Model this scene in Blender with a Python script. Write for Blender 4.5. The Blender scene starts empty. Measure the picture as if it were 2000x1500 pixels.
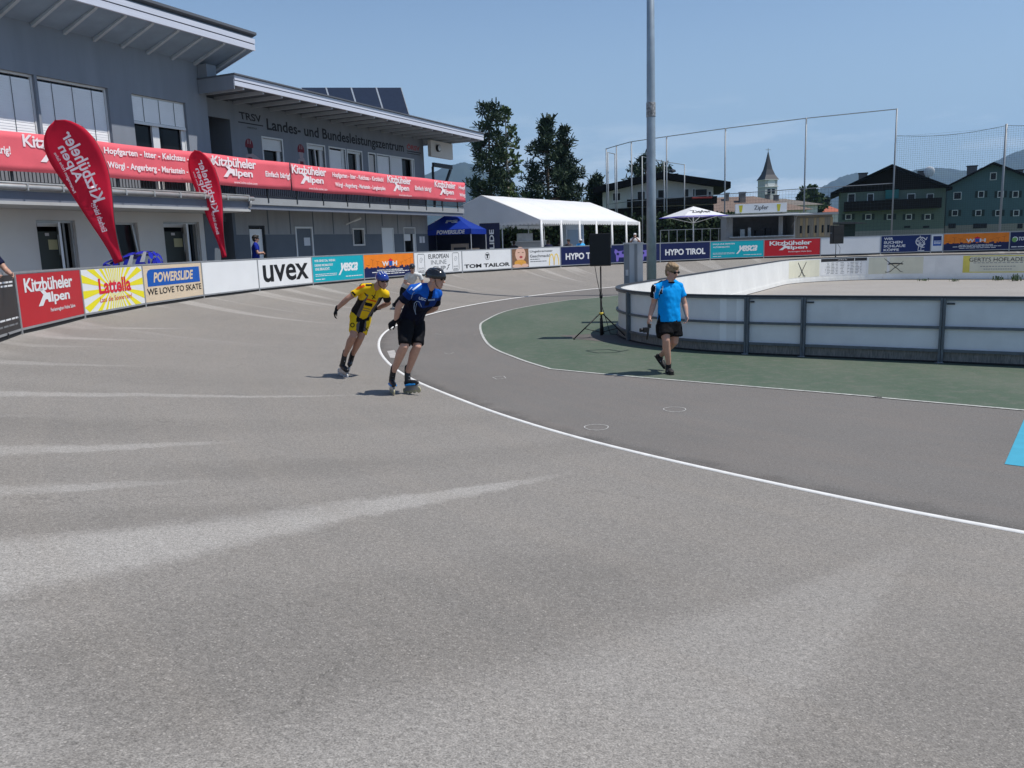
import bpy, bmesh, math, random
from mathutils import Vector, Matrix, noise as mnoise
random.seed(7)
R = math.radians
scene = bpy.context.scene
COL = scene.collection
# ------------------------------------------------------------------ camera
F_PX, PITCH, ROLL, CAM_H = 1600.0, 9.68, 1.88, 2.09
_p, _r = R(PITCH), R(ROLL)
FWD = Vector((0, math.cos(_p), -math.sin(_p)))
_r0 = Vector((1, 0, 0)); _u0 = _r0.cross(FWD)
RIGHT = _r0 * math.cos(_r) - _u0 * math.sin(_r)
UP = _u0 * math.cos(_r) + _r0 * math.sin(_r)
CAMPOS = Vector((0, 0, CAM_H))
cam_data = bpy.data.cameras.new('camera')
cam_data.sensor_width = 36.0
cam_data.lens = F_PX / 2000.0 * 36.0
cam_data.clip_start = 0.05
cam_data.clip_end = 60000
cam = bpy.data.objects.new('camera', cam_data)
COL.objects.link(cam)
cam.matrix_world = Matrix(((RIGHT.x, UP.x, -FWD.x, 0), (RIGHT.y, UP.y, -FWD.y, 0), (RIGHT.z, UP.z, -FWD.z, CAM_H), (0, 0, 0, 1)))
scene.camera = cam
# ------------------------------------------------------------------ sky and sun
HAZE = 1.25e-4
SUN_EL = 61.5
SH = Vector((-0.975, 0.22, 0)).normalized()
TOSUN = Vector((-SH.x * math.cos(R(SUN_EL)), -SH.y * math.cos(R(SUN_EL)), math.sin(R(SUN_EL))))
world = bpy.data.worlds.new('World'); scene.world = world; world.use_nodes = True
wn, wl = world.node_tree.nodes, world.node_tree.links
for n_ in list(wn): wn.remove(n_)
sky = wn.new('ShaderNodeTexSky'); sky.sky_type = 'NISHITA'; sky.sun_disc = False
sky.sun_elevation = R(SUN_EL); sky.sun_rotation = math.atan2(TOSUN.x, TOSUN.y)
sky.altitude = 500; sky.air_density = 1.0; sky.dust_density = 0.25; sky.ozone_density = 1.5
bg = wn.new('ShaderNodeBackground'); bg.inputs['Strength'].default_value = 0.118
wo = wn.new('ShaderNodeOutputWorld')
tc = wn.new('ShaderNodeTexCoord'); mp = wn.new('ShaderNodeMapping'); mp.inputs['Scale'].default_value = (1.6, 1.6, 8.0)
wl.new(tc.outputs['Generated'], mp.inputs['Vector'])
cn = wn.new('ShaderNodeTexNoise'); cn.inputs['Scale'].default_value = 2.6; cn.inputs['Detail'].default_value = 7; cn.inputs['Roughness'].default_value = 0.62
wl.new(mp.outputs['Vector'], cn.inputs['Vector'])
cr = wn.new('ShaderNodeMapRange'); cr.inputs['From Min'].default_value = 0.50; cr.inputs['From Max'].default_value = 0.60; cr.inputs['To Max'].default_value = 0.85
wl.new(cn.outputs['Fac'], cr.inputs['Value'])
sx = wn.new('ShaderNodeSeparateXYZ'); wl.new(tc.outputs['Generated'], sx.inputs['Vector'])
ce = wn.new('ShaderNodeMapRange'); ce.inputs['From Min'].default_value = 0.17; ce.inputs['From Max'].default_value = 0.02; wl.new(sx.outputs['Z'], ce.inputs['Value'])
cm = wn.new('ShaderNodeMath'); cm.operation = 'MULTIPLY'; wl.new(cr.outputs['Result'], cm.inputs[0]); wl.new(ce.outputs['Result'], cm.inputs[1])
cx_ = wn.new('ShaderNodeMix'); cx_.data_type = 'RGBA'; wl.new(cm.outputs[0], cx_.inputs['Factor'])
hz = wn.new('ShaderNodeMapRange'); hz.inputs['From Min'].default_value = 0.36; hz.inputs['From Max'].default_value = 0.0; hz.inputs['To Max'].default_value = 0.90; hz.interpolation_type = 'SMOOTHSTEP'; wl.new(sx.outputs['Z'], hz.inputs['Value'])
hm = wn.new('ShaderNodeMix'); hm.data_type = 'RGBA'; wl.new(hz.outputs['Result'], hm.inputs['Factor']); wl.new(sky.outputs['Color'], hm.inputs['A']); hm.inputs['B'].default_value = (2.95, 4.1, 5.35, 1)
wl.new(hm.outputs['Result'], cx_.inputs['A']); cx_.inputs['B'].default_value = (6.0, 6.8, 7.6, 1)
wl.new(cx_.outputs['Result'], bg.inputs['Color']); wl.new(bg.outputs['Background'], wo.inputs['Surface'])
sd = bpy.data.lights.new('sun', 'SUN'); sd.energy = 4.4; sd.angle = R(0.53); sd.color = (1.0, 0.955, 0.89)
so = bpy.data.objects.new('sun', sd); COL.objects.link(so); so.location = (20, -10, 40)
so.rotation_euler = (-TOSUN).to_track_quat('-Z', 'Y').to_euler()
scene.view_settings.view_transform = 'Standard'; scene.view_settings.look = 'None'
scene.view_settings.exposure = 0.12; scene.view_settings.gamma = 1.0
scene.view_settings.use_curve_mapping = False
# ------------------------------------------------------------------ photo pixel -> place
def ray(x, y):
    return RIGHT * ((x - 1000) / F_PX) + UP * (-(y - 750) / F_PX) + FWD
def gp(x, y, z=0.0):                       # on a level plane
    d = ray(x, y); t = (z - CAM_H) / d.z; return CAMPOS + d * t
def ap(x, y, Y):                           # at distance Y
    d = ray(x, y); return CAMPOS + d * (Y / d.y)
FA = R(65.0)                               # clubhouse facade frame: local x along it, local y into it
FT = Vector((math.cos(FA), math.sin(FA), 0)); FN = Vector((-math.sin(FA), math.cos(FA), 0))
def fp(x, y, yd):                          # pixel on facade plane at depth yd -> (s, z)
    d = ray(x, y); k = yd / d.dot(FN); P = CAMPOS + d * k; return P.dot(FT), P.z
# ------------------------------------------------------------------ materials
MATS = {}
def srgb(c):
    return tuple((v / 255 / 12.92 if v / 255 <= 0.04045 else ((v / 255 + 0.055) / 1.055) ** 2.4) for v in c)
def M(name, col, rough=0.6, metal=0.0, var=0.0, vscale=3.0, bump=0.0, bscale=40.0, spec=0.4, stretch=None, sheen=0, coat=0, trans=None):
    if name in MATS: return MATS[name]
    m = bpy.data.materials.new(name); m.use_nodes = True; nt = m.node_tree; b = nt.nodes['Principled BSDF']
    b.inputs['Base Color'].default_value = (*col, 1); b.inputs['Roughness'].default_value = rough
    b.inputs['Metallic'].default_value = metal; b.inputs['Specular IOR Level'].default_value = spec
    if coat: b.inputs['Coat Weight'].default_value = coat
    if trans: b.inputs['Transmission Weight'].default_value = trans
    if var or bump:
        t = nt.nodes.new('ShaderNodeTexCoord'); mpn = nt.nodes.new('ShaderNodeMapping')
        nt.links.new(t.outputs['Object'], mpn.inputs['Vector'])
        if stretch: mpn.inputs['Scale'].default_value = stretch
    if var:
        n = nt.nodes.new('ShaderNodeTexNoise'); n.inputs['Scale'].default_value = vscale; n.inputs['Detail'].default_value = 6; n.inputs['Roughness'].default_value = 0.6
        nt.links.new(mpn.outputs['Vector'], n.inputs['Vector'])
        mr = nt.nodes.new('ShaderNodeMapRange'); mr.inputs['From Min'].default_value = 0.3; mr.inputs['From Max'].default_value = 0.7
        mr.inputs['To Min'].default_value = 1 - var; mr.inputs['To Max'].default_value = 1 + var * 0.6
        nt.links.new(n.outputs['Fac'], mr.inputs['Value'])
        mx = nt.nodes.new('ShaderNodeMix'); mx.data_type = 'RGBA'; mx.blend_type = 'MULTIPLY'; mx.inputs['Factor'].default_value = 1
        mx.inputs['A'].default_value = (*col, 1); nt.links.new(mr.outputs['Result'], mx.inputs['B'])
        nt.links.new(mx.outputs['Result'], b.inputs['Base Color'])
    if bump:
        n2 = nt.nodes.new('ShaderNodeTexNoise'); n2.inputs['Scale'].default_value = bscale; n2.inputs['Detail'].default_value = 4
        nt.links.new(mpn.outputs['Vector'], n2.inputs['Vector'])
        bp = nt.nodes.new('ShaderNodeBump'); bp.inputs['Strength'].default_value = bump; bp.inputs['Distance'].default_value = 0.01
        nt.links.new(n2.outputs['Fac'], bp.inputs['Height']); nt.links.new(bp.outputs['Normal'], b.inputs['Normal'])
    MATS[name] = m; return m
def cloth(m, amt=0.35):                    # thin fabric: part of the light comes through
    nt = m.node_tree; b = nt.nodes['Principled BSDF']; out = nt.nodes['Material Output']
    tr = nt.nodes.new('ShaderNodeBsdfTranslucent'); mx = nt.nodes.new('ShaderNodeMixShader'); mx.inputs[0].default_value = amt
    if b.inputs['Base Color'].is_linked: nt.links.new(b.inputs['Base Color'].links[0].from_socket, tr.inputs['Color'])
    else: tr.inputs['Color'].default_value = b.inputs['Base Color'].default_value
    nt.links.new(b.outputs[0], mx.inputs[1]); nt.links.new(tr.outputs[0], mx.inputs[2]); nt.links.new(mx.outputs[0], out.inputs['Surface']); return m
def MX(name, rgb, **k): return M(name, srgb(rgb), **k)
# ------------------------------------------------------------------ mesh building
class MB:
    def __init__(s): s.v = []; s.f = []; s.mi = []
    def add(s, vs, fs, mi=0):
        o = len(s.v); s.v += [tuple(v) for v in vs]; s.f += [tuple(i + o for i in f) for f in fs]; s.mi += [mi] * len(fs); return s
    def box(s, x0, x1, y0, y1, z0, z1, mi=0, m=None):
        vs = [Vector((x, y, z)) for z in (z0, z1) for x, y in ((x0, y0), (x1, y0), (x1, y1), (x0, y1))]
        if m is not None: vs = [m @ v for v in vs]
        return s.add(vs, [(3, 2, 1, 0), (4, 5, 6, 7), (0, 1, 5, 4), (1, 2, 6, 5), (2, 3, 7, 6), (3, 0, 4, 7)], mi)
    def quad(s, a, b, c, d, mi=0): return s.add([a, b, c, d], [(0, 1, 2, 3)], mi)
    def poly(s, pts, mi=0): return s.add(pts, [tuple(range(len(pts)))], mi)
    def prism(s, pts, ex, mi=0):           # closed polygon pts (list of Vector) pushed along ex
        n = len(pts); a = [Vector(p) for p in pts]; b = [p + Vector(ex) for p in a]
        fs = [tuple(range(n - 1, -1, -1)), tuple(range(n, 2 * n))] + [(i, (i + 1) % n, n + (i + 1) % n, n + i) for i in range(n)]
        return s.add(a + b, fs, mi)
    def tube(s, path, rad, seg=8, mi=0, caps=True, flat=1.0, side=None):
        path = [Vector(p) for p in path]; n = len(path)
        if not hasattr(rad, '__len__'): rad = [rad] * n
        vs = []; fs = []; prev = None
        for i, p in enumerate(path):
            t = (path[min(i + 1, n - 1)] - path[max(i - 1, 0)])
            t = t.normalized() if t.length > 1e-9 else Vector((0, 0, 1))
            if prev is None:
                a = Vector(side) if side is not None else (Vector((1, 0, 0)) if abs(t.x) < 0.8 else Vector((0, 1, 0)))
            else: a = prev
            a = (a - t * a.dot(t)).normalized(); b = t.cross(a); prev = a
            for k in range(seg):
                an = 2 * math.pi * k / seg
                vs.append(p + (a * math.cos(an) + b * math.sin(an) * flat) * rad[i])
        for i in range(n - 1):
            for k in range(seg):
                fs.append((i * seg + k, i * seg + (k + 1) % seg, (i + 1) * seg + (k + 1) % seg, (i + 1) * seg + k))
        if caps: fs.append(tuple(range(seg - 1, -1, -1))); fs.append(tuple((n - 1) * seg + k for k in range(seg)))
        return s.add(vs, fs, mi)
    def capsule(s, pts, rad, seg=12, mi=0, flat=1.0, side=None):     # rounded ends
        pts = [Vector(p) for p in pts]; P = []; Q = []
        d0 = (pts[0] - pts[1]).normalized(); d1 = (pts[-1] - pts[-2]).normalized()
        for a in (85, 60, 30): P.append(pts[0] + d0 * rad[0] * math.sin(R(a))); Q.append(rad[0] * math.cos(R(a)))
        P += pts; Q += list(rad)
        for a in (30, 60, 85): P.append(pts[-1] + d1 * rad[-1] * math.sin(R(a))); Q.append(rad[-1] * math.cos(R(a)))
        return s.tube(P, Q, seg, mi, True, flat, side)
    def ell(s, c, rx, ry, rz, m=None, seg=16, rings=10, mi=0):       # ellipsoid, m = 3x3 orientation
        vs = []; fs = []; c = Vector(c); m = m or Matrix.Identity(3)
        for i in range(rings + 1):
            ph = math.pi * (i + 0.0) / rings; ph = min(max(ph, 0.02), math.pi - 0.02)
            for k in range(seg):
                a = 2 * math.pi * k / seg
                vs.append(c + m @ Vector((rx * math.sin(ph) * math.cos(a), ry * math.sin(ph) * math.sin(a), rz * math.cos(ph))))
        for i in range(rings):
            for k in range(seg):
                fs.append((i * seg + k, (i + 1) * seg + k, (i + 1) * seg + (k + 1) % seg, i * seg + (k + 1) % seg))
        fs.append(tuple(range(seg))); fs.append(tuple(rings * seg + k for k in range(seg - 1, -1, -1)))
        return s.add(vs, fs, mi)
    def lathe(s, prof, seg=16, c=(0, 0, 0), mi=0):                   # prof: (r, z) from bottom up
        c = Vector(c); vs = []; fs = []; n = len(prof)
        for r, z in prof:
            for k in range(seg):
                a = 2 * math.pi * k / seg; vs.append(c + Vector((r * math.cos(a), r * math.sin(a), z)))
        for i in range(n - 1):
            for k in range(seg): fs.append((i * seg + k, i * seg + (k + 1) % seg, (i + 1) * seg + (k + 1) % seg, (i + 1) * seg + k))
        fs.append(tuple(range(seg - 1, -1, -1))); fs.append(tuple((n - 1) * seg + k for k in range(seg)))
        return s.add(vs, fs, mi)
    def mesh(s, name, mats, smooth=False):
        me = bpy.data.meshes.new(name); me.from_pydata(s.v, [], s.f)
        mats = mats if isinstance(mats, (list, tuple)) else [mats]
        for m in mats: me.materials.append(m)
        if len(mats) > 1: me.polygons.foreach_set('material_index', s.mi)
        if smooth: me.polygons.foreach_set('use_smooth', [True] * len(me.polygons))
        me.update(); return me
    def build(s, name, mats, parent=None, smooth=False, mw=None):
        o = bpy.data.objects.new(name, s.mesh(name, mats, smooth)); COL.objects.link(o)
        if parent is not None: o.parent = parent
        if mw is not None: o.matrix_local = mw
        return o
def tag(o, label=None, cat=None, group=None, kind=None):
    if label: o['label'] = label
    if cat: o['category'] = cat
    if group: o['group'] = group
    if kind: o['kind'] = kind
    return o
def thing(name, label, cat, loc=(0, 0, 0), rz=0.0, group=None, mw=None):
    o = bpy.data.objects.new(name, None); COL.objects.link(o); o.empty_display_size = 0.2
    o.matrix_world = mw if mw is not None else Matrix.Translation(Vector(loc)) @ Matrix.Rotation(rz, 4, 'Z')
    o.rotation_mode = 'XYZ'
    return tag(o, label, cat, group)
def inst(src, name, parent, mw):           # copy of a part that shares its mesh
    o = bpy.data.objects.new(name, src.data if hasattr(src, 'data') else src); COL.objects.link(o); o.parent = parent; o.matrix_local = mw; return o
_tc = [0]
def text(s, w, h, mat, parent, mw, name='lettering', bold=0.0, shear=0.0, spacing=1.0, ext=0.002, keep=False, spl=1.0, split=True):
    """flat lettering fitted into a w x h box centred on mw's origin, lying in mw's xy plane"""
    cu = bpy.data.curves.new('t', 'FONT'); cu.body = s; cu.align_x = 'CENTER'; cu.offset = bold; cu.shear = shear; cu.extrude = 0.0
    cu.space_character = spacing; cu.space_line = spl; cu.resolution_u = 3
    ob = bpy.data.objects.new('t', cu); COL.objects.link(ob)
    me = bpy.data.meshes.new_from_object(ob); COL.objects.unlink(ob); bpy.data.objects.remove(ob); bpy.data.curves.remove(cu)
    xs = [v.co.x for v in me.vertices]; ys = [v.co.y for v in me.vertices]
    x0, x1, y0, y1 = min(xs), max(xs), min(ys), max(ys)
    sx_, sy_ = w / (x1 - x0), h / (y1 - y0)
    if keep: sx_ = sy_ = min(sx_, sy_)
    for v in me.vertices:
        v.co = Vector(((v.co.x - (x0 + x1) / 2) * sx_, (v.co.y - (y0 + y1) / 2) * sy_, 0))
    me.materials.clear(); me.materials.append(mat); me.name = name
    if split and ' ' in s.strip():         # every word an object of its own
        par = list(range(len(me.vertices)))
        def find(i):
            while par[i] != i: par[i] = par[par[i]]; i = par[i]
            return i
        for p in me.polygons:
            for q in p.vertices[1:]: par[find(q)] = find(p.vertices[0])
        comp = {}
        for i, v in enumerate(me.vertices): comp.setdefault(find(i), []).append(v.co.x)
        rng = sorted((min(c), max(c), k) for k, c in comp.items()); gaps = sorted((rng[i+1][0] - max(r[1] for r in rng[:i+1]), i) for i in range(len(rng) - 1))
        cut = sorted(i for g, i in gaps[-s.strip().count(' '):] if g > 0); grp = {}; g = 0
        for i, r in enumerate(rng):
            grp[r[2]] = g
            if i in cut: g += 1
        first = None
        for w_ in range(g + 1):
            fs = [p for p in me.polygons if grp[find(p.vertices[0])] == w_]; ids = sorted({q for p in fs for q in p.vertices}); ix = {q: n for n, q in enumerate(ids)}
            if not fs: continue
            m2 = bpy.data.meshes.new(name); m2.from_pydata([me.vertices[q].co for q in ids], [], [[ix[q] for q in p.vertices] for p in fs]); m2.materials.append(mat); m2.update()
            o = bpy.data.objects.new(name, m2); COL.objects.link(o); o.parent = parent; o.matrix_local = mw; first = first or o
        bpy.data.meshes.remove(me); return first
    o = bpy.data.objects.new(name, me); COL.objects.link(o); o.parent = parent; o.matrix_local = mw
    return o
def T(x, y, z): return Matrix.Translation((x, y, z))
def UPR(x, y, z, rot=0.0): return T(x, y, z) @ Matrix.Rotation(R(90), 4, 'X') @ Matrix.Rotation(rot, 4, 'Z')   # xy plane stood up facing local -y
def lerp(a, b, t): return a + (b - a) * t
def interp(xs, ys, x):
    if x <= xs[0]: return ys[0]
    for i in range(len(xs) - 1):
        if x <= xs[i + 1]:
            return lerp(ys[i], ys[i + 1], (x - xs[i]) / (xs[i + 1] - xs[i]))
    return ys[-1]
def catmull(xs, ys, x):
    if x <= xs[0]: return ys[0]
    if x >= xs[-1]: return ys[-1]
    i = max(k for k in range(len(xs)) if xs[k] <= x); i = min(i, len(xs) - 2)
    h = xs[i + 1] - xs[i]; t = (x - xs[i]) / h
    def sl(k):
        a, b = max(k - 1, 0), min(k + 1, len(xs) - 1); return (ys[b] - ys[a]) / (xs[b] - xs[a])
    m0, m1 = sl(i) * h, sl(i + 1) * h
    return (2*t**3-3*t**2+1)*ys[i] + (t**3-2*t**2+t)*m0 + (-2*t**3+3*t**2)*ys[i+1] + (t**3-t**2)*m1
# ================================================================== GROUND, TRACK, INFIELD
C0 = Vector((18.16, 20.30, 0)); R_OUT = 27.28; Z_BANK = 0.866; G = 0.95
UA = -33.0; U = Vector((math.cos(R(UA)), math.sin(R(UA)), 0))
LINE_PX = [(2000,1041),(1800,1005),(1614,966),(1400,920),(1240,884),(1105,849),(970,808),(905,782),(855,763),(808,743),(773,722),(752,700),(741,675),(744,656),(760,643),(790,629),(830,616),(889,603),(1005,582),(1100,571),(1207,560)]
def polar(p):
    d = p - C0; a = math.degrees(math.atan2(d.y, d.x)) % 360; return a, math.hypot(d.x, d.y)
def table(px):
    t = sorted(polar(gp(*p)) for p in px); a = [q[0] for q in t]; r = [q[1] for q in t]
    r2 = [r[0]] + [(r[i-1] + 2*r[i] + r[i+1]) / 4 for i in range(1, len(r)-1)] + [r[-1]]
    return a, r2
TA, TR = table(LINE_PX)
def r_in(a): return catmull(TA, TR, a)
# oval stations: (origin, angle)
ST = []
N1 = 60
for i in range(N1): ST.append((C0 + U * (60 - i * 1.0), 237.0))
a = 237.0
while a > 57.0: ST.append((C0, a)); a -= 0.75
for i in range(N1): ST.append((C0 + U * (i * 1.0), 57.0))
FARC = C0 + U * 60
a = 57.0
while a > -123.0: ST.append((FARC, a)); a -= 3.0
def sp(st, r, z=0.0):
    return Vector((st[0].x + r * math.cos(R(st[1])), st[0].y + r * math.sin(R(st[1])), z))
def rin_st(st): return r_in(st[1]) if st[0] is C0 else (TR[-1] if st[1] > 200 else TR[0])
arc = [0.0]
for i in range(1, len(ST)): arc.append(arc[-1] + (sp(ST[i], 24) - sp(ST[i-1], 24)).length)
def arc_of(th): return arc[N1] + (237.0 - th) * math.pi / 180 * 24.0
def bank_z(f): return Z_BANK * (0.35 * f + 0.65 * f * f)
def track_z(p):
    a, r = polar(p); ri = r_in(a)
    return bank_z(min(max((r - ri) / (R_OUT - ri), 0), 1))
def strip_mesh(name, rows, mat, closed=True):
    """rows(st) -> list of (r, z, v); builds a UV-mapped ring"""
    vs, uv, fs = [], [], []
    data = [rows(st) for st in ST]; m = len(data[0])
    for i, st in enumerate(ST):
        for r, z, v in data[i]: vs.append(sp(st, r, z)); uv.append((arc[i], v))
    n = len(ST)
    for i in range(n if closed else n - 1):
        j = (i + 1) % n
        for k in range(m - 1): fs.append((i*m+k, i*m+k+1, j*m+k+1, j*m+k))
    me = bpy.data.meshes.new(name); me.from_pydata(vs, [], fs); me.materials.append(mat)
    ul = me.uv_layers.new(name='UVMap')
    for l in me.loops: ul.data[l.index].uv = uv[l.vertex_index]
    me.polygons.foreach_set('use_smooth', [True] * len(me.polygons)); me.update()
    if me.polygons[0].normal.z < 0: me.flip_normals()
    o = bpy.data.objects.new(name, me); COL.objects.link(o); tag(o, kind='structure'); return o
def nodes_mat(name):
    m = bpy.data.materials.new(name); m.use_nodes = True; MATS[name] = m
    return m, m.node_tree.nodes, m.node_tree.links, m.node_tree.nodes['Principled BSDF']
def nz(N, L, vec, scale, detail=5, rough=0.6, sc=None):
    if sc is not None:
        mp_ = N.new('ShaderNodeMapping'); mp_.inputs['Scale'].default_value = sc; L.new(vec, mp_.inputs['Vector']); vec = mp_.outputs['Vector']
    n = N.new('ShaderNodeTexNoise'); n.inputs['Scale'].default_value = scale; n.inputs['Detail'].default_value = detail; n.inputs['Roughness'].default_value = rough
    L.new(vec, n.inputs['Vector']); return n.outputs['Fac']
def mr(N, L, val, a, b, c, d, smooth=False):
    n = N.new('ShaderNodeMapRange'); n.inputs['From Min'].default_value = a; n.inputs['From Max'].default_value = b; n.inputs['To Min'].default_value = c; n.inputs['To Max'].default_value = d
    if smooth: n.interpolation_type = 'SMOOTHSTEP'
    L.new(val, n.inputs['Value']); return n.outputs['Result']
def ma(N, L, op, a, b):
    n = N.new('ShaderNodeMath'); n.operation = op
    for i, q in enumerate((a, b)):
        if isinstance(q, (int, float)): n.inputs[i].default_value = q
        else: L.new(q, n.inputs[i])
    return n.outputs[0]
def mixc(N, L, fac, a, b, mode='MIX'):
    n = N.new('ShaderNodeMix'); n.data_type = 'RGBA'; n.blend_type = mode
    for k, q in (('Factor', fac), ('A', a), ('B', b)):
        if isinstance(q, (int, float)): n.inputs[k].default_value = q
        elif isinstance(q, tuple): n.inputs[k].default_value = (*q, 1)
        else: L.new(q, n.inputs[k])
    return n.outputs['Result']
def asphalt(name, base, light, streaks=False, dirt=False, grain=0.5):
    m, N, L, b = nodes_mat(name)
    t = N.new('ShaderNodeTexCoord'); ob = t.outputs['Object']; uv = t.outputs['UV']
    g1 = nz(N, L, ob, 150, 3, 0.7); g2 = nz(N, L, ob, 45, 4, 0.65); big = nz(N, L, ob, 0.45, 5, 0.6); mid = nz(N, L, ob, 3.0, 5, 0.6)
    col = mixc(N, L, mr(N, L, big, 0.3, 0.7, 0.0, 1.0), base, tuple(c * 1.13 for c in base))
    if streaks:
        sep = N.new('ShaderNodeSeparateXYZ'); L.new(uv, sep.inputs['Vector'])
        wob = ma(N, L, 'MULTIPLY', mr(N, L, mid, 0, 1, -0.5, 0.5), 0.12)
        uu = ma(N, L, 'ADD', sep.outputs['X'], wob)
        # radial lanes left by the resurfacing: pale joints that widen towards the boards
        cmb = N.new('ShaderNodeCombineXYZ'); L.new(uu, cmb.inputs['X']); L.new(ma(N, L, 'MULTIPLY', sep.outputs['Y'], 0.05), cmb.inputs['Y'])
        ln = nz(N, L, cmb.outputs['Vector'], 1.15, 2, 0.5)
        thr = mr(N, L, sep.outputs['Y'], 1.2, 6.0, 0.66, 0.535)
        st = mr(N, L, ma(N, L, 'SUBTRACT', ln, thr), -0.005, 0.05, 0.0, 1.0, True)
        st = ma(N, L, 'MULTIPLY', st, mr(N, L, sep.outputs['Y'], 0.6, 3.0, 0.15, 0.8))
        st = ma(N, L, 'MULTIPLY', st, mr(N, L, uu, arc_of(190), arc_of(184), 0.0, 1.0))
        fine = ma(N, L, 'MULTIPLY', mr(N, L, nz(N, L, ob, 9, 4, 0.7), 0.3, 0.7, -0.5, 0.5), 0.10)
        for th0, th1, vt, w, amt, *mid_ in ((219.0, 216.8, 0.9, 0.74, 0.9, 3.4, 217.55), (224.75, 224.3, 0.5, 1.25, 0.42), (215.5, 214.8, 3.6, 0.36, 0.7), (212.6, 211.0, 2.9, 0.42, 0.75), (205.9, 203.75, 0.7, 0.34, 0.8, 3.9, 204.35), (200.0, 197.6, 3.6, 0.42, 0.7), (195.6, 193.0, 4.4, 0.34, 0.5), (192.8, 189.6, 3.9, 0.45, 0.75), (189.0, 183.2, 3.7, 0.42, 0.7), (209.0, 208.0, 4.3, 0.25, 0.4)):
            uc = mr(N, L, sep.outputs['Y'], vt, 5.6, arc_of(th1), arc_of(th0))
            if mid_: uc = ma(N, L, 'ADD', mr(N, L, sep.outputs['Y'], mid_[0], 5.6, arc_of(mid_[1]), arc_of(th0)), mr(N, L, sep.outputs['Y'], vt, mid_[0], arc_of(th1) - arc_of(mid_[1]), 0.0))
            hw_ = mr(N, L, sep.outputs['Y'], vt, 6.4, 0.02, w * 0.62)
            dd_ = ma(N, L, 'ADD', ma(N, L, 'ABSOLUTE', ma(N, L, 'SUBTRACT', uu, uc), 0.0), fine)
            one = mr(N, L, ma(N, L, 'DIVIDE', dd_, hw_), 1.35, 0.6, 0.0, amt, True)
            one = ma(N, L, 'MULTIPLY', one, mr(N, L, sep.outputs['Y'], vt, vt + 1.2, 0.0, 1.0, True))
            st = ma(N, L, 'MAXIMUM', st, one)
        edge = mr(N, L, ma(N, L, 'ADD', sep.outputs['Y'], mr(N, L, ln, 0.3, 0.7, -0.4, 0.5)), 5.5, 6.3, 0.0, 0.7, True)
        st = ma(N, L, 'MAXIMUM', st, edge)
        col = mixc(N, L, st, col, light)
        # darker worn patches either side of the pale joints
        for th, vv, ru, rv, amt in ((222.0, 4.2, 0.75, 2.4, 0.38), (217.2, 4.6, 0.30, 1.6, 0.28), (226.8, 3.2, 0.6, 1.8, 0.25), (210.0, 4.6, 0.7, 1.5, 0.25), (214.2, 3.2, 0.5, 1.2, 0.25)):
            q1 = ma(N, L, 'DIVIDE', ma(N, L, 'SUBTRACT', uu, arc_of(th)), ru); q2 = ma(N, L, 'DIVIDE', ma(N, L, 'SUBTRACT', sep.outputs['Y'], vv), rv)
            rr_ = ma(N, L, 'ADD', ma(N, L, 'ADD', ma(N, L, 'MULTIPLY', q1, q1), ma(N, L, 'MULTIPLY', q2, q2)), mr(N, L, mid, 0.25, 0.75, -0.35, 0.35))
            col = mixc(N, L, mr(N, L, rr_, 1.1, 0.1, 0.0, amt, True), col, tuple(c * 0.62 for c in base))
        # fine cracks and wheel scuffs
        vo = N.new('ShaderNodeTexVoronoi'); vo.feature = 'DISTANCE_TO_EDGE'; vo.inputs['Scale'].default_value = 0.42
        wv = N.new('ShaderNodeVectorMath'); wv.operation = 'ADD'; nd = N.new('ShaderNodeTexNoise'); nd.inputs['Scale'].default_value = 2.2; nd.inputs['Detail'].default_value = 6; L.new(ob, nd.inputs['Vector'])
        L.new(ob, wv.inputs[0]); L.new(nd.outputs['Color'], wv.inputs[1]); L.new(wv.outputs['Vector'], vo.inputs['Vector'])
        ck_ = ma(N, L, 'MULTIPLY', mr(N, L, vo.outputs['Distance'], 0.0, 0.006, 0.55, 0.0), mr(N, L, big, 0.52, 0.62, 0.0, 1.0))
        col = mixc(N, L, ck_, col, tuple(c * 0.45 for c in base))
        # long wheel wear along the lane
        cm2 = N.new('ShaderNodeCombineXYZ'); L.new(ma(N, L, 'MULTIPLY', sep.outputs['X'], 0.06), cm2.inputs['X']); L.new(sep.outputs['Y'], cm2.inputs['Y'])
        wr = nz(N, L, cm2.outputs['Vector'], 2.2, 4, 0.6)
        col = mixc(N, L, mr(N, L, wr, 0.45, 0.72, 0.0, 0.35), col, tuple(c * f for c, f in zip(base, (1.22, 1.18, 1.13))))
        dk = nz(N, L, cmb.outputs['Vector'], 0.5, 3, 0.5)
        col = mixc(N, L, mr(N, L, dk, 0.52, 0.7, 0.0, 0.45), col, tuple(c * 0.74 for c in base))
    if dirt:
        sep = N.new('ShaderNodeSeparateXYZ'); L.new(uv, sep.inputs['Vector'])
        dd = ma(N, L, 'ADD', sep.outputs['Y'], mr(N, L, mid, 0.2, 0.8, -0.16, 0.2))
        col = mixc(N, L, mr(N, L, dd, 0.0, 0.34, 0.62, 0.0, True), col, tuple(c * 0.42 for c in base))
        cm2 = N.new('ShaderNodeCombineXYZ'); L.new(ma(N, L, 'MULTIPLY', sep.outputs['X'], 0.15), cm2.inputs['X']); L.new(sep.outputs['Y'], cm2.inputs['Y'])
        wr = nz(N, L, cm2.outputs['Vector'], 3.0, 5, 0.65)
        col = mixc(N, L, mr(N, L, wr, 0.42, 0.7, 0.0, 0.4), col, tuple(c * f for c, f in zip(base, (1.3, 1.2, 1.14))))
    lum = ma(N, L, 'MULTIPLY', mr(N, L, g1, 0.28, 0.72, 1 - grain, 1 + grain), mr(N, L, g2, 0.3, 0.7, 1 - grain * 0.4, 1 + grain * 0.4))
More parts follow.
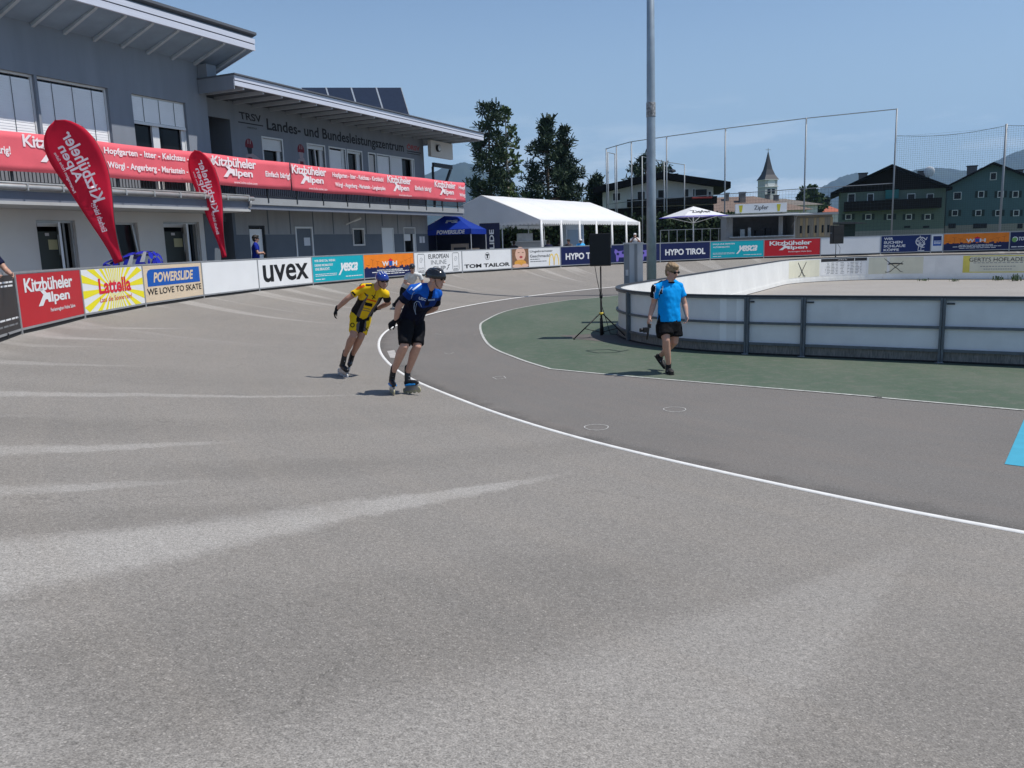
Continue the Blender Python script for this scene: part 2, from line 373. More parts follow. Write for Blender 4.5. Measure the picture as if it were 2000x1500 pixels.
    col = mixc(N, L, 1.0, col, lum, 'MULTIPLY')
    vs_ = N.new('ShaderNodeTexVoronoi'); vs_.inputs['Scale'].default_value = 95; L.new(ob, vs_.inputs['Vector'])
    sp_ = N.new('ShaderNodeSeparateColor'); L.new(vs_.outputs['Color'], sp_.inputs['Color'])
    chip = ma(N, L, 'MULTIPLY', mr(N, L, sp_.outputs['Red'], 0.72, 1.0, 0.0, 1.0), mr(N, L, vs_.outputs['Distance'], 0.25, 0.55, 0.6, 0.0))
    col = mixc(N, L, chip, col, tuple(min(c * 2.3, 0.62) for c in base))
    pit = ma(N, L, 'MULTIPLY', mr(N, L, sp_.outputs['Green'], 0.70, 1.0, 0.0, 1.0), mr(N, L, vs_.outputs['Distance'], 0.3, 0.6, 0.55, 0.0))
    col = mixc(N, L, pit, col, tuple(c * 0.4 for c in base))
    L.new(col, b.inputs['Base Color']); b.inputs['Roughness'].default_value = 0.88; b.inputs['Specular IOR Level'].default_value = 0.25
    bp = N.new('ShaderNodeBump'); bp.inputs['Strength'].default_value = 0.5; bp.inputs['Distance'].default_value = 0.004
    L.new(ma(N, L, 'ADD', g1, g2), bp.inputs['Height']); L.new(bp.outputs['Normal'], b.inputs['Normal'])
    return m
m_track = asphalt('track_surface', (0.202, 0.188, 0.170), (0.318, 0.302, 0.279), streaks=True, grain=0.55)
m_inf = asphalt('infield_asphalt', (0.146, 0.137, 0.127), (0.3, 0.3, 0.3), dirt=True, grain=0.42)
m_rinkfloor = asphalt('rink_concrete', (0.275, 0.254, 0.230), (0.3, 0.3, 0.3), grain=0.2)
NR = 22
strip_mesh('track', lambda st: [(lerp(rin_st(st), R_OUT + 0.12, k / NR), bank_z(k / NR), k / NR * (R_OUT - rin_st(st))) for k in range(NR + 1)], m_track)
# infield sheet (uv v = metres inside the line)
strip_mesh('infield', lambda st: [(rin_st(st) - d, 0.0, d) for d in (0.0, 0.1, 0.2, 0.35, 0.6, 1.0, 1.6, 2.6, 4.0, 7.0, 11.0, 16.0, rin_st(st))], m_inf)
m_line = M('white_line_paint', (0.72, 0.71, 0.68), 0.6, var=0.16, vscale=9, bump=0.2)
m_line2 = M('worn_line_paint', (0.46, 0.46, 0.43), 0.75, var=0.35, vscale=14, bump=0.2)
# raised white kerb line on the inner edge of the track
strip_mesh('track_edge_line', lambda st: [(rin_st(st) - 0.028, 0.001, 0), (rin_st(st) - 0.024, 0.010, .1), (rin_st(st) + 0.024, 0.012, .2), (rin_st(st) + 0.03, 0.003, .3)], m_line)
# ground outside the boards, out to the horizon
m_g, N, L, b = nodes_mat('outer_ground')
t_ = N.new('ShaderNodeTexCoord'); ob = t_.outputs['Object']
vl = N.new('ShaderNodeVectorMath'); vl.operation = 'DISTANCE'; L.new(ob, vl.inputs[0]); vl.inputs[1].default_value = (10, 25, 0.9)
fm = mr(N, L, ma(N, L, 'ADD', vl.outputs['Value'], mr(N, L, nz(N, L, ob, 0.3), 0.2, 0.8, -5, 5)), 38, 42, 0, 1)
gr = mixc(N, L, nz(N, L, ob, 0.8, 8, 0.7), (0.055, 0.085, 0.022), (0.12, 0.15, 0.045))
pv = mixc(N, L, nz(N, L, ob, 2.5, 6, 0.6), (0.19, 0.185, 0.175), (0.27, 0.26, 0.245))
L.new(mixc(N, L, fm, pv, gr), b.inputs['Base Color']); b.inputs['Roughness'].default_value = 0.95
strip_mesh('ground', lambda st: [(R_OUT + d, z, d) for d, z in ((0.12, Z_BANK - 0.01), (0.5, G - 0.02), (0.9, G), (12, G), (40, G), (120, G), (600, G), (2000, G), (4800, G))], m_g)
# green painted area
GREEN_PX = [(2000,802),(1700,775),(1400,750),(1200,733),(1075,721),(1010,700),(955,674),(938,640),(950,625),(1000,605),(1100,588),(1160,582)]
gl = [gp(*p) for p in GREEN_PX]
gl = [gl[0] + (gl[0] - gl[2]).normalized() * k for k in (45, 30, 15)] + gl
for dg in (120, 108, 96, 84, 72, 60): gl.append(sp((C0, dg), 18.2))
gl += [sp((C0 + U * k, 57), 18.2) for k in (8, 20, 40)]
def smooth_path(P, n=6, closed=False):
    out = []; m = len(P)
    for i in range(m if closed else m - 1):
        p0 = P[(i - 1) % m] if closed or i > 0 else P[0]; p1 = P[i]; p2 = P[(i + 1) % m]; p3 = P[(i + 2) % m] if closed or i < m - 2 else P[-1]
        for k in range(n):
            t = k / n; out.append(0.5 * ((2*p1) + (p2-p0)*t + (2*p0-5*p1+4*p2-p3)*t*t + (3*p1-p0-3*p2+p3)*t**3))
    if not closed: out.append(P[-1])
    return out
gpath = smooth_path(gl[:2]) [:-1] + smooth_path(gl[2:8], 8)[:-1] + smooth_path(gl[7:], 8)
m_green, N, L, b = nodes_mat('green_court_paint')
t_ = N.new('ShaderNodeTexCoord'); ob = t_.outputs['Object']
w1 = nz(N, L, ob, 0.7, 6, 0.65, (1, 0.35, 1)); w2 = nz(N, L, ob, 5, 5, 0.7); w3 = nz(N, L, ob, 120, 3, 0.7)
cg = mixc(N, L, mr(N, L, w1, 0.35, 0.7, 0, 1), (0.066, 0.100, 0.068), (0.104, 0.125, 0.094))
cg = mixc(N, L, mr(N, L, w2, 0.48, 0.74, 0, 0.6), cg, (0.15, 0.145, 0.125))
cg = mixc(N, L, 1.0, cg, mr(N, L, w3, 0.3, 0.7, 0.68, 1.32), 'MULTIPLY')
L.new(cg, b.inputs['Base Color']); b.inputs['Roughness'].default_value = 0.85; b.inputs['Specular IOR Level'].default_value = 0.25
def flat_sheet(name, pts, z, mat, kind='structure'):
    bm = bmesh.new(); f = bm.faces.new([bm.verts.new((p.x, p.y, z)) for p in pts])
    if f.normal.z < 0: f.normal_flip()
    f.normal_update()
    if f.normal.z < 0: f.normal_flip()
    bmesh.ops.triangulate(bm, faces=[f])
    me = bpy.data.meshes.new(name); bm.to_mesh(me); bm.free(); me.materials.append(mat)
    o = bpy.data.objects.new(name, me); COL.objects.link(o); tag(o, kind=kind); return o
flat_sheet('green_court', gpath, 0.004, m_green)
def line_strip(name, pts, w, z, mat, closed=False, zf=None, parent=None):
    mb = MB(); n = len(pts); A = []; Bq = []
    for i in range(n):
        p0 = pts[(i-1) % n] if closed else pts[max(i-1, 0)]; p1 = pts[(i+1) % n] if closed else pts[min(i+1, n-1)]
        t = (p1 - p0); t.z = 0; t.normalize(); nn = Vector((-t.y, t.x, 0)) * w / 2
        zz = z if zf is None else zf(pts[i]) + z
        A.append(Vector((pts[i].x - nn.x, pts[i].y - nn.y, zz))); Bq.append(Vector((pts[i].x + nn.x, pts[i].y + nn.y, zz)))
    for i in range(n if closed else n - 1): j = (i + 1) % n; mb.quad(A[i], A[j], Bq[j], Bq[i])
    o = mb.build(name, mat, parent)
    if parent is None: tag(o, kind='structure')
    return o
line_strip('court_edge_line', gpath, 0.055, 0.008, m_line2)
# chalked rings and ticks on the infield
m_chalk = M('chalk', (0.50, 0.49, 0.47), 0.9, var=0.45, vscale=30)
for (x, y, r) in ((1165, 835, 0.135), (1318, 800, 0.135)):
    c = gp(x, y); line_strip('chalk_ring', [c + Vector((math.cos(k*R(12))*r*(1+0.04*math.sin(3*k*R(12))), math.sin(k*R(12))*r*1.1, 0)) for k in range(30)], 0.011, 0.005, m_chalk, True)
for pts in ([(962,737),(970,741),(988,739),(984,735),(966,736)], [(868,690),(878,692),(886,689)], [(925,654),(937,652),(948,655)], [(850,652),(866,654)]):
    line_strip('chalk_tick', [gp(*p) for p in pts], 0.014, 0.005, m_chalk)
# turquoise painted patch at the side of the infield
m_turq = M('turquoise_paint', (0.05, 0.33, 0.46), 0.6, var=0.12, vscale=4, bump=0.15)
a0 = gp(1962, 907); a1 = gp(2002, 815); dv = (gp(1700, 775) - gp(2000, 802)).normalized() * -1
flat_sheet('painted_patch', [a0, a1, a1 + dv * 5, a0 + dv * 5], 0.004, m_turq)
# tarred hatch on the green court, bare strip by the rink, gully plate at the bend
m_tar = M('old_tar', (0.022, 0.035, 0.028), 0.7, var=0.3, vscale=8)
for q in ([(1145,685),(1188,683)], [(1188,683),(1212,687)], [(1145,686),(1168,690)], [(1168,690),(1202,689)], [(1202,689),(1228,684)]):
    line_strip('tar_seam', [lerp(gp(*q[0]), gp(*q[1]), k / 4) for k in range(5)], 0.05, 0.007, m_tar)
flat_sheet('bare_concrete_strip', [gp(*p) for p in ((1092,656),(1130,663),(1180,668),(1235,674),(1290,679),(1350,684),(1352,677),(1290,668),(1225,656),(1150,653))], 0.0065, m_inf)
m_gully = M('pale_concrete', (0.40, 0.38, 0.36), 0.85, var=0.2, vscale=6, bump=0.3)
flat_sheet('gully_plate', [gp(*p) for p in ((756,686),(770,684),(777,700),(762,699))], 0.005, m_gully)
# ================================================================== RINK
def isect(p, d, q, e):
    den = d.x * e.y - d.y * e.x; t = ((q.x - p.x) * e.y - (q.y - p.y) * e.x) / den; return p + d * t
def ang(a): return Vector((math.cos(R(a)), math.sin(R(a)), 0))
dN, dE, dF = ang(-33), ang(59.7), ang(-37)
pN, pE, pF = Vector((5.1, 14.13, 0)), Vector((3.05, 20.2, 0)), Vector((17.5, 36.0, 0))
cA = isect(pN, dN, pE, dE); cB = isect(pE, dE, pF, dF)
cC = pF + dF * 40; cD = pN + dN * 45
def round_corner(p, corner, q, tl, n=14):
    a = corner + (p - corner).normalized() * tl; b_ = corner + (q - corner).normalized() * tl
    # arc through a and b tangent to both sides (quadratic-ish, true circle)
    va, vb = (p - corner).normalized(), (q - corner).normalized(); half = va.angle(vb) / 2
    r = tl * math.tan(half); cen = corner + (va + vb).normalized() * (r / math.sin(half))
    a0 = math.atan2(a.y - cen.y, a.x - cen.x); a1 = math.atan2(b_.y - cen.y, b_.x - cen.x)
    d = (a1 - a0 + math.pi) % (2 * math.pi) - math.pi
    return [cen + Vector((math.cos(a0 + d * k / n), math.sin(a0 + d * k / n), 0)) * r for k in range(n + 1)]
rink = [cD] + round_corner(cD, cA, cB, 3.9, 20) + round_corner(cA, cB, cC, 4.8, 20) + [cC]
flat_sheet('rink_floor', rink, 0.009, m_rinkfloor)
rl = [0.0]
for i in range(1, len(rink)): rl.append(rl[-1] + (rink[i] - rink[i-1]).length)
def rpt(s):
    for i in range(len(rl) - 1):
        if s <= rl[i+1]: return lerp(rink[i], rink[i+1], (s - rl[i]) / (rl[i+1] - rl[i]))
    return rink[-1]
def rnorm(s):                                                  # outward normal
    t = (rpt(min(s + 0.05, rl[-1])) - rpt(max(s - 0.05, 0))).normalized(); return Vector((-t.y, t.x, 0)) * -1
def s_of_px(x, y, z, lo, hi):                                  # arclength where the wall passes a pixel column
    d = ray(x, y); best = None
    for k in range(800):
        s = lerp(lo, hi, k / 799); p = rpt(s); e = abs(p.x * d.y - p.y * d.x) / p.length
        if best is None or e < best[0]: best = (e, s)
    return best[1]
cen_chk = rpt(10) + rnorm(10)
if (cen_chk - Vector((20, 20, 0))).length < (rpt(10) - Vector((20, 20, 0))).length:
    _rn = rnorm
    def rnorm(s): return _rn(s) * -1
def ribbon(mb, s0, s1, o0, o1, z0, z1, mi=0, step=0.3, org=None):
    n = max(1, int(abs(s1 - s0) / step)); org = org or Vector((0, 0, 0))
    prev = None
    for k in range(n + 1):
        s = lerp(s0, s1, k / n); p, nn = rpt(s) - org, rnorm(s)
        ring = [p + nn * o0 + Vector((0, 0, z0)), p + nn * o1 + Vector((0, 0, z0)), p + nn * o1 + Vector((0, 0, z1)), p + nn * o0 + Vector((0, 0, z1))]
        if prev: 
            for q in range(4): mb.quad(prev[q], prev[(q+1) % 4], ring[(q+1) % 4], ring[q], mi)
        else: mb.quad(ring[3], ring[2], ring[1], ring[0], mi)
        prev = ring
    mb.quad(*prev, mi)
m_rframe = M('rink_frame_steel', (0.12, 0.14, 0.16), 0.5, 0.3, var=0.25, vscale=8, bump=0.1)
m_rcap = M('rink_top_rail', (0.035, 0.04, 0.048), 0.5, 0.0, var=0.2, vscale=6)
m_rpanel = M('milky_panel_back', (0.74, 0.745, 0.75), 0.45, var=0.10, vscale=1.5)
m_rpanel_in = M('white_dasher', (0.80, 0.80, 0.77), 0.5, var=0.10, vscale=1.2, bump=0.05)
m_rpatch = M('newer_white_patch', (0.86, 0.87, 0.88), 0.4)
m_rkick = M('dirty_kick_strip', (0.22, 0.21, 0.19), 0.8, var=0.5, vscale=9, stretch=(6, 6, 0.8))
m_rbase = M('black_rubber', (0.015, 0.016, 0.018), 0.7)
m_steel = M('galvanised_steel', (0.42, 0.44, 0.46), 0.45, 0.6, var=0.15, vscale=7)
sN = s_of_px(1460, 640, 0.5, rl[1] - 8, rl[1] + 4)
sM = s_of_px(1570, 640, 0.5, rl[1] - 8, rl[1] + 2)
sR = s_of_px(1840, 640, 0.5, rl[1] - 10, rl[1] + 2)
sA = s_of_px(1237, 610, 0.5, rl[1], rl[1] + 9)
step = sM - sR
near = [sR - step * k for k in range(6, 0, -1)] + [sR, sM, sN] + [lerp(sN, sA, k / 2) for k in (1, 2)]
ends = []
s = sA
while s < rl[-1] - 30: 
    s += 2.05; ends.append(s)
cuts = near + ends
RN = len(cuts)
lab_near = {2: 'milky white rink board with grey steel frame, second beyond the narrow gate board'}
for i in range(RN - 1):
    s0, s1 = cuts[i], cuts[i+1]; org = rpt((s0 + s1) / 2)
    isn = i < len(near) - 1
    gi = len(near) - 4; ORD = ('first', 'second', 'third', 'fourth', 'fifth', 'sixth', 'seventh', 'eighth', 'ninth', 'tenth', 'eleventh', 'twelfth', 'thirteenth', 'fourteenth', 'fifteenth', 'sixteenth', 'seventeenth', 'eighteenth', 'nineteenth', 'twentieth')
    if i == gi: lab = 'narrow milky rink gate board with small latch between wider boards'; grp = None
    elif isn and i < gi: lab = 'wide milky rink board with dark steel frame, %s along the straight from the narrow gate' % ORD[gi - 1 - i]; grp = 'wide straight rink boards'
    elif isn: lab = 'curved milky rink board ' + ('joining the narrow gate, behind the walking man' if i == gi + 1 else 'at the rink corner next to the grey cabinet'); grp = 'curved rink boards'
    else: lab = 'white inner rink board with black top rail, %s beyond the grey cabinet' % ORD[i - len(near) + 1]; grp = 'far rink boards'
    t = thing('rink_board', lab, 'rink board', org, 0, grp)
    mb = MB(); ribbon(mb, s0, s1, -0.012, 0.012, 0.17, 1.035, 0, 0.3, org)
    p_in = mb.build('panel', m_rpanel_in, t)
    if isn:
        e = 0.035
        for z0, z1, nm in ((0.585, 1.0, 'upper_panel'), (0.215, 0.545, 'lower_panel')):
            mb = MB(); ribbon(mb, s0 + e, s1 - e, 0.016, 0.024, z0, z1, 0, 0.3, org); mb.build(nm, m_rpanel, t)
            if i == gi + 1: mb = MB(); ribbon(mb, s0 + e + .002, s0 + .52, 0.0245, 0.0275, z0 + .003, z1 - .003, 0, 0.3, org); mb.build('patch_panel', m_rpatch, t)
    mb = MB(); ribbon(mb, s0 + 0.002, s1 - 0.002, -0.02, 0.085, 1.03, 1.062, 0, 0.3, org); mb.build('top_rail', m_rcap, t)
    for z0, z1, nm in ((0.995, 1.028, 'upper_rail'), (0.545, 0.585, 'middle_rail'), (0.175, 0.218, 'lower_rail')):
        mb = MB(); ribbon(mb, s0 + 0.003, s1 - 0.003, 0.026, 0.075, z0, z1, 0, 0.3, org); mb.build(nm, m_rframe, t)
    mb = MB(); ribbon(mb, s0 + 0.002, s1 - 0.002, -0.022, 0.034, 0.03, 0.172, 0, 0.3, org); mb.build('kick_strip', m_rkick if isn else m_rpanel_in, t)
    mb = MB(); ribbon(mb, s0 + 0.001, s1 - 0.001, -0.01, 0.07, 0.010, 0.03, 0, 0.3, org); mb.build('base_rubber', m_rbase, t)
    for se, nm in ((s0, 'post'), (s1, 'post')):
        sg = 1 if se == s0 else -1
        mb = MB(); ribbon(mb, se + sg * 0.004, se + sg * 0.038, 0.0265, 0.105, 0.011, 1.026, 0, 0.3, org); mb.build(nm, m_rframe, t)
    if isn and i in (len(near) - 5, len(near) - 4, len(near) - 6):
        mb = MB(); ribbon(mb, s1 - 0.16 if i != len(near)-4 else s1 - 0.12, s1 - 0.05, 0.024, 0.05, 0.93, 0.955, 0, 0.1, org); mb.build('latch', m_rcap, t)
        p = rpt(s1) + rnorm(s1) * 0.12 - org
        mb = MB().box(p.x - 0.06, p.x + 0.04, p.y - 0.05, p.y + 0.05, 0.011, 0.016); mb.build('foot_plate', m_steel, t)
# adverts stuck to the far inner boards (flat prints)
m_blk = M('black_print', (0.02, 0.02, 0.022), 0.6)
m_grey = M('grey_print', (0.28, 0.28, 0.27), 0.7)
m_cream = M('cream_print', (0.72, 0.70, 0.55), 0.6, var=0.08, vscale=2)
m_yel = M('yellow_print', (0.72, 0.62, 0.12), 0.6, var=0.1)
m_white = M('white_print', (0.80, 0.80, 0.79), 0.55, var=0.05, vscale=2)
def wall_frame(sm):                                            # frame standing on inner face at s, x to the photo's right
    p, nn = rpt(sm), rnorm(sm); tt = (rpt(sm + 0.05) - rpt(sm - 0.05)).normalized()
    return Matrix(((tt.x, 0, -nn.x, p.x), (tt.y, 0, -nn.y, p.y), (0, 1, 0, 0), (0, 0, 0, 1)))
def s_far(x, y): return s_of_px(x, y, 0.6, sA + 2, rl[-1] - 1)
def print_sheet(mb, s0, s1, z0, z1, off=-0.016, mi=0):
    n = max(2, int((s1 - s0) / 0.25))
    for k in range(n):
        a_, b_ = lerp(s0, s1, k / n), lerp(s0, s1, (k + 1) / n)
        A, B_ = rpt(a_) + rnorm(a_) * off, rpt(b_) + rnorm(b_) * off
        mb.quad(A + Vector((0, 0, z0)), B_ + Vector((0, 0, z0)), B_ + Vector((0, 0, z1)), A + Vector((0, 0, z1)), mi)
def crossed_sticks(t, fr, w, h):
    for sg in (-1, 1):
        pts = [(sg * w * 0.5, h * 0.5), (-sg * w * 0.12, -h * 0.28), (-sg * w * 0.22, -h * 0.44), (-sg * w * 0.42, -h * 0.5)]
        mb = MB(); mb.tube([fr @ Vector((x, y, 0.003)) for x, y in pts], 0.014, 5); mb.build('stick_print', m_blk, t)
s0, s1 = s_far(1547, 530), s_far(1590, 530); fr = wall_frame((s0 + s1) / 2) @ T(0, 0.60, 0.02)
t = thing('sponsor_print', 'small crossed hockey sticks print on the far curved rink board', 'print', rpt(s0))
t.matrix_world = Matrix.Identity(4)
mb = MB(); print_sheet(mb, s0 - .3, s1 + .3, 0.25, 0.98, -0.0145); mb.build('sheet', m_cream, t); crossed_sticks(t, fr, 0.55, 0.6)
s0, s1 = s_far(1603, 520), s_far(1691, 520); fr = wall_frame((s0 + s1) / 2)
t = thing('sponsor_print', 'white sponsor list with black heading on the far rink board', 'print'); 
mb = MB(); print_sheet(mb, s0, s1, 0.27, 1.0); mb.build('sheet', m_white, t)
mb = MB(); print_sheet(mb, s0, s1, 0.87, 1.0, -0.0185); mb.build('heading_band', m_blk, t)
text('Special thanks for support', (s1 - s0) * .7, 0.085, m_white, t, fr @ T(0, 0.935, 0.024))
mb = MB()
for k in range(8):
    z = 0.80 - k * 0.066; 
    for q in range(9):
        a_ = lerp(s0 + .06, s1 - .06, q / 9 + random.uniform(0, .02)); b_ = lerp(s0 + .06, s1 - .06, (q + random.uniform(.6, .95)) / 9)
        print_sheet(mb, a_, b_, z, z + 0.022, -0.0185)
mb.build('small_print', m_grey, t)
s0, s1 = s_far(1696, 520), s_far(1805, 520); fr = wall_frame((s0 + s1) / 2)
t = thing('sponsor_print', 'large cream print with crossed hockey sticks inside a ring', 'print')
mb = MB(); print_sheet(mb, s0, s1, 0.27, 0.99); mb.build('sheet', m_cream, t); crossed_sticks(t, fr @ T(0, 0.63, 0.02), 0.95, 0.62)
for sg in (-1, 1):
    mb = MB(); mb.tube([fr @ Vector((sg * (0.62 * math.cos(R(q)) + .0), 0.63 + 0.34 * math.sin(R(q)), 0.022)) for q in range(-55, 65, 12)], 0.009, 5); mb.build('ring_print', m_blk, t)
mb = MB(); mb.tube([fr @ Vector((x * 0.1, 0.66 + 0.05 * math.cos(x * 0.35), 0.024)) for x in range(-3, 4)], 0.028, 5); mb.build('ribbon_print', m_blk, t)
s0, s1 = s_far(1882, 520), s_far(2020, 520); sm = (s0 + s1) / 2; fr = wall_frame(sm)
t = thing('sponsor_print', 'yellow edged farm shop advert on the far rink board', 'print')
mb = MB(); print_sheet(mb, s0, s1, 0.29, 1.0); mb.build('sheet', m_yel, t)
mb = MB(); print_sheet(mb, lerp(s0, s1, .1), lerp(s0, s1, .9), 0.33, 0.96, -0.018); mb.build('inner_field', m_cream, t)
text("GERTI'S HOFLADEN", (s1 - s0) * .82, 0.17, m_blk, t, fr @ T(0, 0.83, 0.024))
mb = MB()
for z, w in ((0.68, .7), (0.53, .5), (0.42, .4)):
    for q in range(12):
        print_sheet(mb, sm + (s1-s0)*w*(q/12-.5), sm + (s1-s0)*w*((q+.75)/12-.5), z, z+.03, -.0195)
mb.build('small_print', m_grey, t)
# weeds along the far rink board
m_weed = M('weed_leaf', (0.06, 0.10, 0.03), 0.7)
for (x, y, hgt) in ((1800, 549, .12), (1862, 550, .12), (1945, 548, .2), (1975, 549, .3), (1985, 549, .28)):
    p = gp(x, y); mb = MB()
    for k in range(26):
        a_ = random.uniform(0, 6.28); r_ = random.uniform(0, .22); q = p + Vector((math.cos(a_) * r_, math.sin(a_) * r_ - .1, 0.012)); hh = hgt * random.uniform(.4, 1)
        d_ = Vector((random.uniform(-.06, .06), random.uniform(-.06, .06), hh)); w_ = Vector((random.uniform(-.03, .03), .02, 0.01))
        mb.quad(q, q + w_, q + d_ + w_, q + d_)
    t = thing('weed', 'low green weed rooted at the foot of the far rink board', 'weed', p, 0, 'weeds by the rink board'); o = mb.build('leaves', m_weed, t); o.matrix_local = T(-p.x, -p.y, -p.z); tag(o, kind='stuff')
# ================================================================== PERIMETER ADVERTISING BOARDS
m_alu = M('aluminium_frame', (0.40, 0.41, 0.42), 0.42, 0.5, var=0.12, vscale=6)
m_gap = M('dark_gap', (0.012, 0.013, 0.015), 0.8)
P = lambda n, rgb, **k: MX(n, rgb, rough=0.45, spec=0.35, **k)
pr_white = P('board_white', (226, 227, 227), var=0.04, vscale=1.3)
pr_red = P('board_red', (186, 26, 38), var=0.06, vscale=1.5)
pr_navy = P('board_navy', (15, 27, 76), var=0.06)
pr_navy2 = P('board_blue_navy', (14, 40, 98), var=0.06)
pr_teal = P('board_teal', (0, 164, 178), var=0.05)
pr_orange = P('board_orange', (238, 130, 28), var=0.10, vscale=2.5)
pr_orange2 = P('board_dark_orange', (150, 70, 30), var=0.1)
pr_beige = P('board_beige', (216, 196, 168), var=0.10, vscale=5, stretch=(0.4, 1, 6))
pr_blue = P('board_blue', (10, 84, 170))
pr_yellow = P('board_yellow', (236, 222, 30))
pr_black = P('board_black', (22, 22, 24), var=0.2)
pr_dark = P('board_charcoal', (44, 42, 44), var=0.3, vscale=2)
pr_lred = P('board_lettering_red', (214, 22, 48))
pr_lilac = P('board_lilac', (120, 104, 190))
pr_skin = P('poster_skin', (222, 180, 158)); pr_hair = P('poster_hair', (132, 98, 74), var=0.3, vscale=12); pr_bun = P('poster_bun', (222, 160, 70), var=0.2, vscale=10); pr_lip = P('poster_lip', (176, 70, 76))
pr_gold = P('board_gold', (240, 200, 50)); pr_dim = P('board_dim_red', (120, 28, 40)); pr_grey = P('board_grey', (120, 122, 124)); pr_green = P('board_green', (120, 170, 90))
def fl(t, pts, y, mat, name='print'):
    return MB().poly([Vector((x, y, z)) for x, z in pts]).build(name, mat, t)
def rect(t, x0, x1, z0, z1, y, mat, name='print'): return fl(t, [(x0, z0), (x1, z0), (x1, z1), (x0, z1)], y, mat, name)
def rects(t, rs, y, mat, name='small_print'):
    mb = MB()
    for x0, x1, z0, z1 in rs: mb.quad((x0, y, z0), (x1, y, z0), (x1, y, z1), (x0, y, z1))
    return tag(mb.build(name, mat, t), kind='stuff')
def ring_pts(cx, cz, rx, rz, a0=0, a1=360, n=24): return [(cx + rx * math.cos(R(lerp(a0, a1, k / n))), cz + rz * math.sin(R(lerp(a0, a1, k / n)))) for k in range(n + 1)]
def stroke(t, pts, w, y, mat, name='print', closed=False):
    mb = MB(); n = len(pts); A = []; B_ = []
    for i in range(n):
        p, q = pts[max(i-1, 0)], pts[min(i+1, n-1)]
        if closed and (i in (0, n-1)): p, q = pts[-2], pts[1]
        d = Vector((q[0]-p[0], q[1]-p[1])); d = d.normalized() if d.length else Vector((1, 0)); nn = Vector((-d.y, d.x)) * w / 2
        A.append((pts[i][0]-nn.x, y, pts[i][1]-nn.y)); B_.append((pts[i][0]+nn.x, y, pts[i][1]+nn.y))
    for i in range(n-1): mb.quad(A[i], A[i+1], B_[i+1], B_[i])
    return mb.build(name, mat, t)
def tx(t, s, cx, cz, w, h, mat, y=-0.018, bold=0.0, **k): return text(s, w, h, mat, t, UPR(cx, y, cz), bold=bold, **k)
def smallrows(t, x0, x1, zs, h, y, mat, words=6):
    rs = []
    for z in zs:
        x = x0
        while x < x1 - 0.03:
            w = random.uniform(0.5, 1.4) * (x1 - x0) / words; rs.append((x, min(x + w * 0.86, x1), z, z + h)); x += w
    return rects(t, rs, y, mat)
def logo_ka(t, cx, cz, w, h, mat, y=-0.018, sub=None, subw=0.6):
    """two-line resort wordmark with the z's tail running into the A"""
    tx(t, 'Kitzbüheler', cx, cz + h * 0.30, w, h * 0.40, mat, y, bold=0.022, spacing=0.92)
    tx(t, 'lpen', cx + w * 0.20, cz - h * 0.16, w * 0.40, h * 0.40, mat, y, bold=0.026, spacing=0.95)
    x0 = cx - w * 0.26
    fl(t, [(x0 + w*0.02, cz + h*0.16), (x0 + w*.10, cz + h*.16), (x0 + w*.17, cz + h*.02), (x0 + w*.24, cz + h*.02), (x0 + w*.25, cz - h*.26), (x0 + w*.19, cz - h*.26), (x0 + w*.18, cz - h*.17), (x0 + w*.13, cz - h*.17), (x0 + w*.07, cz - h*.34), (x0 - w*.02, cz - h*.34), (x0 + w*.10, cz - h*.02)], y, mat, 'logo_letter')
    if sub: tx(t, sub, cx + w * (0.5 - subw / 2), cz - h * 0.52, w * subw, h * 0.15, mat, y, bold=0.012)
def art_dark(t, L):
    rect(t, 0.04, L-.04, .075, .985, -.014, pr_dark, 'sheet'); fl(t, ring_pts(L*.55, .62, .35, .3), -.016, pr_dim)
    smallrows(t, L*.62, L*.94, (.86, .80), .03, -.018, pr_white, 4); smallrows(t, L*.45, L*.96, (.26,), .03, -.018, pr_white, 7); smallrows(t, L*.5, L*.94, (.16,), .03, -.018, pr_grey, 5)
def art_red(t, L):
    rect(t, 0.03, L-.03, .075, .985, -.014, pr_red, 'sheet'); logo_ka(t, L*.47, .60, L*.74, .62, pr_white, sub='Ferienregion Hohe Salve', subw=.55)
def art_sun(t, L):
    rect(t, 0.03, L-.03, .075, .985, -.014, pr_white, 'sheet'); cx, cz = L*.5, .54
    def edge(a):
        dx, dz = math.cos(a), math.sin(a); k = min((L/2-.04)/abs(dx) if dx else 9, (.98-cz if dz > 0 else cz-.08)/abs(dz) if dz else 9); return (cx+dx*k, cz+dz*k)
    for k in range(30):
        a0 = k*math.pi/15; a1 = a0+math.pi/30; fl(t, [(cx+math.cos(a0)*.34, cz+math.sin(a0)*.13), edge(a0), edge(a1), (cx+math.cos(a1)*.34, cz+math.sin(a1)*.13)], -.016, pr_yellow, 'ray_print')
    tx(t, 'Lattella', cx, .60, L*.52, .34, pr_lred, -.020, bold=0.03); tx(t, 'Lass die Sonne rein!', cx, .31, L*.52, .11, pr_lred, -.020)
def art_power(t, L):
    rect(t, 0.03, L-.03, .075, .985, -.014, pr_beige, 'sheet')
    fl(t, [(L*.06, .46), (L*.06, .78), (L*.08, .86), (L*.12, .89), (L*.95, .89), (L*.95, .46)], -.016, pr_blue)
    tx(t, 'POWERSLIDE', L*.49, .68, L*.68, .26, pr_beige, -.020, bold=0.035, shear=0.25); tx(t, 'WE LOVE TO SKATE', L*.5, .33, L*.92, .16, pr_black, -.020, bold=0.012)
def art_blank(t, L): rect(t, 0.03, L-.03, .075, .985, -.014, pr_white, 'sheet')
def art_uvex(t, L): art_blank(t, L); tx(t, 'uvex', L*.5, .52, L*.84, .58, pr_black, -.018, bold=0.018, spacing=1.0)
